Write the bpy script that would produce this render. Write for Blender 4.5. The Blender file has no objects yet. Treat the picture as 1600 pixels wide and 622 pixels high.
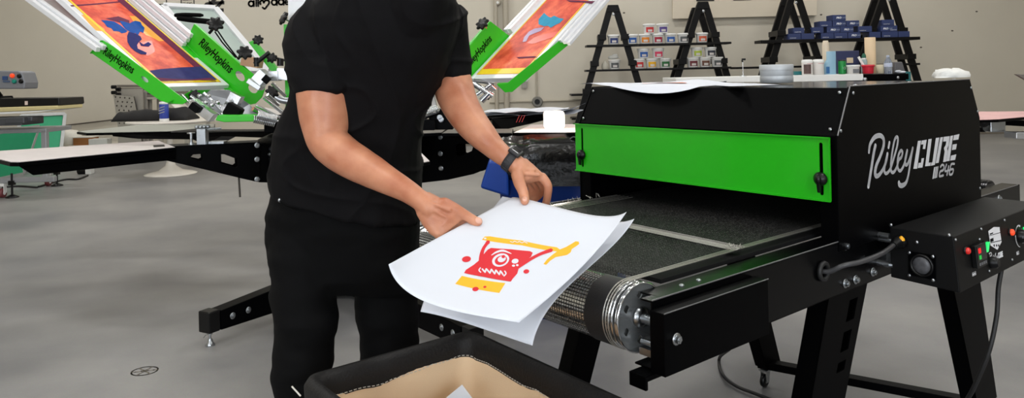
import bpy, bmesh, math, random
from mathutils import Vector, Matrix, noise
random.seed(7)
S = bpy.context.scene
COL = S.collection
PI = math.pi
# ---------------------------------------------------------------- camera model
F = 1164.0; RO = math.atan(.0227); CAMH = 1.3; CX, CY = 800.0, 115.0
CR, SR = math.cos(RO), math.sin(RO)
def ray(x, y):
    a = (x-CX)/F; b = (CY-y)/F
    return Vector((a*CR+b*SR, 1.0, -a*SR+b*CR))
CAM = Vector((0, 0, CAMH))
def P(x, y, Y):                       # point at distance Y in the direction measured in the photograph
    return CAM + ray(x, y)*Y
def PZ(x, y, z):
    r = ray(x, y); return CAM + r*((z-CAMH)/r.z)
def PP(x, y, o, n):                   # meets the plane through o with normal n
    r = ray(x, y); return CAM + r*((o-CAM).dot(n)/r.dot(n))
def project(p):
    d = p-CAM; a = (d.x*CR-d.z*SR)/d.y; b = (d.x*SR+d.z*CR)/d.y
    return CX+a*F, CY-b*F
cd = bpy.data.cameras.new('camera'); cam = bpy.data.objects.new('camera', cd); COL.objects.link(cam)
cd.sensor_width = 36; cd.lens = 36*F/1600; cd.shift_y = -(311-CY)/1600; cd.clip_end = 100
cam.matrix_world = Matrix(((CR, SR, 0, 0), (0, 0, -1, 0), (-SR, CR, 0, CAMH), (0, 0, 0, 1)))
S.camera = cam
S.view_settings.view_transform = 'Standard'; S.view_settings.look = 'None'
S.view_settings.gamma = 1; S.view_settings.use_curve_mapping = False
S.view_settings.exposure = -0.07
# ---------------------------------------------------------------- materials
def srgb(r, g, b):
    f = lambda v: (v/255/12.92 if v/255 <= .04045 else ((v/255+.055)/1.055)**2.4)
    return (f(r), f(g), f(b), 1)
MC = {}
def M(name, rgb=(200, 200, 200), rough=.5, metal=0.0, var=.06, vs=30, bump=0.0, bs=200, spec=.5, emit=0, rv=0.0, coat=0):
    if name in MC: return MC[name]
    m = bpy.data.materials.new(name); m.use_nodes = True; nt = m.node_tree; N = nt.nodes; L = nt.links
    b = N['Principled BSDF']; c = srgb(*rgb)
    tc = N.new('ShaderNodeTexCoord'); nz = N.new('ShaderNodeTexNoise'); nz.inputs['Scale'].default_value = vs
    nz.inputs['Detail'].default_value = 4; L.new(tc.outputs['Object'], nz.inputs['Vector'])
    mx = N.new('ShaderNodeMix'); mx.data_type = 'RGBA'
    mx.inputs[6].default_value = tuple(v*(1-var) for v in c[:3])+(1,); mx.inputs[7].default_value = tuple(min(1, v*(1+var)) for v in c[:3])+(1,)
    L.new(nz.outputs['Fac'], mx.inputs[0]); L.new(mx.outputs[2], b.inputs['Base Color'])
    b.inputs['Roughness'].default_value = rough; b.inputs['Metallic'].default_value = metal
    b.inputs['Specular IOR Level'].default_value = spec
    if coat: b.inputs['Coat Weight'].default_value = coat; b.inputs['Coat Roughness'].default_value = .05
    if rv:
        mr = N.new('ShaderNodeMapRange'); mr.inputs['To Min'].default_value = max(0, rough-rv); mr.inputs['To Max'].default_value = rough+rv
        L.new(nz.outputs['Fac'], mr.inputs['Value']); L.new(mr.outputs['Result'], b.inputs['Roughness'])
    if bump:
        n2 = N.new('ShaderNodeTexNoise'); n2.inputs['Scale'].default_value = bs; n2.inputs['Detail'].default_value = 3
        L.new(tc.outputs['Object'], n2.inputs['Vector'])
        bp = N.new('ShaderNodeBump'); bp.inputs['Strength'].default_value = bump; bp.inputs['Distance'].default_value = .004
        L.new(n2.outputs['Fac'], bp.inputs['Height']); L.new(bp.outputs['Normal'], b.inputs['Normal'])
    if emit:
        b.inputs['Emission Color'].default_value = c; b.inputs['Emission Strength'].default_value = emit
    MC[name] = m; return m
BLK = M('black_powdercoat', (2, 2, 3), .42, 0, .1, 60, .12, 900, .045)
BLKM = M('black_matte', (6, 6, 7), .65, 0, .1, 60, spec=.08)
BLKP = M('black_plastic', (9, 9, 10), .35, 0, .05, spec=.3)
CHR = M('chrome', (205, 207, 210), .14, 1, .04, 40, rv=.05)
ZINC = M('zinc', (178, 182, 186), .3, 1, .08, 60, rv=.08)
ALU = M('brushed_aluminium', (200, 202, 205), .35, .8, .05, 50)
FRM = M('screen_frame_white', (226, 227, 230), .35, .1, .04, 30)
GRN = M('green_powdercoat', (46, 186, 28), .4, 0, .05, 40, .05, 600)
GRNP = M('green_panel_paint', (30, 176, 16), .34, 0, .04, 20, .04, 500, .6, coat=.25)
WHT = M('white_plastic', (232, 232, 230), .4, 0, .03)
PAP = M('white_paper', (216, 220, 229), .65, 0, .015, 12, .03, 60, .3)
# ---------------------------------------------------------------- mesh collector
class MB:
    def mark(s): s.mk.append((len(s.v), len(s.f))); return s
    def build_each(s, name, mat, parent=None, bevel=0):
        cuts = s.mk+[(len(s.v), len(s.f))]; out = []
        for (v0, f0), (v1, f1) in zip(cuts, cuts[1:]):
            if v1 == v0: continue
            q = MB(); q.v = s.v[v0:v1]; q.f = [tuple(i-v0 for i in f) for f in s.f[f0:f1]]; q.sm = s.sm[f0:f1]; q.mi = s.mi[f0:f1]; out.append(q.build(name, mat, parent, bevel))
        return out
    def __init__(s, T=None): s.mk = []; s.v = []; s.f = []; s.T = T or Matrix.Identity(4); s.sm = []; s.mi = []; s.cur = 0
    def add(s, vs, fs, smooth=False):
        o = len(s.v); s.v += [s.T @ Vector(v) for v in vs]; s.f += [tuple(o+i for i in f) for f in fs]
        s.sm += [smooth]*len(fs); s.mi += [s.cur]*len(fs); return s
    def box(s, c, d, R=None):
        R = R or Matrix.Identity(3); c = Vector(c); h = [x/2 for x in d]
        vs = [c + R @ Vector((sx*h[0], sy*h[1], sz*h[2])) for sx in (-1, 1) for sy in (-1, 1) for sz in (-1, 1)]
        return s.add(vs, [(0, 1, 3, 2), (4, 6, 7, 5), (0, 4, 5, 1), (2, 3, 7, 6), (0, 2, 6, 4), (1, 5, 7, 3)])
    def bb(s, x0, x1, y0, y1, z0, z1): return s.box(((x0+x1)/2, (y0+y1)/2, (z0+z1)/2), (abs(x1-x0), abs(y1-y0), abs(z1-z0)))
    def hexa(s, a, b):                # eight points: quad a and quad b
        vs = list(a)+list(b); return s.add(vs, [(3, 2, 1, 0), (4, 5, 6, 7)]+[(i, (i+1) % 4, 4+(i+1) % 4, 4+i) for i in range(4)])
    def prism(s, pts, e):             # polygon swept along vector e
        pts = [Vector(p) for p in pts]; e = Vector(e); n = len(pts)
        return s.add(pts+[p+e for p in pts], [tuple(range(n))[::-1], tuple(range(n, 2*n))]+[(i, (i+1) % n, n+(i+1) % n, n+i) for i in range(n)])
    def loft(s, rings, cap=True, smooth=True, close=False):
        n = len(rings[0]); vs = [p for r in rings for p in r]; fs = []
        m = len(rings)
        for k in range(m-(0 if close else 1)):
            for i in range(n): j = (i+1) % n; k2 = (k+1) % m; fs.append((k*n+i, k*n+j, k2*n+j, k2*n+i))
        s.add(vs, fs, smooth)
        if cap and not close: s.add(rings[0], [tuple(range(n))[::-1]]); s.add(rings[-1], [tuple(range(n))])
        return s
    def cyl(s, p0, p1, r0, r1=None, n=16, cap=True):
        return s.tube([p0, p1], [r0, r0 if r1 is None else r1], n, cap)
    def tube(s, pts, r, n=10, cap=True, close=False):
        pts = [Vector(p) for p in pts]; rs = r if isinstance(r, (list, tuple)) else [r]*len(pts); rings = []; pu = None
        for i, p in enumerate(pts):
            if close: t = pts[(i+1) % len(pts)]-pts[i-1]
            else: t = pts[min(i+1, len(pts)-1)]-pts[max(i-1, 0)]
            t.normalize()
            if pu is None: pu = t.orthogonal().normalized()
            u = (pu-t*pu.dot(t)); u = u.normalized() if u.length > 1e-6 else t.orthogonal().normalized(); pu = u; w = t.cross(u)
            rings.append([p+u*(math.cos(2*PI*k/n)*rs[i])+w*(math.sin(2*PI*k/n)*rs[i]) for k in range(n)])
        return s.loft(rings, cap, True, close)
    def lathe(s, o, ax, prof, n=24, cap=True):   # prof: (radius, height along ax)
        o = Vector(o); ax = Vector(ax).normalized(); u = ax.orthogonal().normalized(); w = ax.cross(u)
        return s.loft([[o+ax*h+u*(math.cos(2*PI*k/n)*max(r, 1e-4))+w*(math.sin(2*PI*k/n)*max(r, 1e-4)) for k in range(n)] for r, h in prof], cap, True)
    def sphere(s, c, r, n=12, m=8, R=None):
        c = Vector(c); r = r if isinstance(r, (tuple, list)) else (r, r, r); R = R or Matrix.Identity(3); rings = []
        for i in range(1, m):
            a = PI*i/m; rings.append([c+R @ Vector((r[0]*math.sin(a)*math.cos(2*PI*k/n), r[1]*math.sin(a)*math.sin(2*PI*k/n), -r[2]*math.cos(a))) for k in range(n)])
        return s.loft(rings, True, True)
    def plate(s, outer, holes, e):    # flat plate with holes, thickness vector e
        bm = bmesh.new(); e = Vector(e); loops = [outer]+holes; ed = []
        for lp in loops:
            vv = [bm.verts.new(p) for p in lp]; ed += [bm.edges.new((vv[i], vv[(i+1) % len(vv)])) for i in range(len(vv))]
        bmesh.ops.triangle_fill(bm, use_beauty=True, use_dissolve=False, edges=ed)
        bm.verts.index_update(); vs = [v.co.copy() for v in bm.verts]; fs = [tuple(v.index for v in f.verts) for f in bm.faces]; bm.free()
        n = len(vs); s.add(vs+[v+e for v in vs], fs+[tuple(n+i for i in f[::-1]) for f in fs])
        for lp in loops:
            k = len(lp); lp = [Vector(p) for p in lp]; s.add(lp+[p+e for p in lp], [(i, (i+1) % k, k+(i+1) % k, k+i) for i in range(k)])
        return s
    def build(s, name, mat, parent=None, bevel=0, seg=2):
        me = bpy.data.meshes.new(name); me.from_pydata(s.v, [], s.f)
        for m in (mat if isinstance(mat, (list, tuple)) else [mat]): me.materials.append(m)
        for p, sm, mi in zip(me.polygons, s.sm, s.mi): p.use_smooth = sm; p.material_index = mi
        bm = bmesh.new(); bm.from_mesh(me); bmesh.ops.recalc_face_normals(bm, faces=bm.faces); bm.to_mesh(me); bm.free()
        o = bpy.data.objects.new(name, me); COL.objects.link(o)
        if parent is not None:
            o.parent = parent; o.matrix_parent_inverse = parent_world(parent).inverted()
        if bevel:
            b = o.modifiers.new('bevel', 'BEVEL'); b.width = bevel; b.segments = seg; b.limit_method = 'ANGLE'; b.angle_limit = .7
        return o
def parent_world(o):
    m = o.matrix_basis.copy()
    while o.parent is not None:
        m = o.parent.matrix_basis @ o.matrix_parent_inverse @ m if False else (o.parent.matrix_basis @ o.matrix_parent_inverse @ m)
        o = o.parent
    return m
def tag(o, label=None, cat=None, group=None, kind=None):
    if label: o['label'] = label
    if cat: o['category'] = cat
    if group: o['group'] = group
    if kind: o['kind'] = kind
    return o
def thing(name, label, cat, loc=(0, 0, 0), rz=0, group=None):
    o = bpy.data.objects.new(name, None); COL.objects.link(o); o.location = loc; o.rotation_euler = (0, 0, rz)
    o.empty_display_size = .05
    return tag(o, label, cat, group)
def struct(o): o['kind'] = 'structure'; return o
def copy_tree(o, parent=None, loc=None, rz=None):
    c = o.copy(); COL.objects.link(c)
    if parent is not None: c.parent = parent
    if loc is not None: c.location = loc
    if rz is not None: c.rotation_euler = (0, 0, rz)
    for ch in [k for k in S.objects if k.parent is o]: copy_tree(ch, c)
    return c
def catmull(pts, k=6, close=False):
    pts = [Vector(p) for p in pts]; out = []; n = len(pts)
    g = (lambda i: pts[i % n]) if close else (lambda i: pts[max(0, min(n-1, i))])
    for i in range(n if close else n-1):
        a, b, c, d = g(i-1), g(i), g(i+1), g(i+2)
        for j in range(k):
            t = j/k; out.append(.5*((2*b)+(c-a)*t+(2*a-5*b+4*c-d)*t*t+(-a+3*b-3*c+d)*t**3))
    if not close: out.append(pts[-1])
    return out
class Fr:                              # local frame: origin, unit axes a, b, c
    def __init__(s, o, a, b, c): s.o = Vector(o); s.a = Vector(a); s.b = Vector(b); s.c = Vector(c)
    def __call__(s, a, b, c): return s.o+s.a*a+s.b*b+s.c*c
    def loc(s, p): d = p-s.o; return Vector((d.dot(s.a), d.dot(s.b), d.dot(s.c)))
    def pxc(s, x, y, c=0): return s.loc(PP(x, y, s.o+s.c*c, s.c))
    def pxa(s, x, y, a=0): return s.loc(PP(x, y, s.o+s.a*a, s.a))
    def pxb(s, x, y, b=0): return s.loc(PP(x, y, s.o+s.b*b, s.b))
    def mat(s): return Matrix(((s.a.x, s.b.x, s.c.x, s.o.x), (s.a.y, s.b.y, s.c.y, s.o.y), (s.a.z, s.b.z, s.c.z, s.o.z), (0, 0, 0, 1)))
def stroke(mb, pts, wd, n, th):        # ribbon of round dabs; pts in 3D on a plane with normal n
    n = Vector(n).normalized()
    ws = wd if isinstance(wd, (list, tuple)) else [wd]*len(pts)
    q = catmull([Vector(p) for p in pts], 5); m = len(pts)-1
    W = [ws[min(m, int(i/5))]*(1-(i/5) % 1)+ws[min(m, int(i/5)+1)]*((i/5) % 1) for i in range(len(q))]
    for i in range(len(q)-1):
        t = q[i+1]-q[i]
        if t.length < 1e-7: continue
        s_ = n.cross(t.normalized()); mb.add([q[i]+s_*W[i]/2+n*th, q[i+1]+s_*W[i+1]/2+n*th, q[i+1]-s_*W[i+1]/2+n*th, q[i]-s_*W[i]/2+n*th], [(0, 1, 2, 3)])
    u = n.orthogonal().normalized(); v = n.cross(u)
    for p, w in zip(q, W): mb.add([p+n*th+(u*math.cos(2*PI*k/10)+v*math.sin(2*PI*k/10))*w/2 for k in range(10)], [tuple(range(10))])
def text(s, body, size, fr, a, b, c, mat, parent, name='lettering', ext=.0006, shear=0, spacing=1, bold=0, align='LEFT', sx=1):
    # lettering lying in the plane of frame axes a (reading direction) and b (up)
    cu = bpy.data.curves.new('t', 'FONT'); cu.body = body; cu.size = size; cu.extrude = ext; cu.shear = shear; cu.space_character = spacing; cu.offset = bold; cu.align_x = align
    cu.resolution_u = 3
    t = bpy.data.objects.new('t', cu); COL.objects.link(t); bpy.context.view_layer.update()
    me = bpy.data.meshes.new_from_object(t.evaluated_get(bpy.context.evaluated_depsgraph_get())); bpy.data.objects.remove(t)
    mb = MB(); Mx = fr.mat()
    mb.add([Mx @ Vector((a+v.co.x*sx, b+v.co.y, c+v.co.z)) for v in me.vertices], [tuple(p.vertices) for p in me.polygons])
    bpy.data.meshes.remove(me); return mb.build(name, mat, parent)
def bolt(mb, p, n, r=.009, h=.006):
    mb.mark(); p = Vector(p); n = Vector(n).normalized(); mb.lathe(p, n, [(r*1.5, 0), (r*1.5, .0015), (r*1.0, .0016)], 14); mb.cyl(p+n*.0015, p+n*(h+.0015), r, n=6)
    mb.cyl(p+n*h, p+n*(h+.004), r*.5, n=8)
def star_knob(parent, p, n, r=.028, stud=.03, mat=None, name='knob'):
    p = Vector(p); n = Vector(n).normalized(); u = n.orthogonal().normalized(); w = n.cross(u); mb = MB(); rings = []
    for h, k in ((stud, .75), (stud+.004, .98), (stud+.016, 1), (stud+.021, .8), (stud+.022, .3)):
        rings.append([p+n*h+(u*math.cos(a)+w*math.sin(a))*(r*k*(1+.17*math.cos(7*a))) for a in [2*PI*i/42 for i in range(42)]])
    mb.loft(rings); kb = mb.build(name, mat or BLKP, parent)
    if stud > .004: MB().cyl(p, p+n*stud, .006, n=10).build('stud', CHR, kb)
    return kb
def spring(mb, p0, p1, R, r, turns, n=6):
    p0 = Vector(p0); p1 = Vector(p1); t = (p1-p0).normalized(); u = t.orthogonal().normalized(); w = t.cross(u); k = turns*12
    mb.tube([p0+(p1-p0)*(i/k)+(u*math.cos(2*PI*i/12)+w*math.sin(2*PI*i/12))*R for i in range(k+1)], r, n)
LAMP_W = 48.0; FILL_W = 95.0
# ---------------------------------------------------------------- room
YB = 13.6
def floor_mat():
    m = bpy.data.materials.new('epoxy_floor'); m.use_nodes = True; nt = m.node_tree; N = nt.nodes; L = nt.links; b = N['Principled BSDF']
    tc = N.new('ShaderNodeTexCoord')
    n1 = N.new('ShaderNodeTexNoise'); n1.inputs['Scale'].default_value = .8; n1.inputs['Detail'].default_value = 5; n1.inputs['Roughness'].default_value = .6
    n2 = N.new('ShaderNodeTexNoise'); n2.inputs['Scale'].default_value = 160; n2.inputs['Detail'].default_value = 2
    n3 = N.new('ShaderNodeTexVoronoi'); n3.inputs['Scale'].default_value = 4.5
    n4 = N.new('ShaderNodeTexNoise'); n4.inputs['Scale'].default_value = 7; n4.inputs['Detail'].default_value = 5
    for n in (n1, n2, n3, n4): L.new(tc.outputs['Object'], n.inputs['Vector'])
    r1 = N.new('ShaderNodeValToRGB'); r1.color_ramp.elements[0].color = srgb(114, 114, 117); r1.color_ramp.elements[1].color = srgb(156, 154, 151)
    r1.color_ramp.elements[0].position = .3; r1.color_ramp.elements[1].position = .7
    L.new(n1.outputs['Fac'], r1.inputs['Fac'])
    mx = N.new('ShaderNodeMix'); mx.data_type = 'RGBA'; mx.blend_type = 'MULTIPLY'; mx.inputs[0].default_value = .22
    L.new(r1.outputs['Color'], mx.inputs[6]); L.new(n2.outputs['Color'], mx.inputs[7])
    # small dark specks and scuffs
    rs = N.new('ShaderNodeValToRGB'); rs.color_ramp.elements[0].color = (1, 1, 1, 1); rs.color_ramp.elements[1].color = (0, 0, 0, 1)
    rs.color_ramp.elements[0].position = .012; rs.color_ramp.elements[1].position = .03; L.new(n3.outputs['Distance'], rs.inputs['Fac'])
    th = N.new('ShaderNodeMath'); th.operation = 'GREATER_THAN'; th.inputs[1].default_value = .56; L.new(n4.outputs['Fac'], th.inputs[0])
    mu = N.new('ShaderNodeMath'); mu.operation = 'MULTIPLY'; L.new(rs.outputs['Color'], mu.inputs[0]); L.new(th.outputs[0], mu.inputs[1])
    mk = N.new('ShaderNodeMix'); mk.data_type = 'RGBA'; mk.inputs[7].default_value = srgb(80, 74, 68)
    L.new(mu.outputs[0], mk.inputs[0]); L.new(mx.outputs[2], mk.inputs[6]); L.new(mk.outputs[2], b.inputs['Base Color'])
    mr = N.new('ShaderNodeMapRange'); mr.inputs['To Min'].default_value = .3; mr.inputs['To Max'].default_value = .5
    L.new(n1.outputs['Fac'], mr.inputs['Value']); L.new(mr.outputs['Result'], b.inputs['Roughness'])
    b.inputs['Specular IOR Level'].default_value = .35
    bp = N.new('ShaderNodeBump'); bp.inputs['Strength'].default_value = .06; bp.inputs['Distance'].default_value = .003
    L.new(n2.outputs['Fac'], bp.inputs['Height']); L.new(bp.outputs['Normal'], b.inputs['Normal'])
    return m
WALL = M('painted_wall', (206, 199, 184), .75, 0, .03, 3, .25, 300)
FL = floor_mat()
def slab(name, x0, x1, y0, y1, z0, z1, mat): return struct(MB().bb(x0, x1, y0, y1, z0, z1).build(name, mat))
XL, XR, YF, ZC = -10.5, 11.0, -5.0, 5.2
slab('floor', XL, XR, YF, YB, -.1, 0, FL)
slab('wall_back', XL-.2, XR+.2, YB, YB+.2, -.1, ZC, WALL)
slab('wall_left', XL-.2, XL, YF, YB, -.1, ZC, WALL)
slab('wall_right', XR, XR+.2, YF, YB, -.1, ZC, WALL)
slab('wall_front', XL-.2, XR+.2, YF-.2, YF, -.1, ZC, WALL)
slab('ceiling', XL-.2, XR+.2, YF-.2, YB+.2, ZC, ZC+.1, M('ceiling_tile', (205, 205, 200), .8, 0, .02))
# two window-shaped glowing panels added behind the camera, unseen, for fill light
FILLG = M('window_daylight', (225, 236, 250), .5, 0, 0, emit=5.0)
for i, xw_ in enumerate((-3.4, 2.2)):
    wf_ = struct(MB().bb(xw_-1.45, xw_+1.45, YF-.01, YF+.05, .75, 3.35).build('window_%d' % (i+1), WHT, None, .01))
    MB().bb(xw_-1.35, xw_-.04, YF+.051, YF+.06, .85, 3.25).build('window_pane', FILLG, wf_); MB().bb(xw_+.04, xw_+1.35, YF+.051, YF+.06, .85, 3.25).build('window_pane', FILLG, wf_)
    ld = bpy.data.lights.new('window_light', 'AREA'); ld.shape = 'RECTANGLE'; ld.size = 2.7; ld.size_y = 2.4; ld.energy = FILL_W; ld.color = (.93, .97, 1)
    lo = bpy.data.objects.new('window_light', ld); COL.objects.link(lo); lo.location = (xw_, YF+.1, 2.05); lo.rotation_euler = (PI/2, 0, 0)
# vinyl foot of the back wall
mb = MB(); mb.bb(XL, XR, YB-.012, YB, 0, .035); struct(mb.build('baseboard_back', M('base_strip', (120, 112, 100), .6)))
# ceiling lights added out of frame to brighten the room
LE = M('lamp_diffuser', (255, 250, 240), .5, 0, 0, emit=7.0)
proto = thing('ceiling_light', 'long fluorescent ceiling light above the workshop floor', 'light', (0, 0, 0), 0, 'ceiling lights')
MB().bb(-.7, .7, -.16, .16, -.08, 0).build('housing', WHT, proto, .01)
MB().bb(-.66, .66, -.13, .13, -.1, -.081).build('diffuser', LE, proto)
LP = [(x, y) for y in (-2.5, 1.2, 4.9, 8.6, 11.8) for x in (-6.6, -2.4, 1.8, 6.2)]
for i, (x, y) in enumerate(LP):
    o = proto if i == 0 else copy_tree(proto)
    o.location = (x, y, ZC)
    ld = bpy.data.lights.new('ceiling_lamp', 'AREA'); ld.shape = 'RECTANGLE'; ld.size = 1.3; ld.size_y = .3; ld.energy = LAMP_W; ld.color = (1, .985, .955)
    lo = bpy.data.objects.new('ceiling_lamp', ld); COL.objects.link(lo); lo.location = (x, y, ZC-.12)
# wall fittings
BK = Fr((0, YB, 0), (1, 0, 0), (0, 0, 1), (0, -1, 0))
CON = M('painted_conduit', (176, 168, 152), .5)
def wx(x, y, off=0): return P(x, y, YB-off)
def conduit(pts, r, label):
    q = [wx(x, y, r+.008) for x, y in pts]; t = MB().tube(q, r, 8).build('conduit_pipe', CON); tag(t, label, 'pipe'); return t
conduit([(773.5, -60), (774.5, 30), (776, 130), (777, 226)], .035, 'pale painted vertical pipe on the back wall left of the flat orange screen')
conduit([(789, -60), (790, 30), (791.5, 130), (793, 226)], .05, 'thicker pale vertical pipe beside the thinner one on the back wall')
conduit([(765, 160), (840, 158), (925, 156), (1180, 150)], .018, 'thin pale pipe running level along the back wall at knee height')
conduit([(838, 100), (838.5, 130), (839, 158)], .016, 'short thin upright pipe ending at the round socket on the wall')
t = thing('wall_socket', 'small round grey socket on the level wall pipe', 'socket', wx(839.5, 159, .05))
MB().lathe(wx(839.5, 159), (0, -1, 0), [(.10, 0), (.10, .06), (.085, .08)], 16).build('socket_box', M('socket_grey', (120, 118, 112), .5), t)
MB().lathe(wx(839.5, 159, .081), (0, -1, 0), [(.05, 0), (.045, .012)], 12).build('cover', BLKP, t)
t = thing('wall_socket', 'round pale junction box high on the back wall beside the two pipes', 'socket', wx(777.5, 4, .05))
MB().lathe(wx(777.5, 4), (0, -1, 0), [(.06, 0), (.06, .05), (.045, .07)], 16).build('socket_box', CON, t)
MB().lathe(wx(777.5, 4, .071), (0, -1, 0), [(.025, 0), (.02, .01)], 12).build('cover', WHT, t)
t = MB().tube(catmull([wx(-30, 212, .03), wx(30, 204.5, .03), wx(87, 197.7, .03), wx(140, 191.5, .03), wx(182, 186.5, .03)]), .012, 6).build('wall_cable', M('dark_cable', (90, 84, 76), .6))
tag(t, 'thin dark cable pinned across the back wall above the green framed screens', 'cable')
q = [wx(815, 122, .02), wx(824, 122, .02), wx(824, 138, .02), wx(815, 138, .02)]
t = thing('wall_plate', 'small grey plate on the back wall under the right-hand screen', 'plate', wx(820, 130))
MB().prism(q, (0, -.03, 0)).build('cover', M('plate_grey', (150, 146, 138), .5), t, .005)
# letters painted on the wall
INK = M('black_wall_paint', (22, 20, 20), .6)
t = thing('wall_lettering', 'black rounded allmade lettering with a heart on the back wall', 'lettering', wx(420, 5))
mb = MB(); n = Vector((0, -1, 0))
def zz(x, y): return wx(230+x/6.957, y/6.957, .004)
def wring(cx, cy, rx, ry): stroke(mb, [zz(cx+rx*math.cos(a), cy+ry*math.sin(a)) for a in [2*PI*i/10 for i in range(11)]], .033, n, .001)
wring(1130, 40, 27, 28); stroke(mb, [zz(1160, 10), zz(1160, 40), zz(1160, 68)], .033, n, .001)
for x in (1186, 1208): stroke(mb, [zz(x, -40), zz(x, 20), zz(x, 66)], .033, n, .001)
stroke(mb, [zz(1232, 45), zz(1228, 20), zz(1245, 4), zz(1262, 12), zz(1268, 30), zz(1276, 12), zz(1298, 2), zz(1320, 10), zz(1325, 35), zz(1300, 70), zz(1278, 95), zz(1255, 82)], .035, n, .001)
wring(1380, 25, 27, 28); stroke(mb, [zz(1410, -4), zz(1410, 25), zz(1410, 55)], .033, n, .001)
wring(1455, 22, 27, 28); stroke(mb, [zz(1484, -50), zz(1484, 20), zz(1484, 52)], .033, n, .001)
stroke(mb, [zz(1500, 22), zz(1550, 18), zz(1540, -5), zz(1515, -4), zz(1502, 22), zz(1512, 45), zz(1545, 45)], .03, n, .001)
mb.build('lettering', INK, t)
t = thing('wall_lettering', 'bold black vertical letters painted on the back wall, cut off above', 'lettering', wx(336, 10))
fr = Fr(wx(349, 20.5, .004), (0, 0, 1), (-1, 0, 0), (0, -1, 0))
text(None, 'K', .36, Fr(wx(348.5, 19.5, .004), (0, 0, 1), (-1, 0, 0), (0, -1, 0)), 0, 0, 0, INK, t, ext=.002, bold=.012)
text(None, 'N', .36, Fr(wx(349.5, 8, .004), (0, 0, 1), (-1, 0, 0), (0, -1, 0)), 0, 0, 0, INK, t, ext=.002, bold=.012)
text(None, 'O', .2, Fr(wx(331, 17.5, .004), (0, 0, 1), (-1, 0, 0), (0, -1, 0)), 0, 0, 0, INK, t, ext=.002, bold=.012)
def outline_panel(x0, x1, y1, words, label):
    t = thing('wall_notice', label, 'notice', wx((x0+x1)/2, 0)); mb = MB()
    fr = Fr(wx(x0, y1, .003), (1, 0, 0), (0, 0, 1), (0, -1, 0)); w = (x1-x0)*YB/F; h = .42
    for a in ((0, w, 0, .018), (0, w, h, h+.018), (0, .018, 0, h), (w-.018, w, 0, h)): mb.prism([fr(a[0], a[2], 0), fr(a[1], a[2], 0), fr(a[1], a[3], 0), fr(a[0], a[3], 0)], (0, -.002, 0))
    mb.build('border', INK, t)
    for i, s in enumerate(words): text(None, s, .062, fr, .025, .035+i*.07, 0, INK, t, ext=.001, bold=.001, sx=.85)
outline_panel(282.5, 304, 10.5, ('STUDIO', 'NORTH', 'PRINT'), 'black outlined notice with small words on the back wall above the tilted screens')
outline_panel(238, 261, 8, (), 'empty black outline painted on the back wall, left of the outlined words')
# beige sign board
t = thing('sign_board', 'wide beige sign board with black lettering on the wall above the black ladder shelves', 'sign', wx(1160, 15))
SB = M('sign_beige', (214, 203, 184), .6, 0, .03, 5)
q = [wx(1050, 30, .02), wx(1274, 24.5, .02), wx(1274, -60, .02), wx(1050, -55, .02)]
MB().prism(q, (0, -.07, 0)).build('board', SB, t, .006)
fr = Fr(wx(1085, .5, .094), Vector((1, 0, 0)), (0, 0, 1), (0, -1, 0))
text(None, 'E E L', .72, fr, 0, 0, 0, INK, t, ext=.003, bold=.02, spacing=1.15)
for x, y in ((1526, 18), (1488, 48), (1283, 23), (1439, 74), (975, 20)):
    MB().sphere(wx(x, y, 0), (.022, .006, .014)).build('knock_mark', M('scuff', (92, 84, 76), .8), bpy.data.objects['wall_back'])
# ---------------------------------------------------------------- conveyor dryer (local axes: l = along the belt, w = across it, z = up)
DO = Vector((.925, 2.05, 0)); DL = Vector((.778, .628, 0)).normalized(); DW = Vector((-DL.y, DL.x, 0)); UP = Vector((0, 0, 1))
D = Fr(DO, DL, DW, UP); DT = D.mat()
dry = thing('conveyor_dryer', 'large black conveyor dryer with green front panel and mesh belt', 'dryer', DO, math.atan2(DL.y, DL.x))
def dm(): return MB(DT)
CL, CW = .92, .99       # cabinet: l -0.072..0.92, w 0..0.99
prof = [(-.072, .83), (-.072, 1.111), (0, 1.24), (.843, 1.24), (.922, 1.107), (.92, .83)]
# hood shell: slanted front, top, slanted back, rear wall
def shell(i, j, th=.004):
    (l0, z0), (l1, z1) = prof[i], prof[j]
    d = Vector((l1-l0, 0, z1-z0)).normalized(); nn = Vector((d.z, 0, -d.x))
    m = dm(); q = [Vector((l0, .004, z0)), Vector((l1, .004, z1)), Vector((l1, CW-.004, z1)), Vector((l0, CW-.004, z0))]
    return m.prism(q, nn*th)
shell(1, 2).build('front_hood_panel', BLK, dry, .001)
TOPM = M('black_gloss_top', (30, 30, 32), .12, 0, .05, 20)
shell(2, 3).build('top_panel', TOPM, dry, .001)
shell(3, 4).build('rear_hood_panel', BLK, dry, .001)
m = dm(); m.bb(.912, .92, .004, CW-.004, .93, 1.107); m.build('rear_panel', BLK, dry)
sp = dm().prism([Vector((l, -.003, z)) for l, z in [(-.074, .80), (-.074, 1.113), (-.001, 1.243), (.845, 1.243), (.925, 1.108), (.923, .80)]], (0, .006, 0)).build('side_panel', BLK, dry, .0012)
dm().prism([Vector((l, CW-.003, z)) for l, z in [(-.074, .80), (-.074, 1.113), (-.001, 1.243), (.845, 1.243), (.925, 1.108), (.923, .80)]], (0, .006, 0)).build('side_panel', BLK, dry, .0012)
# paler grey line along the fold between hood front and side
m = dm(); m.tube([(-.073, -.004, 1.113), (0, -.004, 1.244)], .0022, 6); m.tube([(0, -.003, 1.2445), (.845, -.003, 1.2445)], .0016, 6); m.build('edge_trim', M('worn_edge', (120, 120, 122), .35, .6), dry)
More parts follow.
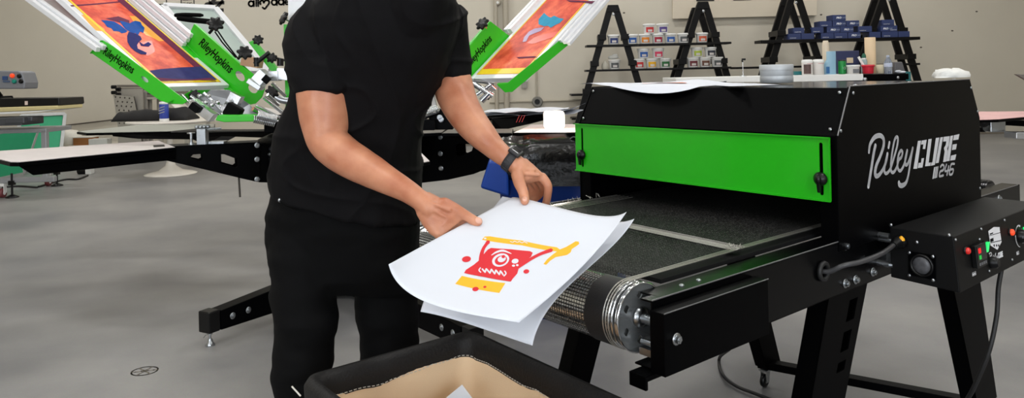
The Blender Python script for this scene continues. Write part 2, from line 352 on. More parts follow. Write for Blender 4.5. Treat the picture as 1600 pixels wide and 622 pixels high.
# front posts
m = dm(); m.mark().bb(-.072, -.06, .003, .05, .80, 1.111); m.mark().bb(-.072, -.06, CW-.05, CW-.004, .80, 1.111); m.build_each('front_post', BLK, dry, .001)
m = dm(); m.bb(-.06, -.056, .05, CW-.05, 1.06, 1.11); m.bb(-.02, .9, .02, CW-.02, .935, .945); m.bb(-.06, -.02, .05, CW-.05, 1.06, 1.066); m.bb(-.02, -.014, .02, CW-.02, .935, 1.11); m.build('inner_baffle', BLKM, dry)
# green adjustable panel
gp = dm(); g0, g1 = -.085, -.0755
wR, wL = .012, 1.0
def slot(wc):
    z0, z1, r = .955, 1.088, .0055; pts = []
    for i in range(9): a = PI*i/8; pts.append(Vector((g0, wc+r*math.cos(a), z1+r*math.sin(a))))
    for i in range(9): a = PI+PI*i/8; pts.append(Vector((g0, wc+r*math.cos(a), z0+r*math.sin(a))))
    return pts
gp.plate([Vector((g0, wR, .936)), Vector((g0, wL, .936)), Vector((g0, wL, 1.108)), Vector((g0, wR, 1.108))], [slot(.038), slot(.965)], (.003, 0, 0))
gp.bb(g0-.009, g0+.001, wR, wL, 1.106, 1.109); gp.bb(g0-.007, g0+.001, wR, wL, .9345, .9375); gp.bb(g0-.004, g0+.001, wR, wR+.0025, .936, 1.108)
gpo = gp.build('green_front_panel', GRNP, dry)
gpo['label'] = 'bright green folded metal panel'
def wing(wc, z):
    m = dm(); m.lathe((g0-.001, wc, z), (-1, 0, 0), [(.014, 0), (.019, .002), (.019, .008), (.015, .013), (.010, .018)], 20)
    m.hexa([(g0-.010, wc-.006, z), (g0-.022, wc-.005, z), (g0-.022, wc+.005, z), (g0-.010, wc+.006, z)], [(g0-.008, wc-.0035, z-.038), (g0-.018, wc-.003, z-.036), (g0-.018, wc+.003, z-.036), (g0-.008, wc+.0035, z-.038)])
    m.sphere((g0-.02, wc, z), (.006, .008, .012)); return m.build('panel_knob', BLKP, gpo, .001)
wing(.038, .995); wing(.965, .995)
# rivets
m = dm()
for l, z in ((.018, 1.225), (-.055, 1.125), (.85, 1.215), (.905, 1.13), (.91, .86)): m.mark().sphere((l, -.004, z), (.005, .003, .005))
for w in (.02, .975):
    for t_ in (.12, .88): m.mark().sphere((-.072+.072*t_-.003, w, 1.111+.129*t_+.002), (.003, .005, .005))
for l in (.1, .45, .8):
    for w in (.03, .96): m.mark().sphere((l, w, 1.245), (.006, .006, .0025))
m.build_each('rivet', ZINC, dry)
# logo on the side panel
LG = M('logo_grey', (205, 205, 208), .5, 0, .02)
side = Fr(D(0, -.0035, 0), DL, UP, -DW)
def lg(x, y): return PP(1340+x/5.183, 190+y/5.183, side.o, side.c)
nw = -DW
def sw(px): return px/5.183*.0028
m = MB()
stroke(m, [lg(*p) for p in ((142, 195), (128, 260), (108, 390), (86, 525))], sw(25), nw, .0006)
stroke(m, [lg(*p) for p in ((90, 248), (100, 185), (135, 128), (180, 113), (208, 140), (208, 200), (180, 285), (152, 350), (140, 410), (148, 440), (172, 432), (205, 385), (228, 325), (240, 262))], [sw(v) for v in (18, 24, 27, 26, 26, 26, 24, 26, 27, 27, 24, 22, 22, 22)], nw, .0006)
stroke(m, [lg(*p) for p in ((240, 262), (222, 340), (215, 400), (232, 420), (262, 385), (290, 300), (318, 200), (325, 140), (315, 125), (298, 150), (280, 240), (268, 340), (270, 400), (290, 410), (315, 370), (332, 310), (352, 290), (362, 250), (350, 235), (333, 262), (322, 320), (325, 380), (345, 398), (370, 360), (388, 300), (400, 235))], sw(19), nw, .0006)
stroke(m, [lg(*p) for p in ((400, 235), (385, 300), (385, 345), (402, 345), (425, 290), (445, 215))], sw(20), nw, .0006)
stroke(m, [lg(*p) for p in ((445, 215), (428, 310), (410, 430), (390, 495), (360, 518), (338, 512), (333, 495))], [sw(v) for v in (20, 20, 20, 24, 28, 28, 26)], nw, .0006)
stroke(m, [lg(*p) for p in ((256, 172), (249, 208))], sw(21), nw, .0006)
stroke(m, [lg(*p) for p in ((670, 366), (684, 350), (698, 360), (692, 392), (668, 405), (660, 440), (672, 442), (692, 436))], sw(14), nw, .0006)
stroke(m, [lg(*p) for p in ((718, 348), (706, 400), (738, 394))], sw(13), nw, .0006); stroke(m, [lg(*p) for p in ((736, 362), (722, 432))], sw(14), nw, .0006)
stroke(m, [lg(*p) for p in ((782, 342), (758, 345), (748, 380), (742, 425), (764, 424), (774, 388), (748, 388))], sw(14), nw, .0006)
for poly in ([(487, 157), (512, 154), (480, 382), (450, 382)], [(517, 154), (558, 147), (546, 222), (526, 222), (531, 184), (512, 186)], [(492, 335), (512, 333), (516, 298), (537, 296), (524, 372), (485, 376)],
             [(572, 143), (599, 139), (574, 333), (592, 331), (588, 358), (545, 362)], [(632, 133), (660, 129), (624, 350), (592, 358), (596, 331), (604, 330)],
             [(668, 128), (690, 125), (655, 333), (630, 338)], [(695, 124), (744, 118), (736, 190), (724, 218), (728, 240), (714, 325), (690, 328), (703, 243), (697, 215), (712, 190), (717, 160), (690, 162)],
             [(750, 117), (772, 112), (742, 318), (716, 322)], [(778, 111), (823, 101), (815, 145), (772, 152)], [(768, 186), (803, 180), (795, 225), (762, 231)], [(755, 276), (798, 265), (788, 310), (748, 316)],
             [(618, 370), (629, 367), (616, 461), (604, 465)], [(633, 366), (642, 364), (629, 458), (620, 460)], [(646, 363), (653, 361), (641, 453), (633, 456)]):
    q = [lg(*p)+nw*.0006 for p in poly]; bmx = bmesh.new(); vv = [bmx.verts.new(p) for p in q]; ee = [bmx.edges.new((vv[i], vv[(i+1) % len(vv)])) for i in range(len(vv))]
    bmesh.ops.triangle_fill(bmx, use_beauty=True, edges=ee); bmx.verts.index_update(); m.add([v.co.copy() for v in bmx.verts], [tuple(v.index for v in f.verts) for f in bmx.faces]); bmx.free()
lgo = m.build('logo', LG, sp); lgo['label'] = 'light grey script and block lettering'
# rails
def rail(w0, inward, name='side_rail'):
    m = dm(); s_ = 1 if inward > 0 else -1
    m.bb(-.835, 1.32, w0, w0+s_*.004, .685, .827)            # web
    m.bb(-.80, 1.32, w0, w0+s_*.062, .823, .827); m.bb(-.835, -.8, w0, w0+s_*.03, .823, .827)            # top flange
    m.bb(-.835, 1.32, w0, w0+s_*.05, .685, .689)
    r = m.build(name, M('black_rail_gloss', (3, 3, 4), .25, 0, .08, 40, .05, 700, .14), dry, .001); return r
r1 = rail(.0, 1); r2 = rail(1.0, -1)
m = dm(); m.hexa([(-.845, -.04, .685), (-.475, -.04, .685), (-.475, -.002, .685), (-.845, -.002, .685)], [(-.845, -.04, .812), (-.475, -.04, .812), (-.475, -.002, .812), (-.845, -.002, .812)])
tb = m.build('tension_box', BLK, dry, .0015)
m = dm(); m.bb(-.865, -.80, -.01, .035, .672, .684); m.bb(-.87, -.862, -.01, .035, .655, .684); m.build('foot_bracket', BLK, dry, .002)
m = dm(); m.tube([(-.833, .001, .8275), (1.3, .001, .8275)], .0018, 6); m.tube([(-.845, -.0405, .8125), (-.475, -.0405, .8125)], .0014, 6); m.tube([(-.84, 1.0, .828), (1.3, 1.0, .828)], .0028, 6); m.build('rail_edge', M('worn_edge'), dry)  # thin paler grey lines along the rail and box edges
m = dm()
def dpx(x, y, w): return D.loc(PP(x, y, D(0, w, 0), DW))
for x, y, w in ((1057, 530, -.04), (1192, 479, -.001), (1321, 384, 0), (1337, 437, -.001), (1321, 443, -.001), (1364, 425, -.001)):
    q = dpx(x, y, w); bolt(m, (q.x, w, q.z), (0, -1, 0), .0085, .007)
for l in (-.70, -.64): m.mark().sphere((l, .03, .8275), (.006, .006, .003))
for l, z in ((-.8, .75), (-.55, .76), (-.2, .76)): bolt(m, (l, 1.0, z), (0, 1, 0), .0085)
for l in (.93, 1.1): bolt(m, (l, 0, .80), (0, -1, 0), .0085)
m.build_each('bolt', ZINC, dry)
# belt : mesh fabric around two rollers
RL, RZ, RR = -.80, .772, .072; RE = 1.25
def belt_mat():
    m = bpy.data.materials.new('belt_mesh'); m.use_nodes = True; nt = m.node_tree; N = nt.nodes; L = nt.links; b = N['Principled BSDF']
    b.inputs['Base Color'].default_value = srgb(84, 84, 84); b.inputs['Metallic'].default_value = .0; b.inputs['Roughness'].default_value = .5; b.inputs['Specular IOR Level'].default_value = .12
    nz = N.new('ShaderNodeTexNoise'); nz.inputs['Scale'].default_value = 260; nz.inputs['Detail'].default_value = 1; tcn = N.new('ShaderNodeTexCoord'); L.new(tcn.outputs['Object'], nz.inputs['Vector'])
    rp = N.new('ShaderNodeValToRGB'); rp.color_ramp.elements[0].position = .45; rp.color_ramp.elements[0].color = srgb(26, 26, 26); rp.color_ramp.elements[1].position = .72; rp.color_ramp.elements[1].color = srgb(104, 104, 102); L.new(nz.outputs['Fac'], rp.inputs['Fac']); L.new(rp.outputs['Color'], b.inputs['Base Color'])  # paler noise flecks paint glints into the strand colour
    uv = N.new('ShaderNodeUVMap'); sp_ = N.new('ShaderNodeSeparateXYZ'); L.new(uv.outputs['UV'], sp_.inputs[0]); outs = []
    for ax in ('X', 'Y'):
        a = N.new('ShaderNodeMath'); a.operation = 'MULTIPLY'; a.inputs[1].default_value = 125.0; L.new(sp_.outputs[ax], a.inputs[0])
        f = N.new('ShaderNodeMath'); f.operation = 'FRACT'; L.new(a.outputs[0], f.inputs[0])
        g = N.new('ShaderNodeMath'); g.operation = 'GREATER_THAN'; g.inputs[1].default_value = .26; L.new(f.outputs[0], g.inputs[0]); outs.append(g)
    mu = N.new('ShaderNodeMath'); mu.operation = 'MULTIPLY'; L.new(outs[0].outputs[0], mu.inputs[0]); L.new(outs[1].outputs[0], mu.inputs[1])
    tr = N.new('ShaderNodeBsdfTransparent'); mx = N.new('ShaderNodeMixShader'); L.new(mu.outputs[0], mx.inputs[0]); L.new(b.outputs[0], mx.inputs[1]); L.new(tr.outputs[0], mx.inputs[2])
    L.new(mx.outputs[0], N['Material Output'].inputs['Surface']); return m
def belt():
    path = []
    for i in range(25): a = -PI/2-PI*i/24; path.append((RL+RR*math.cos(a), RZ+RR*math.sin(a)))
    for i in range(1, 24): path.append((RL+(RE-RL)*i/24, RZ+RR))
    for i in range(25): a = PI/2-PI*i/24; path.append((RE+RR*math.cos(a), RZ+RR*math.sin(a)))
    for i in range(1, 24): path.append((RE-(RE-RL)*i/24, RZ-RR))
    bm = bmesh.new(); uvl = bm.loops.layers.uv.new('UVMap'); n = len(path); w0, w1, k = .085, .885, 8
    s_ = [0]
    for i in range(n): j = (i+1) % n; s_.append(s_[-1]+math.hypot(path[j][0]-path[i][0], path[j][1]-path[i][1]))
    vs = [[bm.verts.new(D(l, w0+(w1-w0)*j/k, z)) for j in range(k+1)] for l, z in path]
    for i in range(n):
        for j in range(k):
            f = bm.faces.new((vs[i][j], vs[i][j+1], vs[(i+1) % n][j+1], vs[(i+1) % n][j])); f.smooth = True
            for lp, (a, b) in zip(f.loops, ((i, j), (i, j+1), (i+1, j+1), (i+1, j))): lp[uvl].uv = (s_[a], w0+(w1-w0)*b/k)
    me = bpy.data.meshes.new('belt'); bm.to_mesh(me); bm.free(); me.materials.append(belt_mat())
    o = bpy.data.objects.new('belt', me); COL.objects.link(o); o.parent = dry; o.matrix_parent_inverse = parent_world(dry).inverted()
    return o
bo = belt(); bo['label'] = 'black open mesh belt'
dm().bb(RL+.09, RE-.09, .08, .9, .822, .832).build('belt_bed', M('belt_bed_dark', (16, 16, 17), .7, spec=.2), dry)
# splice band, edge wires
m = dm()
for l in (-.395, -.375, -.362): m.tube([(l-.012, .088, .8475), (l+.02, .885, .8475)], .002, 6)
m.prism([(-.420, .088, .8462), (-.388, .088, .8462), (-.352, .885, .8462), (-.384, .885, .8462)], (0, 0, .0015))
m.build('belt_splice', M('splice_wire', (150, 148, 142), .5, .2, .5, 500), dry)
m = dm()
for w in (.088, .095, .103):
    m.tube([(RL+RR*1.02*math.cos(a), w, RZ+RR*1.02*math.sin(a)) for a in [-PI*.55-PI*.95*i/20 for i in range(21)]]+[(-.4, w, .847), (.0, w, .847), (.7, w, .847)], .0016, 5)
for w in (.80, .82, .84, .86, .875):
    m.tube([(RL+.03, w, .8465), (-.3, w, .847), (.0, w, .847)], .0012, 5)
rr = random.Random(3)
for i in range(26):
    l = -.42+rr.random()*.035; w = .085+rr.random()*.03; m.tube([(l, w, .848), (l+rr.uniform(-.012, .012), w+rr.uniform(-.012, .012), .850+rr.random()*.008)], .0009, 4)
for i in range(26):
    l = -.45+rr.random()*.4; m.tube([(l, .885, .848), (l+rr.uniform(-.01, .01), .89+rr.random()*.012, .850+rr.random()*.012)], .0009, 4)
m.build('belt_edge_wires', M('bare_wire', (175, 172, 165), .3, .8), dry)
# roller
ro = dm().cyl((RL, .078, RZ), (RL, .905, RZ), RR-.0025, n=64).build('roller', M('drum_chrome', (250, 252, 253), .16, .92, .03, 40, rv=.03), dry)
m = dm(); m.loft([[(RL+(RR+.0022)*math.cos(a), w, RZ+(RR+.0022)*math.sin(a)) for a in [PI*.5+PI*i/24 for i in range(25)]]+[(RL+(RR+.0016)*math.cos(a), w, RZ+(RR+.0016)*math.sin(a)) for a in [PI*1.5-PI*i/24 for i in range(25)]] for w in (.104, .160)])
m.build('belt_edge_strip', M('edge_strip', (24, 24, 26), .45, 0, .3, 400, .4, 700), dry); ro['label'] = 'chrome drum inside the mesh belt'
m = dm()
for w, r in ((.060, RR+.003), (.068, RR), (.078, RR+.001), (.086, RR+.002)):
    m.mark().lathe((RL, w, RZ), (0, 1, 0), [(r-.003, 0), (r, .001), (r, .003), (r-.003, .004)], 48, False)
m.mark().lathe((RL, .91, RZ), (0, 1, 0), [(RR-.003, 0), (RR+.002, .001), (RR+.002, .005), (RR-.003, .006)], 48)
m.build_each('roller_rim', CHR, ro)
# end disc with holes
def circ(r, wc, cl=0, cz=0, n=40, star=0): return [Vector((RL+cl+r*(1+star*math.cos(6*a))*math.cos(a), wc, RZ+cz+r*(1+star*math.cos(6*a))*math.sin(a))) for a in [2*PI*i/n for i in range(n)]]
m = dm(); holes = [circ(.0085, .064, .048*math.cos(a), .048*math.sin(a), 10, .12) for a in [.5+2*PI*i/6 for i in range(6)]]
m.plate(circ(RR+.001, .064), holes, (0, .003, 0)); m.build('end_disc', M('polished_disc', (160, 164, 166), .22, .75, .05, 20), ro)
m = dm(); m.cyl((RL, .0, RZ), (RL, .075, RZ), .011, n=14); m.lathe((RL, .062, RZ), (0, -1, 0), [(.022, 0), (.02, .006), (.013, .009)], 20)
m.cyl((RL-.01, .02, RZ-.045), (RL-.01, .05, RZ-.045), .007, n=8); m.bb(RL-.02, RL+.05, .012, .05, RZ-.07, RZ-.055)
m.build('axle', ZINC, ro)
dm().cyl((RE, .078, RZ), (RE, .905, RZ), RR-.0025, n=48).build('roller', M('dark_roller', (40, 40, 42), .2, .8), dry)
m = dm(); m.lathe((.0, 0, 0), (1, 0, 0), [(.001, 0), (.001, .001)], 4)
# grille plate beside the belt under the rail edge
dm().bb(-.66, -.3, .03, .064, .80, .803).build('belt_guard', M('guard_steel', (95, 95, 98), .45, .7), dry)
# legs
def leg(l_top, l_bot, z_bot, w, wd0, wd1, slots, name='leg'):
    zt = .70; m = dm(); s_ = 1
    out = [Vector((l_top, w, zt)), Vector((l_top+wd0, w, zt)), Vector((l_bot+wd1, w, z_bot)), Vector((l_bot, w, z_bot))]
    hs = []
    if slots:
        for z0, z1 in ((.60, .655), (.525, .575), (.475, .50)):
            def at(z, t_): k = (zt-z)/(zt-z_bot); return Vector((l_top+(l_bot-l_top)*k+(wd0+(wd1-wd0)*k)*t_, w, z))
            hs.append([at(z0, .58), at(z0, .8), at(z1, .8), at(z1, .58)])
    m.plate(out, hs, (0, .004, 0))
    m.prism([out[0], out[3], out[3]+Vector((.004, 0, 0)), out[0]+Vector((.004, 0, 0))], (0, .055, 0))
    m.prism([out[1], out[2], out[2]+Vector((-.004, 0, 0)), out[1]+Vector((-.004, 0, 0))], (0, .055, 0))
    return m.build(name, BLK, dry, .001)
leg(-.112, -.112-.41*.62, .08, .006, .215, .165, True); leg(.63, .63+.41*.62, .08, .006, .24, .17, False)
leg(-.28, -.28-.40*.62, .08, .70, .12, .10, False); leg(.42, .42+.40*.62, .08, .70, .13, .10, False)
m = dm(); m.bb(-.15, .8, .70, .995, .67, .70)
m.build('under_frame', BLK, dry, .002)
m = dm(); m.hexa([(.66, .74, .075), (.71, .74, .075), (.71, .74, .105), (.66, .74, .105)], [(.9, .0, .075), (.95, .0, .075), (.95, .0, .105), (.9, .0, .105)]); m.build('cross_bar', BLK, dry, .002)
m = dm(); m.hexa([(-.52, .74, .075), (-.47, .74, .075), (-.47, .74, .105), (-.52, .74, .105)], [(-.35, .0, .075), (-.30, .0, .075), (-.30, .0, .105), (-.35, .0, .105)]); m.build('cross_bar', BLK, dry, .002)
def caster(l, w):
    m = dm(); m.bb(l-.02, l+.02, w-.018, w+.018, .066, .072); m.prism([(l-.012, w-.014, .066), (l+.012, w-.014, .066), (l+.004, w-.014, .02), (l-.016, w-.014, .02)], (0, .003, 0)); m.prism([(l-.012, w+.011, .066), (l+.012, w+.011, .066), (l+.004, w+.011, .02), (l-.016, w+.011, .02)], (0, .003, 0))
    c = m.build('caster', ZINC, dry); dm().lathe((l-.006, w-.009, .026), (0, 1, 0), [(.018, 0), (.026, .003), (.026, .015), (.018, .018)], 20).build('wheel', BLKP, c)
for l, w in ((.685, .72), (.9, .03), (-.5, .72), (-.3, .03)): caster(l, w)
# control box
BOXM = M('control_box_black', (5, 5, 6), .5, 0, .12, 300, .25, 1500, .2)
b0, b1 = .15, .86
cb = dm().hexa([(b0, -.034, .697), (b0, -.214, .69), (b0, -.201, .838), (b0, -.034, .839)], [(b1, -.034, .697), (b1, -.214, .69), (b1, -.201, .838), (b1, -.034, .839)]).build('control_box', BOXM, dry, .003)
cf = Fr(D(b0, -.2145, .69), DL, Vector(D(b0, -.2015, .838)-D(b0, -.2145, .69)).normalized(), (0, 0, 0)); cf.c = cf.a.cross(cf.b)
if cf.c.dot(-DW) < 0: cf.c = -cf.c
CFM = cf.mat()
def cp(x, y, zx=1440, zy=320, k=5.181): return cf.pxc(zx+x/k, zy+y/k, 0)
def cmb(): return MB(CFM)
m = cmb()
for x, y in ((272, 283), (480, 196), (668, 124), (466, 280), (545, 535), (730, 444)): q = cp(x, y); m.mark().sphere((q.x, q.y, .001), (.004, .004, .003))
m.build_each('screw', ZINC, cb)
RED = M('red_lens', (190, 28, 22), .15, 0, .02, emit=.35); GL = M('green_lens', (40, 220, 110), .2, 0, .02, emit=.8); ORL = M('orange_lens', (235, 70, 30), .2, 0, 0, emit=.6)
for (x, y, mt, r) in ((355, 372, RED, .009), (714, 222, ORL, .0095)):
    q = cp(x, y); o = cmb().lathe((q.x, q.y, 0), (0, 0, 1), [(r+.002, 0), (r+.002, .003), (r, .004)], 20).build('indicator', BLKP, cb)
    cmb().lathe((q.x, q.y, .003), (0, 0, 1), [(r, 0), (r, .006), (r*.6, .009)], 20).build('lens', mt, o)
# temperature controller
qa = [cp(*p) for p in ((392, 330), (497, 300), (527, 478), (424, 512))]
x0, x1 = min(q.x for q in qa)+.004, max(q.x for q in qa)-.004; y0, y1 = min(q.y for q in qa)+.004, max(q.y for q in qa)-.002
x0 = cp(400, 400).x; x1 = cp(486, 400).x; y0 = cp(460, 495).y; y1 = cp(440, 312).y
o = cmb().bb(x0, x1, y0, y1, 0, .014).build('temperature_display', BLKP, cb, .002)
W_, H_ = x1-x0, y1-y0
cmb().bb(x0+.08*W_, x1-.08*W_, y0+.3*H_, y1-.06*H_, .014, .0146).build('display_glass', M('display_black', (12, 12, 13), .1), o)
DR = M('led_red', (215, 30, 30), .3, emit=.8); DG = M('led_green', (20, 170, 60), .3, emit=.6)
text(None, '888', .019, cf, x0+.17*W_, y0+.64*H_, .0148, DR, o, 'red_digits', sx=.62, bold=.0006)
text(None, '888', .015, cf, x0+.2*W_, y0+.37*H_, .0148, DG, o, 'green_digits', sx=.62, bold=.0005)
for i in range(4): cmb().bb(x0+(.15+.19*i)*W_, x0+(.27+.19*i)*W_, y0+.1*H_, y0+.22*H_, .014, .0155).build('button', M('button_grey', (95, 95, 98), .5), o)
q = cp(506, 345); o = cmb().bb(q.x-.011, q.x+.013, q.y-.016, q.y+.018, 0, .006).build('rocker_switch', BLKP, cb, .002)
cmb().hexa([(q.x-.008, q.y-.013, .006), (q.x+.010, q.y-.013, .006), (q.x+.010, q.y+.015, .006), (q.x-.008, q.y+.015, .006)], [(q.x-.008, q.y-.013, .007), (q.x+.010, q.y-.013, .007), (q.x+.010, q.y+.015, .013), (q.x-.008, q.y+.015, .013)]).build('lens', GL, o)
q = cp(563, 466); o = cmb().lathe((q.x, q.y, 0), (0, 0, 1), [(.017, 0), (.016, .014), (.012, .018), (.011, .02)], 24).build('speed_knob', BLKP, cb)
# badge, small logo, word plates
LGW = M('label_white', (225, 225, 228), .5)
def poly(mb, pts, h):
    bmx = bmesh.new(); vv = [bmx.verts.new(p) for p in pts]; ee = [bmx.edges.new((vv[i], vv[(i+1) % len(vv)])) for i in range(len(vv))]
    bmesh.ops.triangle_fill(bmx, use_beauty=True, edges=ee); bmx.verts.index_update(); mb.add([v.co+Vector(h) for v in bmx.verts], [tuple(v.index for v in f.verts) for f in bmx.faces]); bmx.free()
m = MB()
def cw3(x, y, h=.0006): q = cp(x, y); return cf(q.x, q.y, h)
poly(m, [cw3(*p) for p in ((538, 213), (582, 180), (630, 181), (630, 196), (646, 300), (612, 365), (556, 330))], (0, 0, 0))
bd = m.build('shield_badge', LGW, cb)
m = MB()
poly(m, [cw3(x, y, .0009) for x, y in ((545, 248), (634, 222), (635, 227), (546, 253))], (0, 0, 0)); poly(m, [cw3(x, y, .0009) for x, y in ((557, 305), (642, 285), (643, 291), (558, 311))], (0, 0, 0))
for x in (585, 605, 622): poly(m, [cw3(a, b, .0009) for a, b in ((x-7, 325), (x+3, 318), (x+5, 336), (x-2, 342))], (0, 0, 0))
m.build('badge_lines', BLKM, bd)
q = cp(555, 303); text(None, 'MADE', .0125, cf, q.x, q.y, .0009, BLKM, bd, sx=.72, bold=.0004)
q = cp(550, 243); text(None, 'STANDARD', .0048, cf, q.x, q.y, .0009, BLKM, bd, sx=.95)
m = MB()
stroke(m, [cw3(*p) for p in ((545, 395), (560, 388), (566, 405), (552, 425), (562, 445), (575, 425), (580, 410), (578, 440), (590, 420), (598, 392), (590, 440), (602, 425), (610, 415), (604, 440), (618, 420), (615, 440), (602, 475))], .0032, cf.c, 0)
stroke(m, [cw3(*p) for p in ((550, 395), (553, 420), (552, 448))], .0034, cf.c, 0)
m.build('small_logo', LGW, cb)
q = cp(622, 433); text(None, 'CURE', .021, cf, q.x-.001, q.y, .0006, LGW, cb, sx=.66, bold=.0008, name='small_logo')
for x, y, wd_, s in ((412, 580, .0245, 'HEATER'), (770, 408, .019, 'BELT')):
    q = cp(x, y); m = cmb(); h_ = .0095
    for a in ((0, wd_, 0, .0009), (0, wd_, h_-.0009, h_), (0, .0009, 0, h_), (wd_-.0009, wd_, 0, h_)): m.bb(q.x+a[0], q.x+a[1], q.y+a[2], q.y+a[3], 0, .0006)
    pl = m.build('word_plate', LGW, cb); text(None, s, .0062, cf, q.x+.002, q.y+.0024, .0006, LGW, pl, sx=.82)
# speed dial on the right
q = cp(790, 255); dc = Vector((q.x, q.y, 0)); m = MB()
for a0, a1 in ((-.35, .15), (.3, .75), (.9, 1.35)):
    stroke(m, [cf(dc.x+.032*math.cos(PI*(1.1-a)), dc.y+.032*math.sin(PI*(1.1-a)), .0006) for a in [a0+(a1-a0)*i/4 for i in range(5)]], [.002, .003, .004, .005, .006], cf.c, 0)
m.build('dial_marks', LGW, cb)
o = cmb().lathe((dc.x+.005, dc.y, 0), (0, 0, 1), [(.021, 0), (.02, .012), (.014, .02)], 24).build('dial_knob', BLKP, cb)
cmb().hexa([(dc.x-.016, dc.y-.003, .012), (dc.x-.016, dc.y+.004, .012), (dc.x-.016, dc.y+.004, .026), (dc.x-.016, dc.y-.003, .026)], [(dc.x+.026, dc.y-.003, .012), (dc.x+.026, dc.y+.004, .012), (dc.x+.026, dc.y+.004, .026), (dc.x+.026, dc.y-.003, .026)]).build('pointer', ZINC, o)
cmb().bb(dc.x+.036, dc.x+.06, dc.y-.008, dc.y+.022, 0, .006).build('speed_display', GL, cb, .002)
# side of the control box: fan vent, cable gland
bx = Fr(D(b0-.0005, 0, 0), DW*-1, UP, -DL)
def bp_(x, y): return bx.pxc(1380+x/3.886, 300+y/3.886, 0)
q = bp_(237, 445); BM_ = bx.mat(); fan = MB(BM_).lathe((q.x, q.y, 0), (0, 0, 1), [(.031, 0), (.031, .008), (.026, .009), (.024, .004)], 28).build('vent_fan', BLKP, cb)
m = MB(BM_); m.lathe((q.x, q.y, .003), (0, 0, 1), [(.024, 0), (.022, .003), (.01, .004)], 24)
fo = m.build('fan_grille', M('fan_grey', (90, 90, 94), .4, .3, .6, 120), fan)
m = MB(BM_); m.bb(q.x-.036, q.x+.036, q.y-.034, q.y+.034, 0, .0025); m.build('fan_plate', BLK, fan, .003)
m = MB(BM_)
for x, y in ((160, 368), (303, 392), (160, 505), (305, 535), (206, 305), (400, 262), (48, 200)): s_ = bp_(x, y); m.mark().sphere((s_.x, s_.y, .002), (.005, .005, .004))
m.build_each('screw', ZINC, cb)
g_ = bp_(110, 300); g3 = bx(g_.x, g_.y, 0)
m = MB(); m.tube([g3, g3-DL*.03, g3-DL*.05-UP*.003], [.018, .016, .009], 14); m.sphere(g3-DL*.012, (.022, .02, .018)); m.build('cable_gland', BLKP, cb)
y_ = bp_(130, 274); y3 = bx(y_.x, y_.y, .02); MB().lathe(y3-UP*.006, UP, [(.009, 0), (.008, .006), (.005, .009), (.002, .012)], 12).build('yellow_cap', M('yellow_cap', (240, 170, 20), .4), cb)
# black cable from the gland to the round grommet in the rail
gr = dpx(1286, 424, -.004); gp3 = D(gr.x, -.004, gr.z)
m = MB(); m.tube([gp3+(DL*math.cos(a)+UP*math.sin(a))*.021-DW*.002 for a in [2*PI*i/24 for i in range(24)]], .0065, 8, close=True); m.build('grommet', M('rubber_black', (22, 22, 23), .55), dry)
st = g3-DL*.05-UP*.003
pts = [st, P(1378, 396, 1.98), P(1345, 409, 1.93), P(1318, 415, 1.92), gp3-DW*.012+DL*.008, gp3+DW*.02]
m = MB(); m.tube(catmull(pts, 6), .0065, 10); m.build('sensor_cable', M('cable_sleeve', (58, 58, 60), .4, 0, .3, 400), dry)
# spacer tubes between rail and box
m = dm()
for x, y in ((1372, 367), (1372, 410)): q = dpx(x, y, -.001); m.cyl((q.x+.0, -.0, q.z), (q.x, -.034, q.z), .009, n=10)
m.cyl((.155, 0, .80), (.155, -.04, .80), .007, n=8); m.cyl((.155, 0, .73), (.155, -.04, .73), .007, n=8)
m.bb(.2, .8, -.036, -.0, .72, .75); m.build('spacer', ZINC, dry)
# rear outfeed drive seen past the cabinet
m = dm(); m.cyl((.98, .93, .90), (.98, .16, .90), .035, n=20); m.bb(.93, 1.2, .1, .96, .85, .875); m.build('drive_motor', BLKP, dry)
m = dm(); m.lathe((1.0, .16, .9), (0, -1, 0), [(.036, 0), (.034, .01), (.018, .014)], 24); m.build('motor_cap', CHR, dry)
# power cords (things of their own)
RUB = M('rubber_black')
t = MB().tube(catmull([P(1566, 415, 2.22), P(1560, 450, 2.2), P(1557, 495, 2.18), P(1545, 550, 2.17), P(1522, 605, 2.2), P(1500, 650, 2.25), PZ(1470, 760, .012), PZ(1400, 780, .012)], 8), .0065, 10).build('power_cord', RUB, cb)
t = MB().tube(catmull([P(1140, 545, 2.9), PZ(1124, 560, .012), PZ(1128, 584, .012), PZ(1150, 603, .012), PZ(1185, 617, .012), PZ(1240, 640, .012)], 8), .007, 10).build('floor_cable', RUB)
tag(t, 'thin black cable curling on the floor beneath the dryer', 'cable')
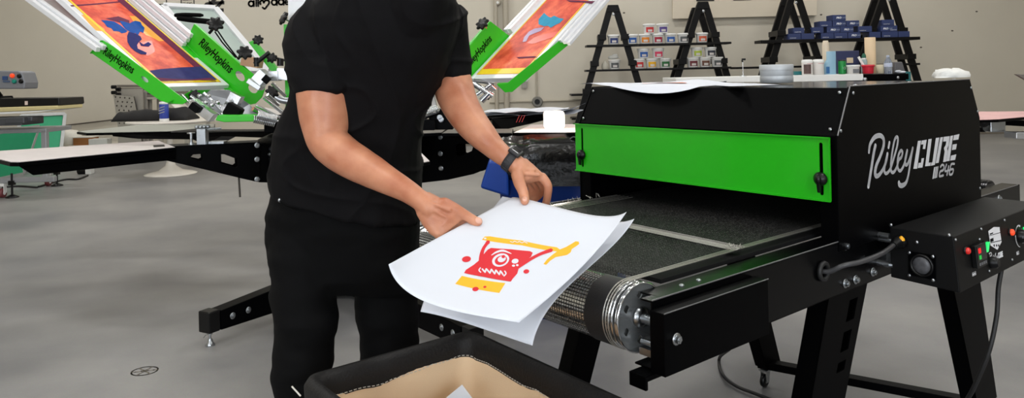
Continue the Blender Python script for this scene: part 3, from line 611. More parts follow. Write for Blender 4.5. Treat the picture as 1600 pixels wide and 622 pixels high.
# ---------------------------------------------------------------- canvas bin
BZ = .65; bF = Vector((-.12, 1.89, 0)); e1 = Vector((-.35, -.273, 0)).normalized(); e2 = Vector((.39, -.41, 0)).normalized()
e2 = (e2-e1*e2.dot(e1)).normalized(); BW, BL_ = .444, .78
bn = thing('canvas_cart', 'beige canvas bin cart with a black padded rim at the man\'s feet', 'bin', bF+e1*BW/2+e2*BL_/2, math.atan2(e2.y, e2.x))
def bpnt(a, b, z): return bF+e1*a+e2*b+UP*z
CANV = M('beige_canvas', (236, 208, 172), .85, 0, .05, 8, .25, 500)
CUFF = M('black_cuff_fabric', (17, 16, 16), .6, 0, .3, 25, .5, 160, .35)
def loop(off, z, wav=0, seed=0, n=14, rc=.035):
    # rounded rectangle loop at inset off
    pts = []; W0, L0 = BW-off, BL_-off; w_, l_ = off, off
    cs = [(w_, l_, PI, 1.5*PI), (W0, l_, 1.5*PI, 2*PI), (W0, L0, 0, PI/2), (w_, L0, PI/2, PI)]
    order = []
    for (cx, cy, a0, a1) in cs:
        sx = rc if cx == w_ else -rc; sy = rc if cy == l_ else -rc
        order.append([(cx+sx+rc*math.cos(a0+(a1-a0)*i/5), cy+sy+rc*math.sin(a0+(a1-a0)*i/5)) for i in range(6)])
    for k in range(4):
        pts += order[k]; p, q = order[k][-1], order[(k+1) % 4][0]
        for i in range(1, n): t = i/n; pts.append((p[0]+(q[0]-p[0])*t, p[1]+(q[1]-p[1])*t))
    out = []
    for i, (a, b) in enumerate(pts):
        v = bpnt(a, b, z); k = wav*noise.noise(Vector((a*7+seed, b*7, z*5)))
        c = bpnt(BW/2, BL_/2, z); d = (c-v).normalized(); out.append(v+d*k+UP*(k*.6)); 
    return out
def wavy(lp, k=1.0):
    return [p+UP*(k*(.011*noise.noise(Vector((p.x*11+3, p.y*11, 0)))+.005*noise.noise(Vector((p.x*31, p.y*31, 2))))) for p in lp]
m = MB(); m.loft([loop(.0, BZ-.10, .006, 3), loop(-.006, BZ-.05, .006, 2), loop(-.006, BZ-.012, .004, 1), loop(.002, BZ+.004, .003), loop(.016, BZ+.006, .003), loop(.026, BZ-.006, .004), loop(.029, BZ-.028, .006, 5), wavy(loop(.031, BZ-.050, .004, 7))], cap=False)
m.build('rim_cuff', CUFF, bn)['label'] = 'black padded fabric rim'
m = MB(); m.loft([loop(.001, BZ-.095, .003, 3), loop(.004, .35, .012, 4), loop(.012, .17, .004, 4)], cap=False)
m.loft([loop(.027, BZ-.028, .004, 7), loop(.036, BZ-.075, .010, 8), loop(.042, BZ-.14, .02, 8), loop(.05, .38, .03, 9), loop(.05, .18, .01, 9)], cap=False)
m.add(loop(.0, .175, 0)[:0]+[bpnt(.02, .02, .18), bpnt(BW-.02, .02, .18), bpnt(BW-.02, BL_-.02, .18), bpnt(.02, BL_-.02, .18)], [(0, 1, 2, 3)])
m.build('canvas_body', CANV, bn)
# stitching along the cuff
st_l = wavy(loop(.031, BZ-.0455, .004, 7)); m = MB()
for i in range(0, len(st_l)):
    p, q = st_l[i], st_l[(i+1) % len(st_l)]; c = bpnt(BW/2, BL_/2, BZ); L_ = (q-p).length; k = max(1, int(L_/.008))
    for j in range(k):
        a = p.lerp(q, j/k); b = p.lerp(q, (j+.6)/k); d = (c-a); d.z = 0; d = d.normalized()*.0022; m.tube([a+d, b+d], .0011, 4)
o_ = m.build('stitching', M('white_thread', (205, 200, 190), .7), bn)
m = MB(); m.tube(loop(.008, .16), .012, 8, close=True); m.build('base_frame', ZINC, bn)
for a in (.05, BW-.05):
    for b in (.05, BL_-.05):
        p = bpnt(a, b, 0); m = MB(); m.cyl(p+UP*.15, p+UP*.075, .012, n=8); m.bb(p.x-.018, p.x+.018, p.y-.018, p.y+.018, .07, .08); m.box(p+UP*.05+e1*.016, (.003, .03, .05)); m.box(p+UP*.05-e1*.016, (.003, .03, .05))
        c = m.build('caster', ZINC, bn); MB().lathe(p+UP*.035-e1*.012, e1, [(.028, 0), (.035, .004), (.035, .02), (.028, .024)], 18).build('wheel', BLKP, c)
m = MB(); p = P(456, 604, 1.6); m.tube([p, p+Vector((.022, -.012, -.016))], .002, 5); m.build('white_thread_end', M('white_thread'), bn)
# paper inside
def curl(nm, pts, label, thick=.0008):
    m = MB(); a = pts; m.loft([[Vector(p) for p in a], [Vector(p)+Vector((0, 0, -thick)) for p in a]], smooth=False); o = m.build(nm, PAP); return tag(o, label, 'paper')
MB()
o = MB().hexa([P(722, 601, 1.70), P(738, 622, 1.66), P(752, 690, 1.62), P(640, 668, 1.66)], [P(722, 601, 1.70)+Vector((.0, .002, -.001)), P(738, 622, 1.66)+Vector((0, .002, -.001)), P(752, 690, 1.62)+Vector((0, .002, -.001)), P(640, 668, 1.66)+Vector((0, .002, -.001))]).build('paper_sheet', PAP)
tag(o, 'pale paper corner sticking up inside the canvas bin', 'paper')
# ---------------------------------------------------------------- printed sheets in the hands
class Patch:
    def __init__(s, c00, c10, c11, c01, top, right, bottom, left, ):  # each edge: list of 4 points along it
        s.e = (top, right, bottom, left)
    @staticmethod
    def cub(p, t):
        # Lagrange through four evenly spaced points
        t3 = t*3; r = Vector((0, 0, 0))
        for i in range(4):
            w = 1.0
            for j in range(4):
                if j != i: w *= (t3-j)/(i-j)
            r += p[i]*w
        return r
    def __call__(s, u, v):
        T, R, B, L = s.e; c = s.cub
        return c(T, u)*(1-v)+c(B, u)*v+c(L, v)*(1-u)+c(R, v)*u-(T[0]*(1-u)*(1-v)+T[3]*u*(1-v)+B[0]*(1-u)*v+B[3]*u*v)
    def nrm(s, u, v, h=.01):
        a = s(u+h, v)-s(u-h, v); b = s(u, v+h)-s(u, v-h); n = a.cross(b); n.normalize(); return n if n.z > 0 else -n
    def inv(s, x, y):
        u = v = .5
        for _ in range(30):
            p = project(s(u, v)); du = project(s(u+.001, v)); dv = project(s(u, v+.001))
            a, b, c, d = (du[0]-p[0])/.001, (dv[0]-p[0])/.001, (du[1]-p[1])/.001, (dv[1]-p[1])/.001
            ex, ey = x-p[0], y-p[1]; det = a*d-b*c
            if abs(det) < 1e-9: break
            u += (ex*d-b*ey)/det; v += (a*ey-c*ex)/det; u = max(-.2, min(1.2, u)); v = max(-.2, min(1.2, v))
            if abs(ex)+abs(ey) < .01: break
        return u, v
    def mesh(s, name, mat, n=40, th=.0006):
        m = MB(); top = []; bot = []
        for i in range(n+1):
            for j in range(n+1): p = s(i/n, j/n); q = s.nrm(i/n, j/n); top.append(p); bot.append(p-q*th)
        N_ = (n+1)**2; fs = []
        for i in range(n):
            for j in range(n): a = i*(n+1)+j; f = (a, a+1, a+n+2, a+n+1); fs.append(f); fs.append(tuple(N_+k for k in f[::-1]))
        bd = [i*(n+1) for i in range(n)]+[n*(n+1)+j for j in range(n)]+[i*(n+1)+n for i in range(n, 0, -1)]+[j for j in range(n, 0, -1)]
        fs += [(bd[i], bd[(i+1) % len(bd)], N_+bd[(i+1) % len(bd)], N_+bd[i]) for i in range(len(bd))]
        m.add(top+bot, fs, True); return m.build(name, mat)
def ed(l): return [P(*p) for p in l]
TL, RR_, BB_, LL = (801, 308, 1.80), (979, 331, 1.66), (811, 504, 1.34), (607.5, 413, 1.40)
sh1 = Patch(0, 0, 0, 0, ed([TL, (857, 320, 1.74), (925, 336, 1.69), RR_]), ed([RR_, (932, 392, 1.56), (878, 447, 1.45), BB_]), ed([LL, (648, 463, 1.37), (725, 489, 1.345), BB_]), ed([TL, (737, 343, 1.66), (672, 378, 1.53), LL]))
s1 = sh1.mesh('printed_sheet', PAP); tag(s1, 'white sheet with red and yellow print, uppermost in the man\'s hands', 'paper')
TL2, R2, B2, L2 = (785, 307, 1.84), (991, 342, 1.70), (832, 540, 1.45), (657, 487, 1.53)
sh2 = Patch(0, 0, 0, 0, ed([TL2, (860, 326, 1.80), (930, 345, 1.75), R2]), ed([R2, (938, 402, 1.63), (874, 462, 1.53), B2]), ed([L2, (712, 500, 1.50), (773, 520, 1.475), B2]), ed([TL2, (738, 362, 1.74), (690, 420, 1.64), L2]))
s2 = sh2.mesh('paper_sheet', PAP); tag(s2, 'plain white sheet held beneath the printed one, its lower corner hanging lower', 'paper')
INR = M('print_red', (214, 18, 36), .55, 0, .03); INY = M('print_yellow', (250, 182, 24), .55, 0, .03)
def zs(x, y): return (590+x/2.393, 290+y/2.393)
def on_sheet(mb, pts, lift):
    uv = [Vector(sh1.inv(*zs(*p))+(0,)) for p in pts]; bmx = bmesh.new(); vv = [bmx.verts.new(p) for p in uv]; ee = [bmx.edges.new((vv[i], vv[(i+1) % len(vv)])) for i in range(len(vv))]
    bmesh.ops.triangle_fill(bmx, use_beauty=True, edges=ee)
    for _ in range(3):
        le = [e for e in bmx.edges if e.calc_length() > .035]
        if not le: break
        bmesh.ops.subdivide_edges(bmx, edges=le, cuts=1); bmesh.ops.triangulate(bmx, faces=bmx.faces)
    bmx.verts.index_update(); mb.add([sh1(v.co.x, v.co.y)+sh1.nrm(v.co.x, v.co.y)*lift for v in bmx.verts], [tuple(v.index for v in f.verts) for f in bmx.faces], True); bmx.free()
def ell(cx, cy, rx, ry, rot=0, n=20):
    return [(cx+rx*math.cos(a)*math.cos(rot)-ry*math.sin(a)*math.sin(rot), cy+rx*math.cos(a)*math.sin(rot)+ry*math.sin(a)*math.cos(rot)) for a in [2*PI*i/n for i in range(n)]]
def rib(pts, ws):
    q = catmull([Vector((x, y, 0)) for x, y in pts], 4); n = len(q); A = []; B = []
    for i, p in enumerate(q):
        t = (q[min(i+1, n-1)]-q[max(i-1, 0)]).normalized(); s_ = i/(n-1)*(len(ws)-1); k = min(int(s_), len(ws)-2); w = ws[k]+(ws[k+1]-ws[k])*(s_-k)
        A.append((p.x-t.y*w/2, p.y+t.x*w/2)); B.append((p.x+t.y*w/2, p.y-t.x*w/2))
    t = (q[-1]-q[-2]).normalized(); cap = [(q[-1].x+t.x*ws[-1]*.45, q[-1].y+t.y*ws[-1]*.45)]
    return A+cap+B[::-1]
m = MB()
on_sheet(m, [(315, 338), (478, 365), (455, 402), (290, 368)], .0003)
m.mark(); on_sheet(m, [(400, 191), (420, 190), (540, 206), (670, 231), (682, 240), (672, 247), (540, 224), (412, 207), (390, 203)], .0003)
m.mark(); on_sheet(m, [(740, 209), (752, 210), (754, 219), (726, 238), (722, 250), (708, 260), (665, 268), (645, 282), (630, 297), (620, 294), (634, 276), (655, 258), (680, 240), (705, 230)], .0004)
m.mk.insert(0, (0, 0)); m.build_each('yellow_ink', INY, s1)
m = MB()
on_sheet(m, [(412, 240), (424, 234), (500, 239), (570, 246), (580, 252), (574, 266), (556, 280), (530, 302), (522, 330), (506, 348), (498, 360), (400, 343), (323, 328), (330, 316), (358, 298), (380, 280), (396, 258)], .0006)
on_sheet(m, rib([(388, 292), (388, 265), (394, 240), (405, 222), (414, 211)], [22, 16, 12, 11, 15]), .0007)
on_sheet(m, rib([(520, 305), (548, 290), (575, 274), (610, 256), (650, 242)], [20, 13, 11, 11, 14]), .0007)
for e in ((332, 276, 17, 11), (556, 322, 11, 8), (366, 388, 12, 8), (401, 380, 6, 4)): on_sheet(m, ell(*e, rot=-.15), .0006)
m.build('red_ink', INR, s1)['label'] = 'red printed shapes'
m = MB()
on_sheet(m, ell(460, 280, 33, 24, -.35), .0009); on_sheet(m, ell(514, 284, 13, 9, -.2), .0009); on_sheet(m, ell(522, 299, 5, 4), .0009); on_sheet(m, ell(508, 301, 6, 4), .0009)
on_sheet(m, rib([(425, 262), (445, 250), (470, 245), (500, 256)], [2, 7, 8, 2]), .0009)
on_sheet(m, rib([(385, 308), (379, 318), (386, 326)], [4, 5, 4]), .0009); on_sheet(m, rib([(474, 320), (480, 330), (472, 340)], [4, 5, 4]), .0009)
tz = [(390, 312), (402, 326), (406, 312), (420, 329), (425, 314), (438, 332), (442, 317), (455, 335), (459, 320), (470, 336)]
for i in range(len(tz)-1): on_sheet(m, rib([tz[i], ((tz[i][0]+tz[i+1][0])/2, (tz[i][1]+tz[i+1][1])/2), tz[i+1]], [5, 6, 5]), .0009)
tz = [(495, 210), (505, 214), (512, 209), (522, 214), (530, 210), (540, 216), (548, 211), (560, 217)]
for i in range(len(tz)-1): on_sheet(m, rib([tz[i], ((tz[i][0]+tz[i+1][0])/2, (tz[i][1]+tz[i+1][1])/2), tz[i+1]], [2.4, 2.6, 2.4]), .0009)
on_sheet(m, ell(402, 199, 5, 3), .0009)
m.build('paper_gaps', PAP, s1)
m = MB(); on_sheet(m, ell(461, 281, 24, 17, -.35), .0011); m.build('red_ring', INR, s1)
m = MB(); on_sheet(m, ell(464, 277, 16, 11, -.35), .0013); m.build('white_disc', PAP, s1)
m = MB(); on_sheet(m, ell(470, 268, 7, 6, -.35), .0015); m.build('red_dot', INR, s1)
# ---------------------------------------------------------------- the man
SK = bpy.data.materials.new('skin'); SK.use_nodes = True
_n = SK.node_tree; _b = _n.nodes['Principled BSDF']; _tc = _n.nodes.new('ShaderNodeTexCoord')
_a = _n.nodes.new('ShaderNodeTexNoise'); _a.inputs['Scale'].default_value = 14; _a.inputs['Detail'].default_value = 5
_r = _n.nodes.new('ShaderNodeValToRGB'); _r.color_ramp.elements[0].color = srgb(178, 110, 80); _r.color_ramp.elements[1].color = srgb(212, 150, 117)
_r.color_ramp.elements[0].position = .3; _r.color_ramp.elements[1].position = .7
_n.links.new(_tc.outputs['Object'], _a.inputs['Vector']); _n.links.new(_a.outputs['Fac'], _r.inputs['Fac']); _n.links.new(_r.outputs['Color'], _b.inputs['Base Color'])
_b.inputs['Roughness'].default_value = .42; _b.inputs['Subsurface Weight'].default_value = .12; _b.inputs['Subsurface Radius'].default_value = (.01, .004, .002); _b.inputs['Subsurface Scale'].default_value = .5
_a2 = _n.nodes.new('ShaderNodeTexNoise'); _a2.inputs['Scale'].default_value = 260; _a3 = _n.nodes.new('ShaderNodeTexNoise'); _a3.inputs['Scale'].default_value = 40
_bp = _n.nodes.new('ShaderNodeBump'); _bp.inputs['Strength'].default_value = .25; _bp.inputs['Distance'].default_value = .001
_n.links.new(_tc.outputs['Object'], _a2.inputs['Vector']); _n.links.new(_a2.outputs['Fac'], _bp.inputs['Height']); _n.links.new(_bp.outputs['Normal'], _b.inputs['Normal'])
def PR(x, y, Z, r): return (P(x, y, Z), r*Z/F)
def tubep(mb, lst, n=36, flat=None):
    pts = [a for a, _ in lst]; rs = [b for _, b in lst]; q = catmull(pts, 4); m_ = len(pts)-1
    R_ = [v.x for v in catmull([(r_, 0, 0) for r_ in rs], 4)]
    mb.tube(q, R_, n); mb.sphere(q[0], R_[0], n, 10); mb.sphere(q[-1], R_[-1], n, 10)
def ering(l, r, dz, Zc, n=32, k=2.3):     # ellipse-like ring from the left/right outline points at distance Zc with depth radius dz
    a = P(l[0], l[1], Zc); b = P(r[0], r[1], Zc); c = (a+b)/2; u = (b-a)/2; w = Vector((0, dz, 0)); out = []
    for i in range(n):
        t = 2*PI*i/n; ct, st_ = math.cos(t), math.sin(t); ct = math.copysign(abs(ct)**(2/k), ct); st_ = math.copysign(abs(st_)**(2/k), st_); out.append(c+u*ct+w*st_)
    return out
def solid(name, mb, voxel, smooth_it, mat, parent, disp=None, post=None):
    me = bpy.data.meshes.new(name+'_src'); me.from_pydata(mb.v, [], mb.f)
    bm = bmesh.new(); bm.from_mesh(me); bmesh.ops.recalc_face_normals(bm, faces=bm.faces); bm.to_mesh(me); bm.free()
    t = bpy.data.objects.new(name+'_src', me); COL.objects.link(t)
    r = t.modifiers.new('r', 'REMESH'); r.mode = 'VOXEL'; r.voxel_size = voxel; r.use_smooth_shade = True
    s_ = t.modifiers.new('s', 'SMOOTH'); s_.factor = .5; s_.iterations = smooth_it
    bpy.context.view_layer.update()
    me2 = bpy.data.meshes.new_from_object(t.evaluated_get(bpy.context.evaluated_depsgraph_get())); bpy.data.objects.remove(t)
    if disp:
        nn = [v.normal.copy() for v in me2.vertices]
        for v, n_ in zip(me2.vertices, nn): v.co = v.co+n_*disp(v.co)
    me2.name = name; me2.materials.clear(); me2.materials.append(mat)
    for p in me2.polygons: p.use_smooth = True
    o = bpy.data.objects.new(name, me2); COL.objects.link(o)
    if parent is not None: o.parent = parent; o.matrix_parent_inverse = parent_world(parent).inverted()
    return o
B = MB()
# right arm of the man (left in the photograph)
tubep(B, [PR(520, 50, 1.86, 30), PR(512, 110, 1.84, 42), PR(508, 142, 1.83, 44.5), PR(507, 172, 1.82, 40.5), PR(509, 200, 1.81, 36), PR(514, 221, 1.80, 32), PR(530, 237, 1.78, 30.5), PR(556, 254, 1.755, 28.5), PR(585, 270, 1.725, 25), PR(613, 286, 1.69, 21), PR(638, 300, 1.665, 17.5), PR(657, 313, 1.645, 16), PR(672, 325, 1.635, 17)])
B.sphere(P(504, 232, 1.83), .026)
# left arm (right in the photograph)
tubep(B, [PR(700, 50, 1.96, 24), PR(704, 95, 1.97, 28), PR(706, 122, 1.97, 30), PR(711, 145, 1.96, 31), PR(721, 168, 1.93, 28.5), PR(735, 190, 1.90, 26.5), PR(753, 211, 1.87, 22.5), PR(771, 230, 1.85, 18.5), PR(786, 243, 1.83, 16.3), PR(799, 252, 1.825, 15.2), PR(812, 262, 1.82, 15.5)])
# torso, hips, legs
def loftp(mb, rings): mb.loft(rings)
loftp(B, [ering((450, 370), (630, 376), .085, 2.05), ering((444, 345), (636, 352), .095, 2.04), ering((444, 305), (634, 322), .098, 2.03), ering((450, 240), (636, 255), .10, 2.0), ering((466, 170), (652, 178), .115, 1.95), ering((482, 110), (675, 118), .12, 1.91), ering((485, 60), (700, 68), .115, 1.88), ering((500, 28), (708, 36), .10, 1.86), ering((560, 2), (690, 8), .075, 1.84)])
tubep(B, [PR(645, 40, 1.83, 50), PR(648, 10, 1.78, 40), PR(652, -30, 1.74, 38), PR(658, -70, 1.72, 37)])
def leg3(hip, knee, ank, r): 
    tubep(B, [(hip, r[0]), (hip.lerp(knee, .5), r[1]), (knee, r[2]), (knee.lerp(ank, .35), r[3]), (ank, r[4])])
hipL, hipR = P(488, 370, 2.02), P(598, 372, 2.08)
kneL, kneR = P(474, 590, 1.97), P(606, 575, 2.10)
ankL, ankR = Vector((-.575, 2.02, .09)), Vector((-.33, 2.22, .09))
leg3(hipL, kneL, ankL, (.066, .062, .05, .05, .036)); leg3(hipR, kneR, ankR, (.066, .062, .05, .05, .036))
for a_, d_ in ((ankL, Vector((.15, -.95, 0)).normalized()), (ankR, Vector((.3, -.9, 0)).normalized())):
    tubep(B, [(a_+UP*-.04-d_*.03, .034), (a_+UP*-.05+d_*.06, .03), (a_+UP*-.06+d_*.13, .022)])
# head, looking down at the sheet
HC = P(672, -130, 1.66); fd = Vector((.55, -.62, -.52)).normalized(); hs = fd.cross(UP).normalized(); hu = hs.cross(fd).normalized()
HM = Matrix((( hs.x, fd.x, hu.x), (hs.y, fd.y, hu.y), (hs.z, fd.z, hu.z)))
def hp(a, b, c): return HC+hs*a+fd*b+hu*c
B.sphere(hp(0, -.012, .03), (.074, .096, .085), 28, 18, HM); B.sphere(hp(0, .03, -.035), (.056, .062, .075), 24, 16, HM); B.sphere(hp(0, .062, -.085), (.026, .022, .022), 16, 10, HM)
B.tube([hp(0, .085, .012), hp(0, .105, -.022), hp(0, .098, -.036)], [.008, .013, .012], 10); B.sphere(hp(0, .107, -.026), .0125, 10, 8)
for s_ in (-1, 1):
    B.sphere(hp(.076*s_, -.005, -.005), (.008, .02, .032), 12, 10, HM); B.sphere(hp(.03*s_, .078, .03), (.026, .014, .008), 12, 8, HM); B.sphere(hp(.035*s_, .066, -.025), (.02, .02, .018), 12, 8, HM); B.sphere(hp(.011*s_, .1, -.034), .008, 8, 6)
B.sphere(hp(0, .085, -.052), (.024, .011, .006), 14, 8, HM); B.sphere(hp(0, .083, -.062), (.02, .011, .007), 14, 8, HM)
B.tube([P(655, -50, 1.74), hp(0, -.03, -.05)], [.058, .055], 20)
# hands
def finger(pts, rs):
    tubep(B, [(p, r) for p, r in zip(pts, rs)], 12)
def onS(x, y, lift): u, v = sh1.inv(x, y); return sh1(u, v)+sh1.nrm(u, v)*lift
# near hand : back of hand towards the camera, thumb on the paper, fingers beneath
w0 = P(672, 325, 1.635); 
tipT = onS(747, 351, .008)
def palm(rows):
    # rows of (left px, right px, Z, thickness)
    rings = []
    for l, r, Z1, Z2, th in rows:
        a = P(l[0], l[1], Z1); b = P(r[0], r[1], Z2); c = (a+b)/2; u = (b-a)/2; t = Vector((0, 1, 0)); t = (t-u.normalized()*t.dot(u.normalized())).normalized(); n_ = 20
        rings.append([c+u*math.copysign(abs(math.cos(k))**.8, math.cos(k))+t*th*math.copysign(abs(math.sin(k))**.8, math.sin(k)) for k in [2*PI*i/n_ for i in range(n_)]])
    B.loft(rings)
palm([((647, 322), (670, 300), 1.65, 1.65, .021), ((652, 337), (686, 308), 1.64, 1.64, .021), ((660, 352), (703, 318), 1.63, 1.64, .0205), ((671, 366), (716, 329), 1.62, 1.64, .018), ((684, 374), (724, 342), 1.61, 1.65, .013)])
finger([P(694, 319, 1.635), P(712, 328, 1.635), P(728, 337, 1.64), P(740, 346, 1.645).lerp(tipT, .4), tipT], [.0155, .014, .0118, .0108, .0088])
finger([P(708, 336, 1.645), P(722, 346, 1.655), P(733, 356, 1.68), P(742, 364, 1.70)], [.011, .0095, .0088, .0078])
finger([P(702, 346, 1.635), P(714, 357, 1.65), P(727, 368, 1.68), P(737, 377, 1.70)], [.011, .010, .009, .008])
finger([P(694, 356, 1.625), P(706, 367, 1.64), P(719, 380, 1.67), P(729, 389, 1.69)], [.0105, .0095, .0088, .008])
finger([P(684, 366, 1.615), P(692, 377, 1.63), P(703, 390, 1.66), P(711, 398, 1.68)], [.0095, .0085, .0075, .007])
# far hand : thumb down on the paper, fingers curled beneath its edge
tip2 = onS(820, 319, .007)
palm([((794, 266), (822, 247), 1.83, 1.83, .018), ((802, 276), (834, 257), 1.82, 1.83, .020), ((808, 287), (846, 269), 1.815, 1.835, .018), ((820, 288), (854, 279), 1.83, 1.84, .012)])
finger([P(808, 272, 1.80), P(812, 286, 1.785), P(817, 298, 1.775), P(819.5, 309, 1.78).lerp(tip2, .3), tip2], [.0155, .0145, .0128, .0122, .0098])
finger([P(847, 277, 1.835), P(856, 290, 1.825), P(855.5, 304, 1.83), P(853, 317, 1.845), P(846, 330, 1.865)], [.012, .0112, .0102, .0095, .0078])
finger([P(840, 280, 1.855), P(848, 294, 1.865), P(843, 305, 1.88), P(835, 312, 1.89), P(828, 320, 1.90)], [.0105, .0095, .009, .0083, .0075])
finger([P(832, 283, 1.87), P(839, 295, 1.885), P(834, 306, 1.90), P(827, 312, 1.91)], [.0100, .009, .0085, .0075])
finger([P(826, 285, 1.885), P(830, 296, 1.90), P(826, 306, 1.92)], [.009, .008, .007])
# tendons and knuckles of the backs of the hands
for a_, b_2 in (((803, 262), (836, 266)), ((806, 270), (845, 274))): B.tube(catmull([P(*a_, 1.806), P((a_[0]+b_2[0])/2, (a_[1]+b_2[1])/2, 1.803), P(*b_2, 1.812)], 4), .004, 8)
for a_, b_2 in (((668, 314), (704, 330)), ((668, 322), (699, 341)), ((668, 332), (692, 352))): B.tube(catmull([P(*a_, 1.621), P((a_[0]+b_2[0])/2, (a_[1]+b_2[1])/2, 1.616), P(*b_2, 1.618)], 4), .0042, 8)
man = thing('person', 'man in black t-shirt and black jeans bending over with a printed sheet', 'person', (-.46, 2.1, 0))
def veins(c):
    return .0012*noise.noise(c*16)+.0008*noise.noise(Vector((c.x*30, c.y*30, c.z*12)))
skin = solid('body', B, .003, 3, SK, man, veins)
# nails
NAIL = M('finger_nail', (222, 170, 148), .3)
for tip, d, nn in ((tipT, (tipT-P(728, 337, 1.64)).normalized(), None), (tip2, (tip2-P(819, 298, 1.78)).normalized(), None)):
    up = (CAM+Vector((0, 0, .6))-tip).normalized(); up = (up-d*up.dot(d)).normalized(); sd = d.cross(up)
    MB().sphere(tip+up*.0062-d*.001, (.0068, .0085, .0032), 14, 8, Matrix(((sd.x, d.x, up.x), (sd.y, d.y, up.y), (sd.z, d.z, up.z)))).build('thumb_nail', NAIL, skin)
# hair, eyes
HB = MB(); HB.sphere(hp(0, -.024, .045), (.081, .098, .085), 28, 16, HM); HB.sphere(hp(0, -.06, .0), (.07, .06, .07), 24, 14, HM)
solid('hair', HB, .006, 2, M('brown_hair', (58, 42, 32), .6, 0, .3, 60, .6, 120), man, lambda c: .003*noise.noise(c*90))
for s_ in (-1, 1):
    e = MB().sphere(hp(.031*s_, .074, .008), .0125, 16, 12).build('eye', M('eye_white', (225, 222, 216), .2), man)
    MB().sphere(hp(.031*s_, .0835, .004), .0055, 12, 8).build('iris', M('iris', (60, 44, 34), .2), e)
# t-shirt
SHIRT = M('black_jersey', (12, 11, 13), .75, 0, .08, 60, .3, 900, .14)
T_ = MB()
loftp(T_, [ering((427, 303), (653, 345), .142, 2.035), ering((426, 285), (652, 318), .142, 2.03), ering((428, 258), (651, 280), .137, 2.01), ering((436, 218), (653, 236), .135, 1.985), ering((448, 178), (663, 186), .135, 1.955), ering((460, 140), (678, 148), .137, 1.93), ering((468, 100), (696, 108), .140, 1.905), ering((472, 62), (708, 70), .142, 1.88), ering((478, 30), (716, 38), .138, 1.86), ering((500, 2), (716, 10), .125, 1.84), ering((540, -20), (706, -14), .11, 1.82), ering((590, -38), (698, -34), .09, 1.80)])
T_.tube([P(640, 20, 1.81), P(650, -8, 1.78), P(653, -28, 1.76)], [.088, .084, .078], 28)
tubep(T_, [PR(520, 28, 1.86, 40), PR(500, 50, 1.85, 49), PR(497, 80, 1.84, 52)], 28)
def sleeve(lst):
    q = [(P(x, y, Z), r*Z/F) for x, y, Z, r in lst]; T_.tube([a for a, _ in q], [b for _, b in q], 32)
sleeve([(500, 45, 1.85, 48), (496, 70, 1.845, 52), (499, 95, 1.84, 51), (504, 118, 1.835, 50), (508, 137, 1.83, 48.5), (508.5, 142, 1.83, 47.5)])
tubep(T_, [PR(690, 25, 1.90, 30), PR(701, 40, 1.94, 29)], 24)
sleeve([(698, 20, 1.92, 30), (701, 45, 1.95, 29), (703, 75, 1.965, 29), (705, 100, 1.97, 29.5), (706, 116, 1.97, 29.5), (706, 120, 1.97, 29)])
def wr(c):
    a = noise.noise(Vector((c.x*7+c.z*2, c.y*5, c.z*3.0-c.x*1.5)))*.009 + noise.noise(Vector((c.x*16+c.z*6+5, c.y*10, c.z*8-c.x*5)))*.005
    r = 1-abs(noise.noise(Vector((c.x*8+2, c.y*6, c.z*2.6+c.x*2)))*2.2); r2 = 1-abs(noise.noise(Vector((c.x*5+c.z*5, c.y*4, c.z*7-c.x*3)))*2.6)
    return a + .0012*noise.noise(Vector((c.x*30, c.y*20, c.z*22))) + .007*max(0, r)**3 + .006*max(0, r2)**5
sh = solid('t_shirt', T_, .005, 4, SHIRT, man, wr); sh['label'] = 'black short-sleeved t-shirt'
# neckline band and sleeve hems
m = MB(); nk = [P(653, -30, 1.755)+Vector((.075*math.cos(a), .06*math.sin(a)-.01, .012*math.sin(a))) for a in [2*PI*i/36 for i in range(36)]]; m.tube(nk, .006, 8, close=True); m.build('collar', SHIRT, sh)
# jeans
J = MB()
loftp(J, [ering((437, 275), (640, 308), .118, 2.03), ering((428, 300), (650, 330), .127, 2.035), ering((416, 335), (655, 350), .132, 2.045), ering((417, 365), (656, 375), .13, 2.05), ering((421, 395), (655, 400), .125, 2.05), ering((423, 425), (655, 430), .115, 2.05), ering((430, 450), (652, 455), .09, 2.055)])
tubep(J, [PR(478, 350, 2.03, 52), PR(474, 400, 2.01, 53), PR(476, 450, 2.0, 51.5), PR(477, 500, 1.99, 49.5), PR(475, 545, 1.985, 47.5), PR(470, 590, 1.98, 45)], 28)
tubep(J, [PR(600, 350, 2.08, 52), PR(599, 400, 2.085, 53.5), PR(603, 450, 2.09, 50.5), PR(606, 500, 2.10, 48), PR(607, 545, 2.11, 45), PR(606, 585, 2.12, 43)], 28)
for kn, an, r_ in ((P(470, 590, 1.98), ankL, .074), (P(606, 585, 2.12), ankR, .074)):
    tubep(J, [(kn, r_), (kn.lerp(an, .3), .070), (kn.lerp(an, .65), .064), (an+UP*.04, .055), (an+UP*.0, .056)], 28)
JM = M('black_denim', (6, 6, 7), .75, 0, .2, 120, .3, 1500, .12)
def wj(c):
    v = noise.noise(Vector((c.x*6, c.y*6, c.z*16)))*.010+noise.noise(Vector((c.x*14, c.y*10, c.z*34)))*.003
    return v
jn = solid('jeans', J, .006, 4, JM, man, wj); jn['label'] = 'black denim jeans'
m = MB()
for x, y in ((437, 313),): q = P(x, y, 1.925); m.mark().sphere(q, (.005, .004, .005), 10, 8)
m.build_each('rivet', ZINC, jn)
m = MB(); m.tube(catmull([P(437, 313, 1.913), P(445, 322, 1.912), P(462, 330, 1.91), P(478, 328, 1.908)], 5), .0018, 5); m.build('pocket_seam', JM, jn)
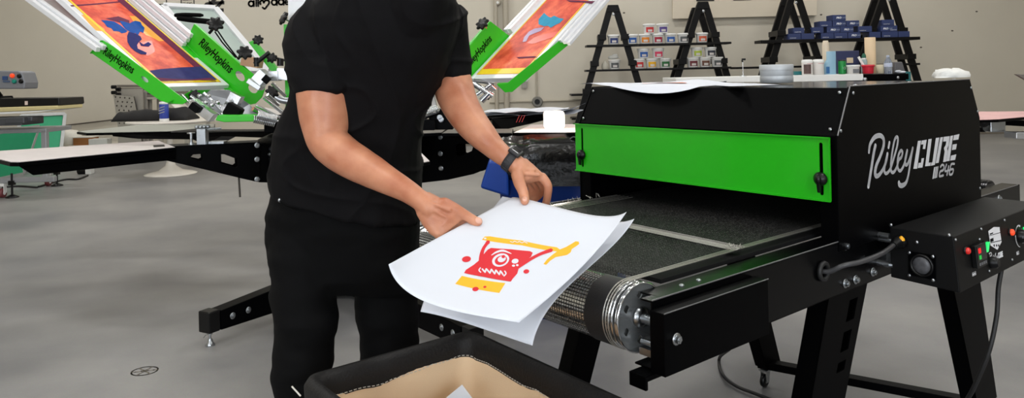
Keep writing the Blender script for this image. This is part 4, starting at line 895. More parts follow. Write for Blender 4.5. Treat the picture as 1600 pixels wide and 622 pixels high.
for a_, d_ in ((ankL, Vector((.15, -.95, 0)).normalized()), (ankR, Vector((.3, -.9, 0)).normalized())):
    s_ = Vector((-d_.y, d_.x, 0)); rings = []
    for t_, w_, h_ in ((-.07, .025, .05), (-.06, .038, .075), (-.02, .042, .09), (.03, .044, .085), (.08, .048, .065), (.14, .048, .05), (.19, .038, .038), (.21, .02, .03)):
        c = Vector((a_.x, a_.y, 0))+d_*t_; rings.append([c+s_*w_*math.cos(k)+UP*(.012+max(0, h_*.5+h_*.5*math.sin(k))) for k in [2*PI*i/20 for i in range(20)]])
    o = MB().loft(rings).build('shoe', M('black_shoe', (22, 22, 23), .5), man)
    MB().loft([[Vector((p.x, p.y, 0))*1 + (Vector((p.x, p.y, 0))-Vector((a_.x, a_.y, 0)))*0 + UP*z for p in [Vector((a_.x, a_.y, 0))+d_*(.07+.145*math.cos(k))+s_*.05*math.sin(k) for k in [2*PI*i/28 for i in range(28)]]] for z in (.0, .018)], smooth=False).build('sole', M('shoe_sole', (200, 198, 194), .6), o)
# wrist watch
wc = P(798, 251, 1.826); wd = (P(812, 262, 1.82)-P(786, 243, 1.832)).normalized()
u_ = wd.orthogonal().normalized(); v_ = wd.cross(u_); rw = 16.6*1.826/F
WB = M('watch_strap', (44, 44, 47), .55, 0, .1, 80, .3, 400)
rings = []
for h, k in ((-.011, 1.0), (-.010, 1.08), (.010, 1.08), (.011, 1.0)): rings.append([wc+wd*h+(u_*math.cos(2*PI*i/40)+v_*math.sin(2*PI*i/40))*rw*k for i in range(40)])
wt = MB().loft(rings+[[p for p in rings[0]]], cap=False).build('watch', WB, man); wt['label'] = 'dark grey wrist watch'
fdn = Vector((.25, -.35, .9)); fdn = (fdn-wd*fdn.dot(wd)).normalized(); sd = wd.cross(fdn)
Rw = Matrix(((sd.x, wd.x, fdn.x), (sd.y, wd.y, fdn.y), (sd.z, wd.z, fdn.z)))
MB().box(wc+fdn*(rw+.003), (.032, .032, .010), Rw).build('watch_case', M('watch_case', (38, 38, 41), .4), wt, .004, 3)
MB().box(wc+fdn*(rw+.0085), (.022, .020, .002), Rw).build('watch_glass', M('display_black'), wt, .001)
m = MB()
for i in range(9):
    a = 2*PI*(i+.5)/9; dd = u_*math.cos(a)+v_*math.sin(a); 
    if dd.dot(fdn) < .75: t_ = wd.cross(dd); m.box(wc+dd*rw*1.09, (.007, .016, .002), Matrix(((t_.x, wd.x, dd.x), (t_.y, wd.y, dd.y), (t_.z, wd.z, dd.z))))
m.build('strap_ridge', WB, wt, .0005)
# ---------------------------------------------------------------- carousel printing press behind the man
HUB = Vector((-1.05, 4.5, 0))
press = thing('screen_printing_press', 'black and green carousel screen printing press behind the man', 'printing press', HUB)
def plane_two(p, q): d = (q-p); d.z = 0; d.normalize(); return d, Vector((d.y, -d.x, 0))
PALT = M('pallet_top_pale', (206, 198, 196), .6, 0, .1, 14, .15, 60)
PALG = M('pallet_top_grey', (150, 152, 142), .5, 0, .06, 10)
def quadz(pts, z): return [PZ(x, y, z) for x, y in pts]
def pallet(q, top, th=.016, nm='pallet', par=press):
    o = MB().prism([p-UP*th for p in q], UP*(th-.003)).build(nm, BLK, par, .002)
    c = sum(q, Vector())/len(q); MB().prism([c+(p-c)*.985-UP*.0029 for p in q], UP*.0029).build('pallet_cover', top, o); return o
# centre post, hub drums
m = MB(); m.lathe(HUB, UP, [(.07, .03), (.07, 1.02)], 24); m.build('centre_post', BLK, press)
m = MB(); m.lathe(HUB, UP, [(.40, .74), (.42, .75), (.42, .90), (.40, .92), (.46, .93), (.47, .945), (.40, .975), (.2, .985)], 48); m.build('lower_hub', BLK, press)
m = MB(); m.lathe(HUB, UP, [(.30, .985), (.34, 1.0), (.34, 1.06), (.30, 1.075), (.12, 1.08)], 40); m.build('upper_hub', BLK, press)
m = MB()
for k in range(8):
    a = 2*PI*k/8+.3; d = Vector((math.cos(a), math.sin(a), 0)); m.mark(); m.box(HUB+d*.37+UP*1.03, (.12, .10, .09), Matrix.Rotation(a, 3, 'Z')); 
m.build_each('pivot_block', BLK, press, .004)
m = MB()
for k in range(16):
    a = 2*PI*k/16+.2; d = Vector((math.cos(a), math.sin(a), 0))
    for z in (.78, .87): bolt(m, HUB+d*.42+UP*z, d, .008)
m.build_each('bolt', ZINC, press)
# floor legs
def floor_leg(tip, z0=.07, z1=.17):
    d = (Vector((tip.x, tip.y, 0))-HUB).normalized(); s_ = Vector((-d.y, d.x, 0))*.04; L0 = HUB+d*.05; T = Vector((tip.x, tip.y, 0)); w = .0
    def qd(c, a, b): return [c-s_+UP*a, c+s_+UP*a, c+s_+UP*b, c-s_+UP*b]
    m = MB(); m.hexa(qd(L0, .03, .20), qd(T-d*.07, z0, z1-.004)); lg_ = m.build('leg', BLK, press, .004)
    MB().hexa(qd(T-d*.065, z0, z1+.004), qd(T, z0, z1+.004)).build('end_cap', BLKP, lg_, .006)
    m = MB(); nn = Vector((-d.y, d.x, 0)); nn = nn if nn.dot(CAM-T) > 0 else -nn
    for k in (.14, .24): bolt(m, T-d*k+nn*.04+UP*(z0+z1)/2, nn, .011, .004)
    m.build_each('bolt', ZINC, lg_)
    m = MB(); f = T-d*.035; m.cyl(Vector((f.x, f.y, .03)), Vector((f.x, f.y, z0)), .006, n=8); m.lathe(Vector((f.x, f.y, 0)), UP, [(.022, 0), (.024, .006), (.014, .016), (.010, .034)], 14); m.lathe(Vector((f.x, f.y, z0-.014)), UP, [(.013, 0), (.013, .012)], 6)
    m.tube([f+UP*.06, f+UP*.045-s_*.9, f+UP*.03-s_*1.2], .002, 5); m.build('levelling_foot', ZINC, lg_)
floor_leg(PZ(318, 489, .17)); floor_leg(PZ(745, 513, .17)); floor_leg(HUB+Vector((-.40, .75, .17))); floor_leg(HUB+Vector((.8, .85, .17)))
MB().bb(HUB.x-.14, HUB.x+.14, HUB.y-.14, HUB.y+.14, .02, .24).build('base_block', BLK, press, .008)
# left pallet arm
q = [PZ(0, 235, .94)*0+PZ(249, 219.5, .94), PZ(275, 229.5, .94), PZ(29, 253, .94)]; d_ = q[2]+(q[0]-q[1])*1.0
d_ = PZ(-45, 238.5, .94); pallet([q[0], q[1], q[2], q[2].lerp(d_, .06)+(q[2]-q[1])*.03, d_], PALT, .022)
p0 = PZ(275, 231, .93); p1 = PZ(402, 223.5, .93); ad, an = plane_two(p0, p1)
if an.y > 0: an = -an
def onp(x, y): return PP(x, y, p0, an)
def rrect(pts, k=4): return pts
ah = [[onp(*p) for p in ((298, 245), (302, 241.5), (316, 240.5), (317, 250), (313, 252), (300, 249))], [onp(*p) for p in ((345.5, 241), (350, 241), (371, 249), (372, 259), (368, 262), (346, 256))]]
m = MB(); m.plate([onp(*p) for p in ((240, 231.5), (402, 223.5), (408, 223), (408, 285), (400, 284), (378, 279), (320, 265), (260, 251), (240, 250))], ah, an*-.006)
bk = -an*.16
m.plate([onp(*p)+bk for p in ((240, 231.5), (402, 223.5), (408, 223), (408, 285), (400, 284), (378, 279), (320, 265), (260, 251), (240, 250))], [[v+bk for v in h] for h in ah], an*-.006)
a_, b_ = onp(240, 231.5), onp(408, 223); m.prism([a_, b_, b_+bk, a_+bk], UP*.005); m.build('pallet_arm', BLK, press, .001)
# side skirt under the left pallet
m = MB(); u = [q[1], q[2]]; s0 = (q[0]-q[1]); i0 = q[1]+s0*.03-UP*.022; i1 = q[2]+s0*.03-UP*.022; i2 = i1+s0*.9; i3 = i0+s0*.9
m.hexa([i0, i1, i2, i3], [v+(c_-v)*.1*0-UP*.05+(q[1]-q[2]).normalized()*(.06 if k in (1, 2) else 0) for k, (v, c_) in enumerate(zip([i0, i1, i2, i3], [i0]*4))]); m.build('pallet_support', BLK, press, .003)
# bracket clamp standing on the arm
bp0 = onp(318, 228)+bk*.3
m = MB(); m.box(bp0+UP*.045+ad*.0, (.05, .05, .10)); m.box(bp0+UP*.01+ad*.08, (.09, .06, .02)); m.cyl(bp0-ad*.06+UP*0, bp0-ad*.06+UP*.075, .008, n=8); m.lathe(bp0-ad*.06+UP*.07, UP, [(.022, 0), (.022, .006)], 12); m.lathe(bp0-ad*.06, UP, [(.018, 0), (.014, .02)], 12)
for k in range(4): m.sphere(bp0+UP*.105+ad*(-.03+.02*k), .013, 10, 6)
m.cyl(bp0+UP*.09+ad*.02, bp0+UP*.09+ad*.10, .008, n=8); m.build('pallet_clamp', ZINC, press, .002)
# hub side plate with bolts
h0 = onp(404, 223); m = MB(); m.hexa([onp(404, 222)-UP*0, onp(437, 222), onp(437, 286), onp(404, 285)], [v-an*.10+an*.0 for v in [onp(404, 222)+bk*.0, onp(437, 222), onp(437, 286), onp(404, 285)]]); m.build('hub_bracket', BLK, press, .004)
m = MB()
for x, y in ((402, 227), (402, 249), (402, 280)): bolt(m, onp(x, y), an, .011, .006)
m.build_each('bolt', ZINC, press)
m = MB(); m.tube(catmull([P(373, 276, 4.3), P(374, 292, 4.3), P(375, 308, 4.3)], 4), .006, 5); m.build('hanging_strap', M('strap', (70, 66, 60), .7), press)
# right pallet arm
r0 = PZ(655, 209, .93); r1_ = PZ(800, 210, .93); rd, rn = plane_two(r0, r1_)
if rn.y > 0: rn = -rn
def onr(x, y): return PP(x, y, r0, rn)
hr = [onr(*p) for p in ((712, 227), (716, 224.5), (735, 225.5), (739, 230), (737, 236), (718, 244), (713, 242))]
m = MB(); outl = [onr(*p) for p in ((640, 209), (925, 209), (925, 226), (808, 231), (765, 262), (740, 272), (700, 281), (640, 288))]
m.plate(outl, [hr], rn*-.006); m.plate([v-rn*.15 for v in outl], [[v-rn*.15 for v in hr]], rn*-.006)
m.prism([outl[0], outl[1], outl[1]-rn*.15, outl[0]-rn*.15], UP*.005); m.build('pallet_arm', BLK, press, .001)
m = MB()
for x, y in ((688, 214), (688, 240), (689, 263)): bolt(m, onr(x, y), rn, .011, .006)
m.build_each('bolt', ZINC, press)
t_ = MB(); e_ = Fr(onr(896, 219), rd if rd.x > 0 else -rd, UP, rn); stroke(t_, [e_(-.03, .0, .001), e_(0, .02, .001), e_(.035, .006, .001), e_(.03, -.012, .001), e_(-.03, .0, .001)], .006, rn, .001); t_.build('emblem', M('emblem_grey', (140, 140, 142), .4), press)
text(None, 'Riley', .045, e_, -.16, -.01, .001, M('dark_red', (110, 20, 24), .5), press, shear=.3, name='emblem_word')
pallet([PZ(802, 207, .945), PZ(935, 206, .945), PZ(950, 193.5, .945), PZ(829, 194.6, .945)], PALT)
# pallet near the man on the right, and further pallets
pallet([PZ(672, 251.5, .94), PZ(585, 268, .94), PZ(560, 240, .94), PZ(650, 230, .94)], PALT)
MB().hexa([PZ(650, 236, .92), PZ(600, 244, .92), PZ(590, 230, .92), PZ(630, 222, .92)], [PZ(650, 236, .92)-UP*.1, PZ(600, 244, .92)-UP*.1, PZ(590, 230, .92)-UP*.1, PZ(630, 222, .92)-UP*.1]).build('pallet_arm', BLK, press, .004)
for pts in (((655, 199), (700, 199), (690, 207), (650, 209)), ((700, 202), (802, 201), (800, 207.5), (690, 208))): pallet(quadz(pts, .95), M('hub_cover_grey', (88, 84, 80), .4), .02, 'hub_cover')
# further right pallet carrying papers, drawn as its own black tray arm
m = MB(); qa = [P(769, 185, 5.6), P(858, 176, 5.9), P(858, 186, 5.9), P(828, 194, 5.8), P(786, 203, 5.6), P(769, 203, 5.6)]; m.prism(qa, Vector((-.05, .35, 0))); m.build('pallet_arm', BLK, press, .003)
q4 = [P(745, 186, 5.6), P(858, 176, 5.9), P(885, 171, 6.5), P(760, 174, 6.5)]; zc = .965
pallet([Vector((v.x, v.y, zc)) for v in q4], BLKM)
e_ = Fr(P(806, 191, 5.64), Vector((1, .1, 0)).normalized(), UP, Vector((.1, -1, 0)).normalized()); text(None, '///', .075, e_, 0, 0, .004, M('emblem_red', (190, 40, 44), .5), press, shear=.2, name='emblem_word'); 
# pale pallets beyond, left
q5 = [PZ(120, 205.5, .94), PZ(135, 207.5, .94), PZ(265, 205, .94), PZ(336, 198, .94), PZ(336, 193.5, .94), PZ(215, 195, .94)]
pallet(q5, PALG, .02)
m = MB(); m.prism([P(174, 207, 5.7), P(298, 205, 5.3), P(430, 205, 4.9), P(430, 216, 4.9), P(345, 213, 5.15), P(320, 226, 5.2), P(300, 218, 5.3), P(215, 217, 5.6), P(176, 213, 5.7)], Vector((.08, .16, 0))); m.build('pallet_arm', BLK, press, .003)
pallet([P(393, 176, 5.0), P(425, 181, 4.8), P(452, 176, 5.0), P(415, 168, 5.4)], PALT, .015)
# ---- print heads
ART = bpy.data.materials.new('orange_artwork'); ART.use_nodes = True
def art_mat(name, pur):
    m = bpy.data.materials.new(name); m.use_nodes = True; nt = m.node_tree; N = nt.nodes; L = nt.links; b = N['Principled BSDF']
    tc = N.new('ShaderNodeTexCoord'); mp = N.new('ShaderNodeMapping'); mp.inputs['Scale'].default_value = (1, 1, 1); L.new(tc.outputs['Object'], mp.inputs[0])
    n1 = N.new('ShaderNodeTexNoise'); n1.inputs['Scale'].default_value = 6; n1.inputs['Detail'].default_value = 7; n1.inputs['Roughness'].default_value = .65; L.new(mp.outputs[0], n1.inputs['Vector'])
    cr = N.new('ShaderNodeValToRGB'); e = cr.color_ramp.elements; e[0].position = .3; e[0].color = srgb(176, 58, 50); e[1].position = .72; e[1].color = srgb(246, 150, 100)
    x = e.new(.45); x.color = srgb(212, 76, 54); x = e.new(.58); x.color = srgb(238, 110, 78)
    L.new(n1.outputs['Fac'], cr.inputs['Fac']); L.new(cr.outputs['Color'], b.inputs['Base Color']); b.inputs['Roughness'].default_value = .5; b.inputs['Specular IOR Level'].default_value = .25; return m
ART = art_mat('orange_artwork', 0)
YEL = M('yellow_tape', (238, 204, 30), .4); PUR = M('art_purple', (104, 44, 72), .6, 0, .25, 25, spec=.1); NVY = M('art_navy', (52, 52, 104), .6, 0, .3, 25, spec=.1); AYE = M('art_yellow', (246, 168, 48), .35, 0, .15, 12)
ABL = M('art_blue', (14, 76, 156), .6, 0, .35, 30, spec=.1); ADB = M('art_dark_blue', (28, 32, 100), .6, 0, .3, 30, spec=.1); ATE = M('art_teal', (52, 150, 186), .6, 0, .25, 20, spec=.1); AOR = M('art_deep_orange', (232, 70, 40), .35, 0, .15, 18)
def head_frame(o, rh, px, py):
    rh = Vector(rh).normalized(); t = ray(px, py); # find climb so that the edge passes the given direction
    s_ = (t.x*o.y-o.x)/(rh.x-t.x*rh.y); e_ = o+rh*s_; z_ = CAMH+t.z*e_.y; b = Vector((rh.x*s_, rh.y*s_, z_-o.z)).normalized()
    a = Vector((-rh.y, rh.x, 0))
    if a.x < 0: a = -a
    return Fr(o, a, b, a.cross(b)), (e_-o).length
def screen(h, W, L_, c0=0, tube=.038, nm='screen_frame', par=press, cover=None, fm=FRM, tk=.036):
    T = h.mat(); m = MB(T)
    m.bb(-tube, 0, -tube, L_+tube, c0, c0+tk); m.bb(W, W+tube, -tube, L_+tube, c0, c0+tk); m.bb(0, W, -tube, 0, c0, c0+tk); m.bb(0, W, L_, L_+tube, c0, c0+tk)
    f = m.build(nm, fm, par, .003); return f
h1, _ = head_frame(P(250, 131, 4.3), (-.9, .43, 0), 105, 0)
W1 = h1.pxc(348, 131, 0).x; L1_ = 1.16
s1_ = screen(h1, W1, L1_, c0=-.033, tk=.036); T1 = h1.mat(); s1_['label'] = 'white framed screen with orange dragon artwork'
MB(T1).bb(0, W1, 0, L1_, .001, .003).build('printed_mesh', ART, s1_)
m = MB(T1); m.bb(0, .018, 0, L1_, .0032, .0042); m.bb(W1-.012, W1, 0, L1_, .0032, .0042); m.bb(0, W1, 0, .022, .0032, .0042); m.build('tape_border', YEL, s1_)
def hz(h, zx, zy, k, pts, lift): return [h(*(lambda q: (q.x, q.y, lift))(h.pxc(zx+x/k, zy+y/k, lift))) for x, y in pts]
def apoly(h, zx, zy, k, pts, lift, mat, nm, par):
    m = MB(); poly(m, hz(h, zx, zy, k, pts, lift), (0, 0, 0)); return m.build(nm, mat, par)
z3 = (40, 0, 3.454)
m = MB(T1); m.bb(W1-.075, W1-.012, .022, L1_, .0033, .0038); m.build('art_border', PUR, s1_)
apoly(h1, *z3, [(650, 384), (725, 373), (846, 363), (953, 359), (1040, 434), (1040, 442), (742, 444), (710, 420)], .0040, NVY, 'art_shape', s1_)
apoly(h1, *z3, [(700, 418), (790, 425), (898, 428), (1000, 420), (1030, 436), (1030, 443), (742, 445)], .0042, PUR, 'art_shape', s1_)
apoly(h1, *z3, [(560, 85), (620, 90), (680, 130), (720, 170), (768, 205), (760, 220), (720, 222), (680, 200), (650, 190), (600, 140)], .0034, AYE, 'art_shape', s1_)
apoly(h1, *z3, [(300, 78), (340, 85), (390, 130), (425, 155), (430, 170), (380, 165), (350, 135)], .0034, AYE, 'art_shape', s1_)
apoly(h1, *z3, [(772, 232), (800, 235), (812, 248), (790, 252)], .0034, AYE, 'art_shape', s1_)
apoly(h1, *z3, [(590, 230), (680, 220), (700, 280), (660, 300), (600, 280)], .0034, AOR, 'art_shape', s1_)
apoly(h1, *z3, [(240, 28), (380, 18), (560, 2), (560, 8), (380, 26), (248, 36)], .0034, PUR, 'art_shape', s1_)
apoly(h1, *z3, [(430, 100), (500, 88), (560, 110), (560, 130), (500, 120)], .0036, PUR, 'art_shape', s1_)
apoly(h1, *z3, [(406, 108), (440, 110), (478, 116), (515, 138), (550, 168), (540, 176), (518, 180), (505, 170), (490, 168), (475, 168), (462, 152), (440, 145), (425, 125)], .0044, ABL, 'dragon_wing', s1_)
apoly(h1, *z3, [(506, 112), (530, 116), (562, 126), (575, 118), (592, 112), (620, 118), (628, 135), (642, 150), (636, 178), (618, 170), (606, 192), (592, 178), (578, 184), (560, 170), (540, 158), (525, 140)], .0046, ABL, 'dragon_wing', s1_)
apoly(h1, *z3, [(556, 172), (575, 176), (600, 184), (620, 196), (628, 212), (612, 226), (602, 242), (606, 262), (628, 272), (654, 284), (650, 294), (622, 293), (590, 276), (566, 254), (550, 226), (548, 195)], .0048, ADB, 'dragon_body', s1_)
apoly(h1, *z3, [(612, 222), (636, 240), (662, 226), (680, 238), (664, 252), (622, 247)], .0048, ADB, 'dragon_tail', s1_)
m = MB(T1)
for i in range(3): m.mark().bb(W1+.004+.014*i, W1+.036+.014*i, .42, 1.12, .006+.034*i, .036+.034*i)
for o_ in m.build_each('screen_frame', FRM, press, .003): o_['label'] = 'frame edge of a spare screen stacked above'
# second screen beneath, its white frame seen along the left
h1b, _ = head_frame(P(151, 74, 4.36), (-.9, .43, 0), 60, 8)
m = MB(h1b.mat())
for a, cc in ((0, 0), (.036, .012)): m.mark(); m.bb(a, a+.03, .0, .80, cc-.03, cc)
for o_ in m.build_each('screen_frame', FRM, press, .003): o_['label'] = 'plain white screen frame seen at the left of the dragon screen'
m = MB(h1b.mat()); m.bb(.07, .20, -.1, .74, .0, .003); m.build('plastic_film', M('clear_film', (205, 196, 194), .25, 0, .2, 9), press)
# side channels
def channel(h, a, pts, holes, lip, name='side_clamp', th=.004, par=press):
    q = [h.pxa(x, y, a) for x, y in pts]; qh = [[h(a, *(lambda v: (v.y, v.z))(h.pxa(x, y, a))) for x, y in hh] for hh in holes]
    Q = [h(a, v.y, v.z) for v in q]; m = MB(); m.plate(Q, qh, h.a*th)
    return m, Q
def lips(m, Q, e, idx, th=.004):
    for i, j in idx:
        d = (Q[j]-Q[i]).normalized(); n = d.cross(e).normalized()*th; m.hexa([Q[i], Q[j], Q[j]+e, Q[i]+e], [Q[i]+n, Q[j]+n, Q[j]+e+n, Q[i]+e+n])
def el(cx, cy, rx, ry, rot, n=16): return ell(cx, cy, rx, ry, rot, n)
aR = W1+.055
m, Q = channel(h1, aR, [(289, 67), (303, 38), (412, 134), (413.5, 139), (409, 152), (399, 162), (391, 163.5), (377, 155)], [el(375, 119, 9.5, 5.5, .85), el(395, 138.5, 8.5, 6.2, .7)], None)
lips(m, Q, h1.a*-.05, [(0, 7)]); lips(m, Q, h1.a*.02, [(1, 2)]); 
ch = m.build('side_clamp', GRN, press, .001); ch['label'] = 'green side clamp with cut-out holes'
hR = Fr(h1(aR-.001, 0, 0), -h1.b, h1.c, -h1.a)
def put_words(hf, x0, y0, x1, y1, s, size_px, par):
    A = hf.pxc(x0, y0, 0); B_ = hf.pxc(x1, y1, 0); d = (B_-A); L_ = math.hypot(d.x, d.y); a = hf.a*(d.x/L_)+hf.b*(d.y/L_); f2 = Fr(hf(A.x, A.y, 0), a, hf.c.cross(a), hf.c)
    o = text(None, s, L_/4.0, f2, 0, -L_*.04, .0008, BLKM, par, shear=.35, name='script_lettering', sx=.74, ext=.0003, bold=L_*.004); return o
put_words(hR, 311, 66, 361, 113, 'RileyHopkins', 10, ch)
m = MB(); pin = h1.pxa(291, 62, aR-.0)
aL = -.055
m, Q = channel(h1, aL, [(143, 83), (160, 63), (176, 72), (292, 158), (285, 163), (262, 161), (250, 157)], [el(226, 124, 7, 3.2, .66)], None)
lips(m, Q, h1.a*.03, [(0, 6)]); lips(m, Q, h1.a*-.012, [(0, 1)]); cl = m.build('side_clamp', GRN, press, .001); cl['label'] = 'green side clamp at the left of the dragon screen'
hL = Fr(h1(aL-.001, 0, 0), -h1.b, h1.c, -h1.a); put_words(hL, 161, 81, 208, 113, 'RileyHopkins', 10, cl)
# lower green cross channel and carrier plate of this head
m = MB(); m.hexa([P(262, 160, 4.15), P(300, 141, 4.25), P(330, 140, 4.35), P(290, 158, 4.25)], [P(262, 163, 4.2), P(285, 163, 4.3), P(318, 150, 4.4), P(284, 163, 4.35)]); m.build('cross_clamp', GRN, press, .003)
GALV = M('galvanised', (150, 154, 160), .38, .85, .18, 12, rv=.1)
m = MB(); m.prism([P(300, 141, 4.32), P(358, 140, 4.5), P(390, 163, 4.5), P(402, 178, 4.45), P(350, 186, 4.35), P(322, 168, 4.3)], Vector((.0, .03, -.02))); m.build('carrier_plate', GALV, press, .003)
m = MB()
def boxp(m, x, y, Z, d, ang=0, tilt=0, yaw=0): m.box(P(x, y, Z), d, (Matrix.Rotation(yaw, 3, 'Z') @ Matrix.Rotation(ang, 3, 'Y')))
boxp(m, 317, 172, 4.15, (.15, .07, .05), .65); boxp(m, 366, 158, 4.3, (.07, .06, .09), .5); boxp(m, 355, 171, 4.2, (.06, .05, .03), .5)
for x0, y0, x1, y1 in ((298, 150, 345, 180), (318, 145, 352, 178), (300, 165, 285, 148), (330, 158, 358, 172), (296, 156, 330, 184)): m.cyl(P(x0, y0, 4.18), P(x1, y1, 4.2), .009, n=8)
for x, y in ((322, 160), (331, 164), (340, 160), (348, 178), (312, 150), (326, 150)): m.sphere(P(x, y, 4.16), .014, 10, 6)
m.build('micro_adjuster', CHR, press, .002)
m = MB(); boxp(m, 306, 168, 4.11, (.055, .05, .04), .65); m.build('square_end', BLKM, press, .003)
boxp_ = MB(); boxp_.box(P(365, 174, 4.12), (.09, .06, .075), Matrix.Rotation(.55, 3, 'Y')); boxp_.build('registration_block', BLKM, press, .01)
m = MB(); m.hexa([P(337, 181, 4.05), P(400, 181, 4.05), P(404, 184, 4.05), P(399, 189.5, 4.05)], [P(337, 181, 4.05)+Vector((0, .12, 0)), P(400, 181, 4.05)+Vector((0, .12, 0)), P(404, 184, 4.05)+Vector((0, .12, 0)), P(399, 189.5, 4.05)+Vector((0, .12, 0))]); m2 = MB(); m2.prism([P(336, 188, 4.02), P(340, 180, 4.02), P(402, 180.5, 4.02), P(406, 184, 4.02), P(398, 190, 4.02), P(350, 191, 4.02)], (0, .14, 0)); m2.build('head_base', GRN, press, .004)
m = MB(); spring(m.mark(), P(402, 180, 4.0), P(432, 187, 4.05), .022, .005, 12); spring(m.mark(), P(396, 186, 4.0), P(430, 193, 4.05), .018, .004, 12)
for x0, y0, x1, y1, r in ((412, 152, 447, 180, .012), (418, 148, 436, 164, .009), (400, 165, 440, 185, .008), (425, 130, 446, 150, .01), (395, 170, 412, 178, .014), (405, 186, 436, 190, .012)): m.mark().cyl(P(x0, y0, 4.15), P(x1, y1, 4.2), r, n=8)
m.build_each('lift_rod', CHR, press)
m = MB(); m.box(P(422, 119, 4.5), (.12, .08, .06)); m.box(P(410, 121, 4.42), (.07, .10, .075), Matrix.Rotation(.75, 3, 'Y')); m.box(P(444, 116, 4.5), (.075, .07, .07), Matrix.Rotation(.1, 3, 'Y')); m.box(P(400, 132, 4.5), (.09, .09, .03), Matrix.Rotation(.6, 3, 'Y')); m.build('aluminium_block', ALU, press, .003)
m = MB(); m.box(P(416, 124, 4.36), (.04, .02, .04), Matrix.Rotation(.75, 3, 'Y')); m.build('square_end', BLKM, press)
m = MB(); m.tube(catmull([P(424, 146, 4.6), P(437, 155, 4.6), P(452, 158, 4.6)], 6), .022, 10); m.build('curved_arm', ALU, press)
for x, y, Z, dx, dy, r in ((337, 44, 4.35, .0, -9, .043), (381, 88, 4.35, 2, -8, .040), (404, 66, 4.6, -1, -4, .030), (427, 94, 4.6, -3, -4, .030), (424, 146, 4.35, 2, -3, .036), (305, 152, 4.3, -2, -4, .03)):
    a = P(x, y, Z); b = P(x+dx, y+dy, Z-.05); star_knob(press, a, b-a, r, .035)
m = MB(); m.cyl(P(398, 100, 4.4), P(421, 82, 4.4), .014, n=10); m.cyl(P(401, 104, 4.4), P(400, 90, 4.4), .015, n=10); m.build('tee_handle', BLKP, press)
m = MB(); m.tube([P(428, 90, 4.6), P(444, 94, 4.6), P(452, 96, 4.6)], .008, 6); m.mark().cyl(P(438, 92, 4.55), P(438, 103, 4.55), .02, n=10); m.mark().cyl(P(327, 52, 4.35), P(337, 40, 4.33), .009, n=8); m.mark().cyl(P(372, 92, 4.35), P(380, 82, 4.33), .009, n=8); m.mk.insert(0, (0, 0)); m.build_each('lever', BLKP, press)
m = MB(); m.box(P(394, 97, 4.75), (.11, .1, .06), Matrix.Rotation(.2, 3, 'Y')); m.build('cork_pad', M('cork', (190, 150, 120), .8), press)
# back screens behind it
h2, _ = head_frame(P(330, 122, 4.9), (-.62, .78, 0), 250, 12)
A_ = h2.pxc(262, 12); B2_ = h2.pxc(338, 14); C_ = h2.pxc(398, 84); W2 = abs(B2_.x-A_.x)
m = MB(); Z2 = 4.95
def bar(m, p, q, w, n_): 
    d = (q-p).normalized(); s_ = d.cross(n_).normalized()*w/2; t_ = n_.normalized()*.03; m.hexa([p-s_, p+s_, q+s_, q-s_], [p-s_+t_, p+s_+t_, q+s_+t_, q-s_+t_])
pl = [P(255, 11, 5.9), P(336, 15, 6.1), P(418, 112, 5.8), P(335, 112, 5.6)]; nb = (pl[1]-pl[0]).cross(pl[3]-pl[0]).normalized(); nb = -nb if nb.y > 0 else nb
for i in range(4): bar(m, pl[i], pl[(i+1) % 4], .045, nb)
fb = m.build('screen_frame', FRM, press, .002); fb['label'] = 'white frame screen tilted behind the dragon screen'
MB().prism([v+nb*.004 for v in pl], nb*.002).build('pale_mesh', M('pale_mesh', (176, 190, 184), .4, 0, .1, 8), fb)
m = MB(); m.tube(catmull([P(273, 24, 5.75), P(290, 23, 5.75), P(318, 24, 5.8)], 4), [.012]+[.016]*7+[.008], 8); m.tube(catmull([P(278, 28, 5.75), P(300, 31, 5.75), P(328, 34, 5.8)], 4), .022, 8); m.build('squeegee_bar', BLKM, fb)
m = MB(); m.tube([P(340, 48, 5.6), P(352, 66, 5.55), P(372, 92, 5.5)], .006, 5); m.tube([P(336, 50, 5.6), P(347, 66, 5.55), P(368, 90, 5.5)], .006, 5); m.build('black_strap', BLKM, fb)
# small back clamp and upright clamp behind the shoulder
m = MB(); m.prism([P(388, 66, 4.8), P(396, 63, 4.8), P(436, 112, 4.8), P(424, 112, 4.8)], (0, .05, 0)); m.build('side_clamp', GRN, press, .002)
m = MB(); m.prism([P(443, 38, 4.7), P(456, 38, 4.7), P(456, 168, 4.7), P(446, 168, 4.7)], (0, .05, 0)); m.build('side_clamp', GRN, press, .002)
m = MB(); m.prism([P(450, -40, 4.8), P(600, -40, 4.8), P(600, 39, 4.8), P(450, 39, 4.8)], (0, .03, 0)); m.build('screen_frame', FRM, press, .002)['label'] = 'pale screen standing upright behind the man'
star_knob(press, P(452, 33, 4.72), Vector((-.5, -.4, .3)), .04, .03)
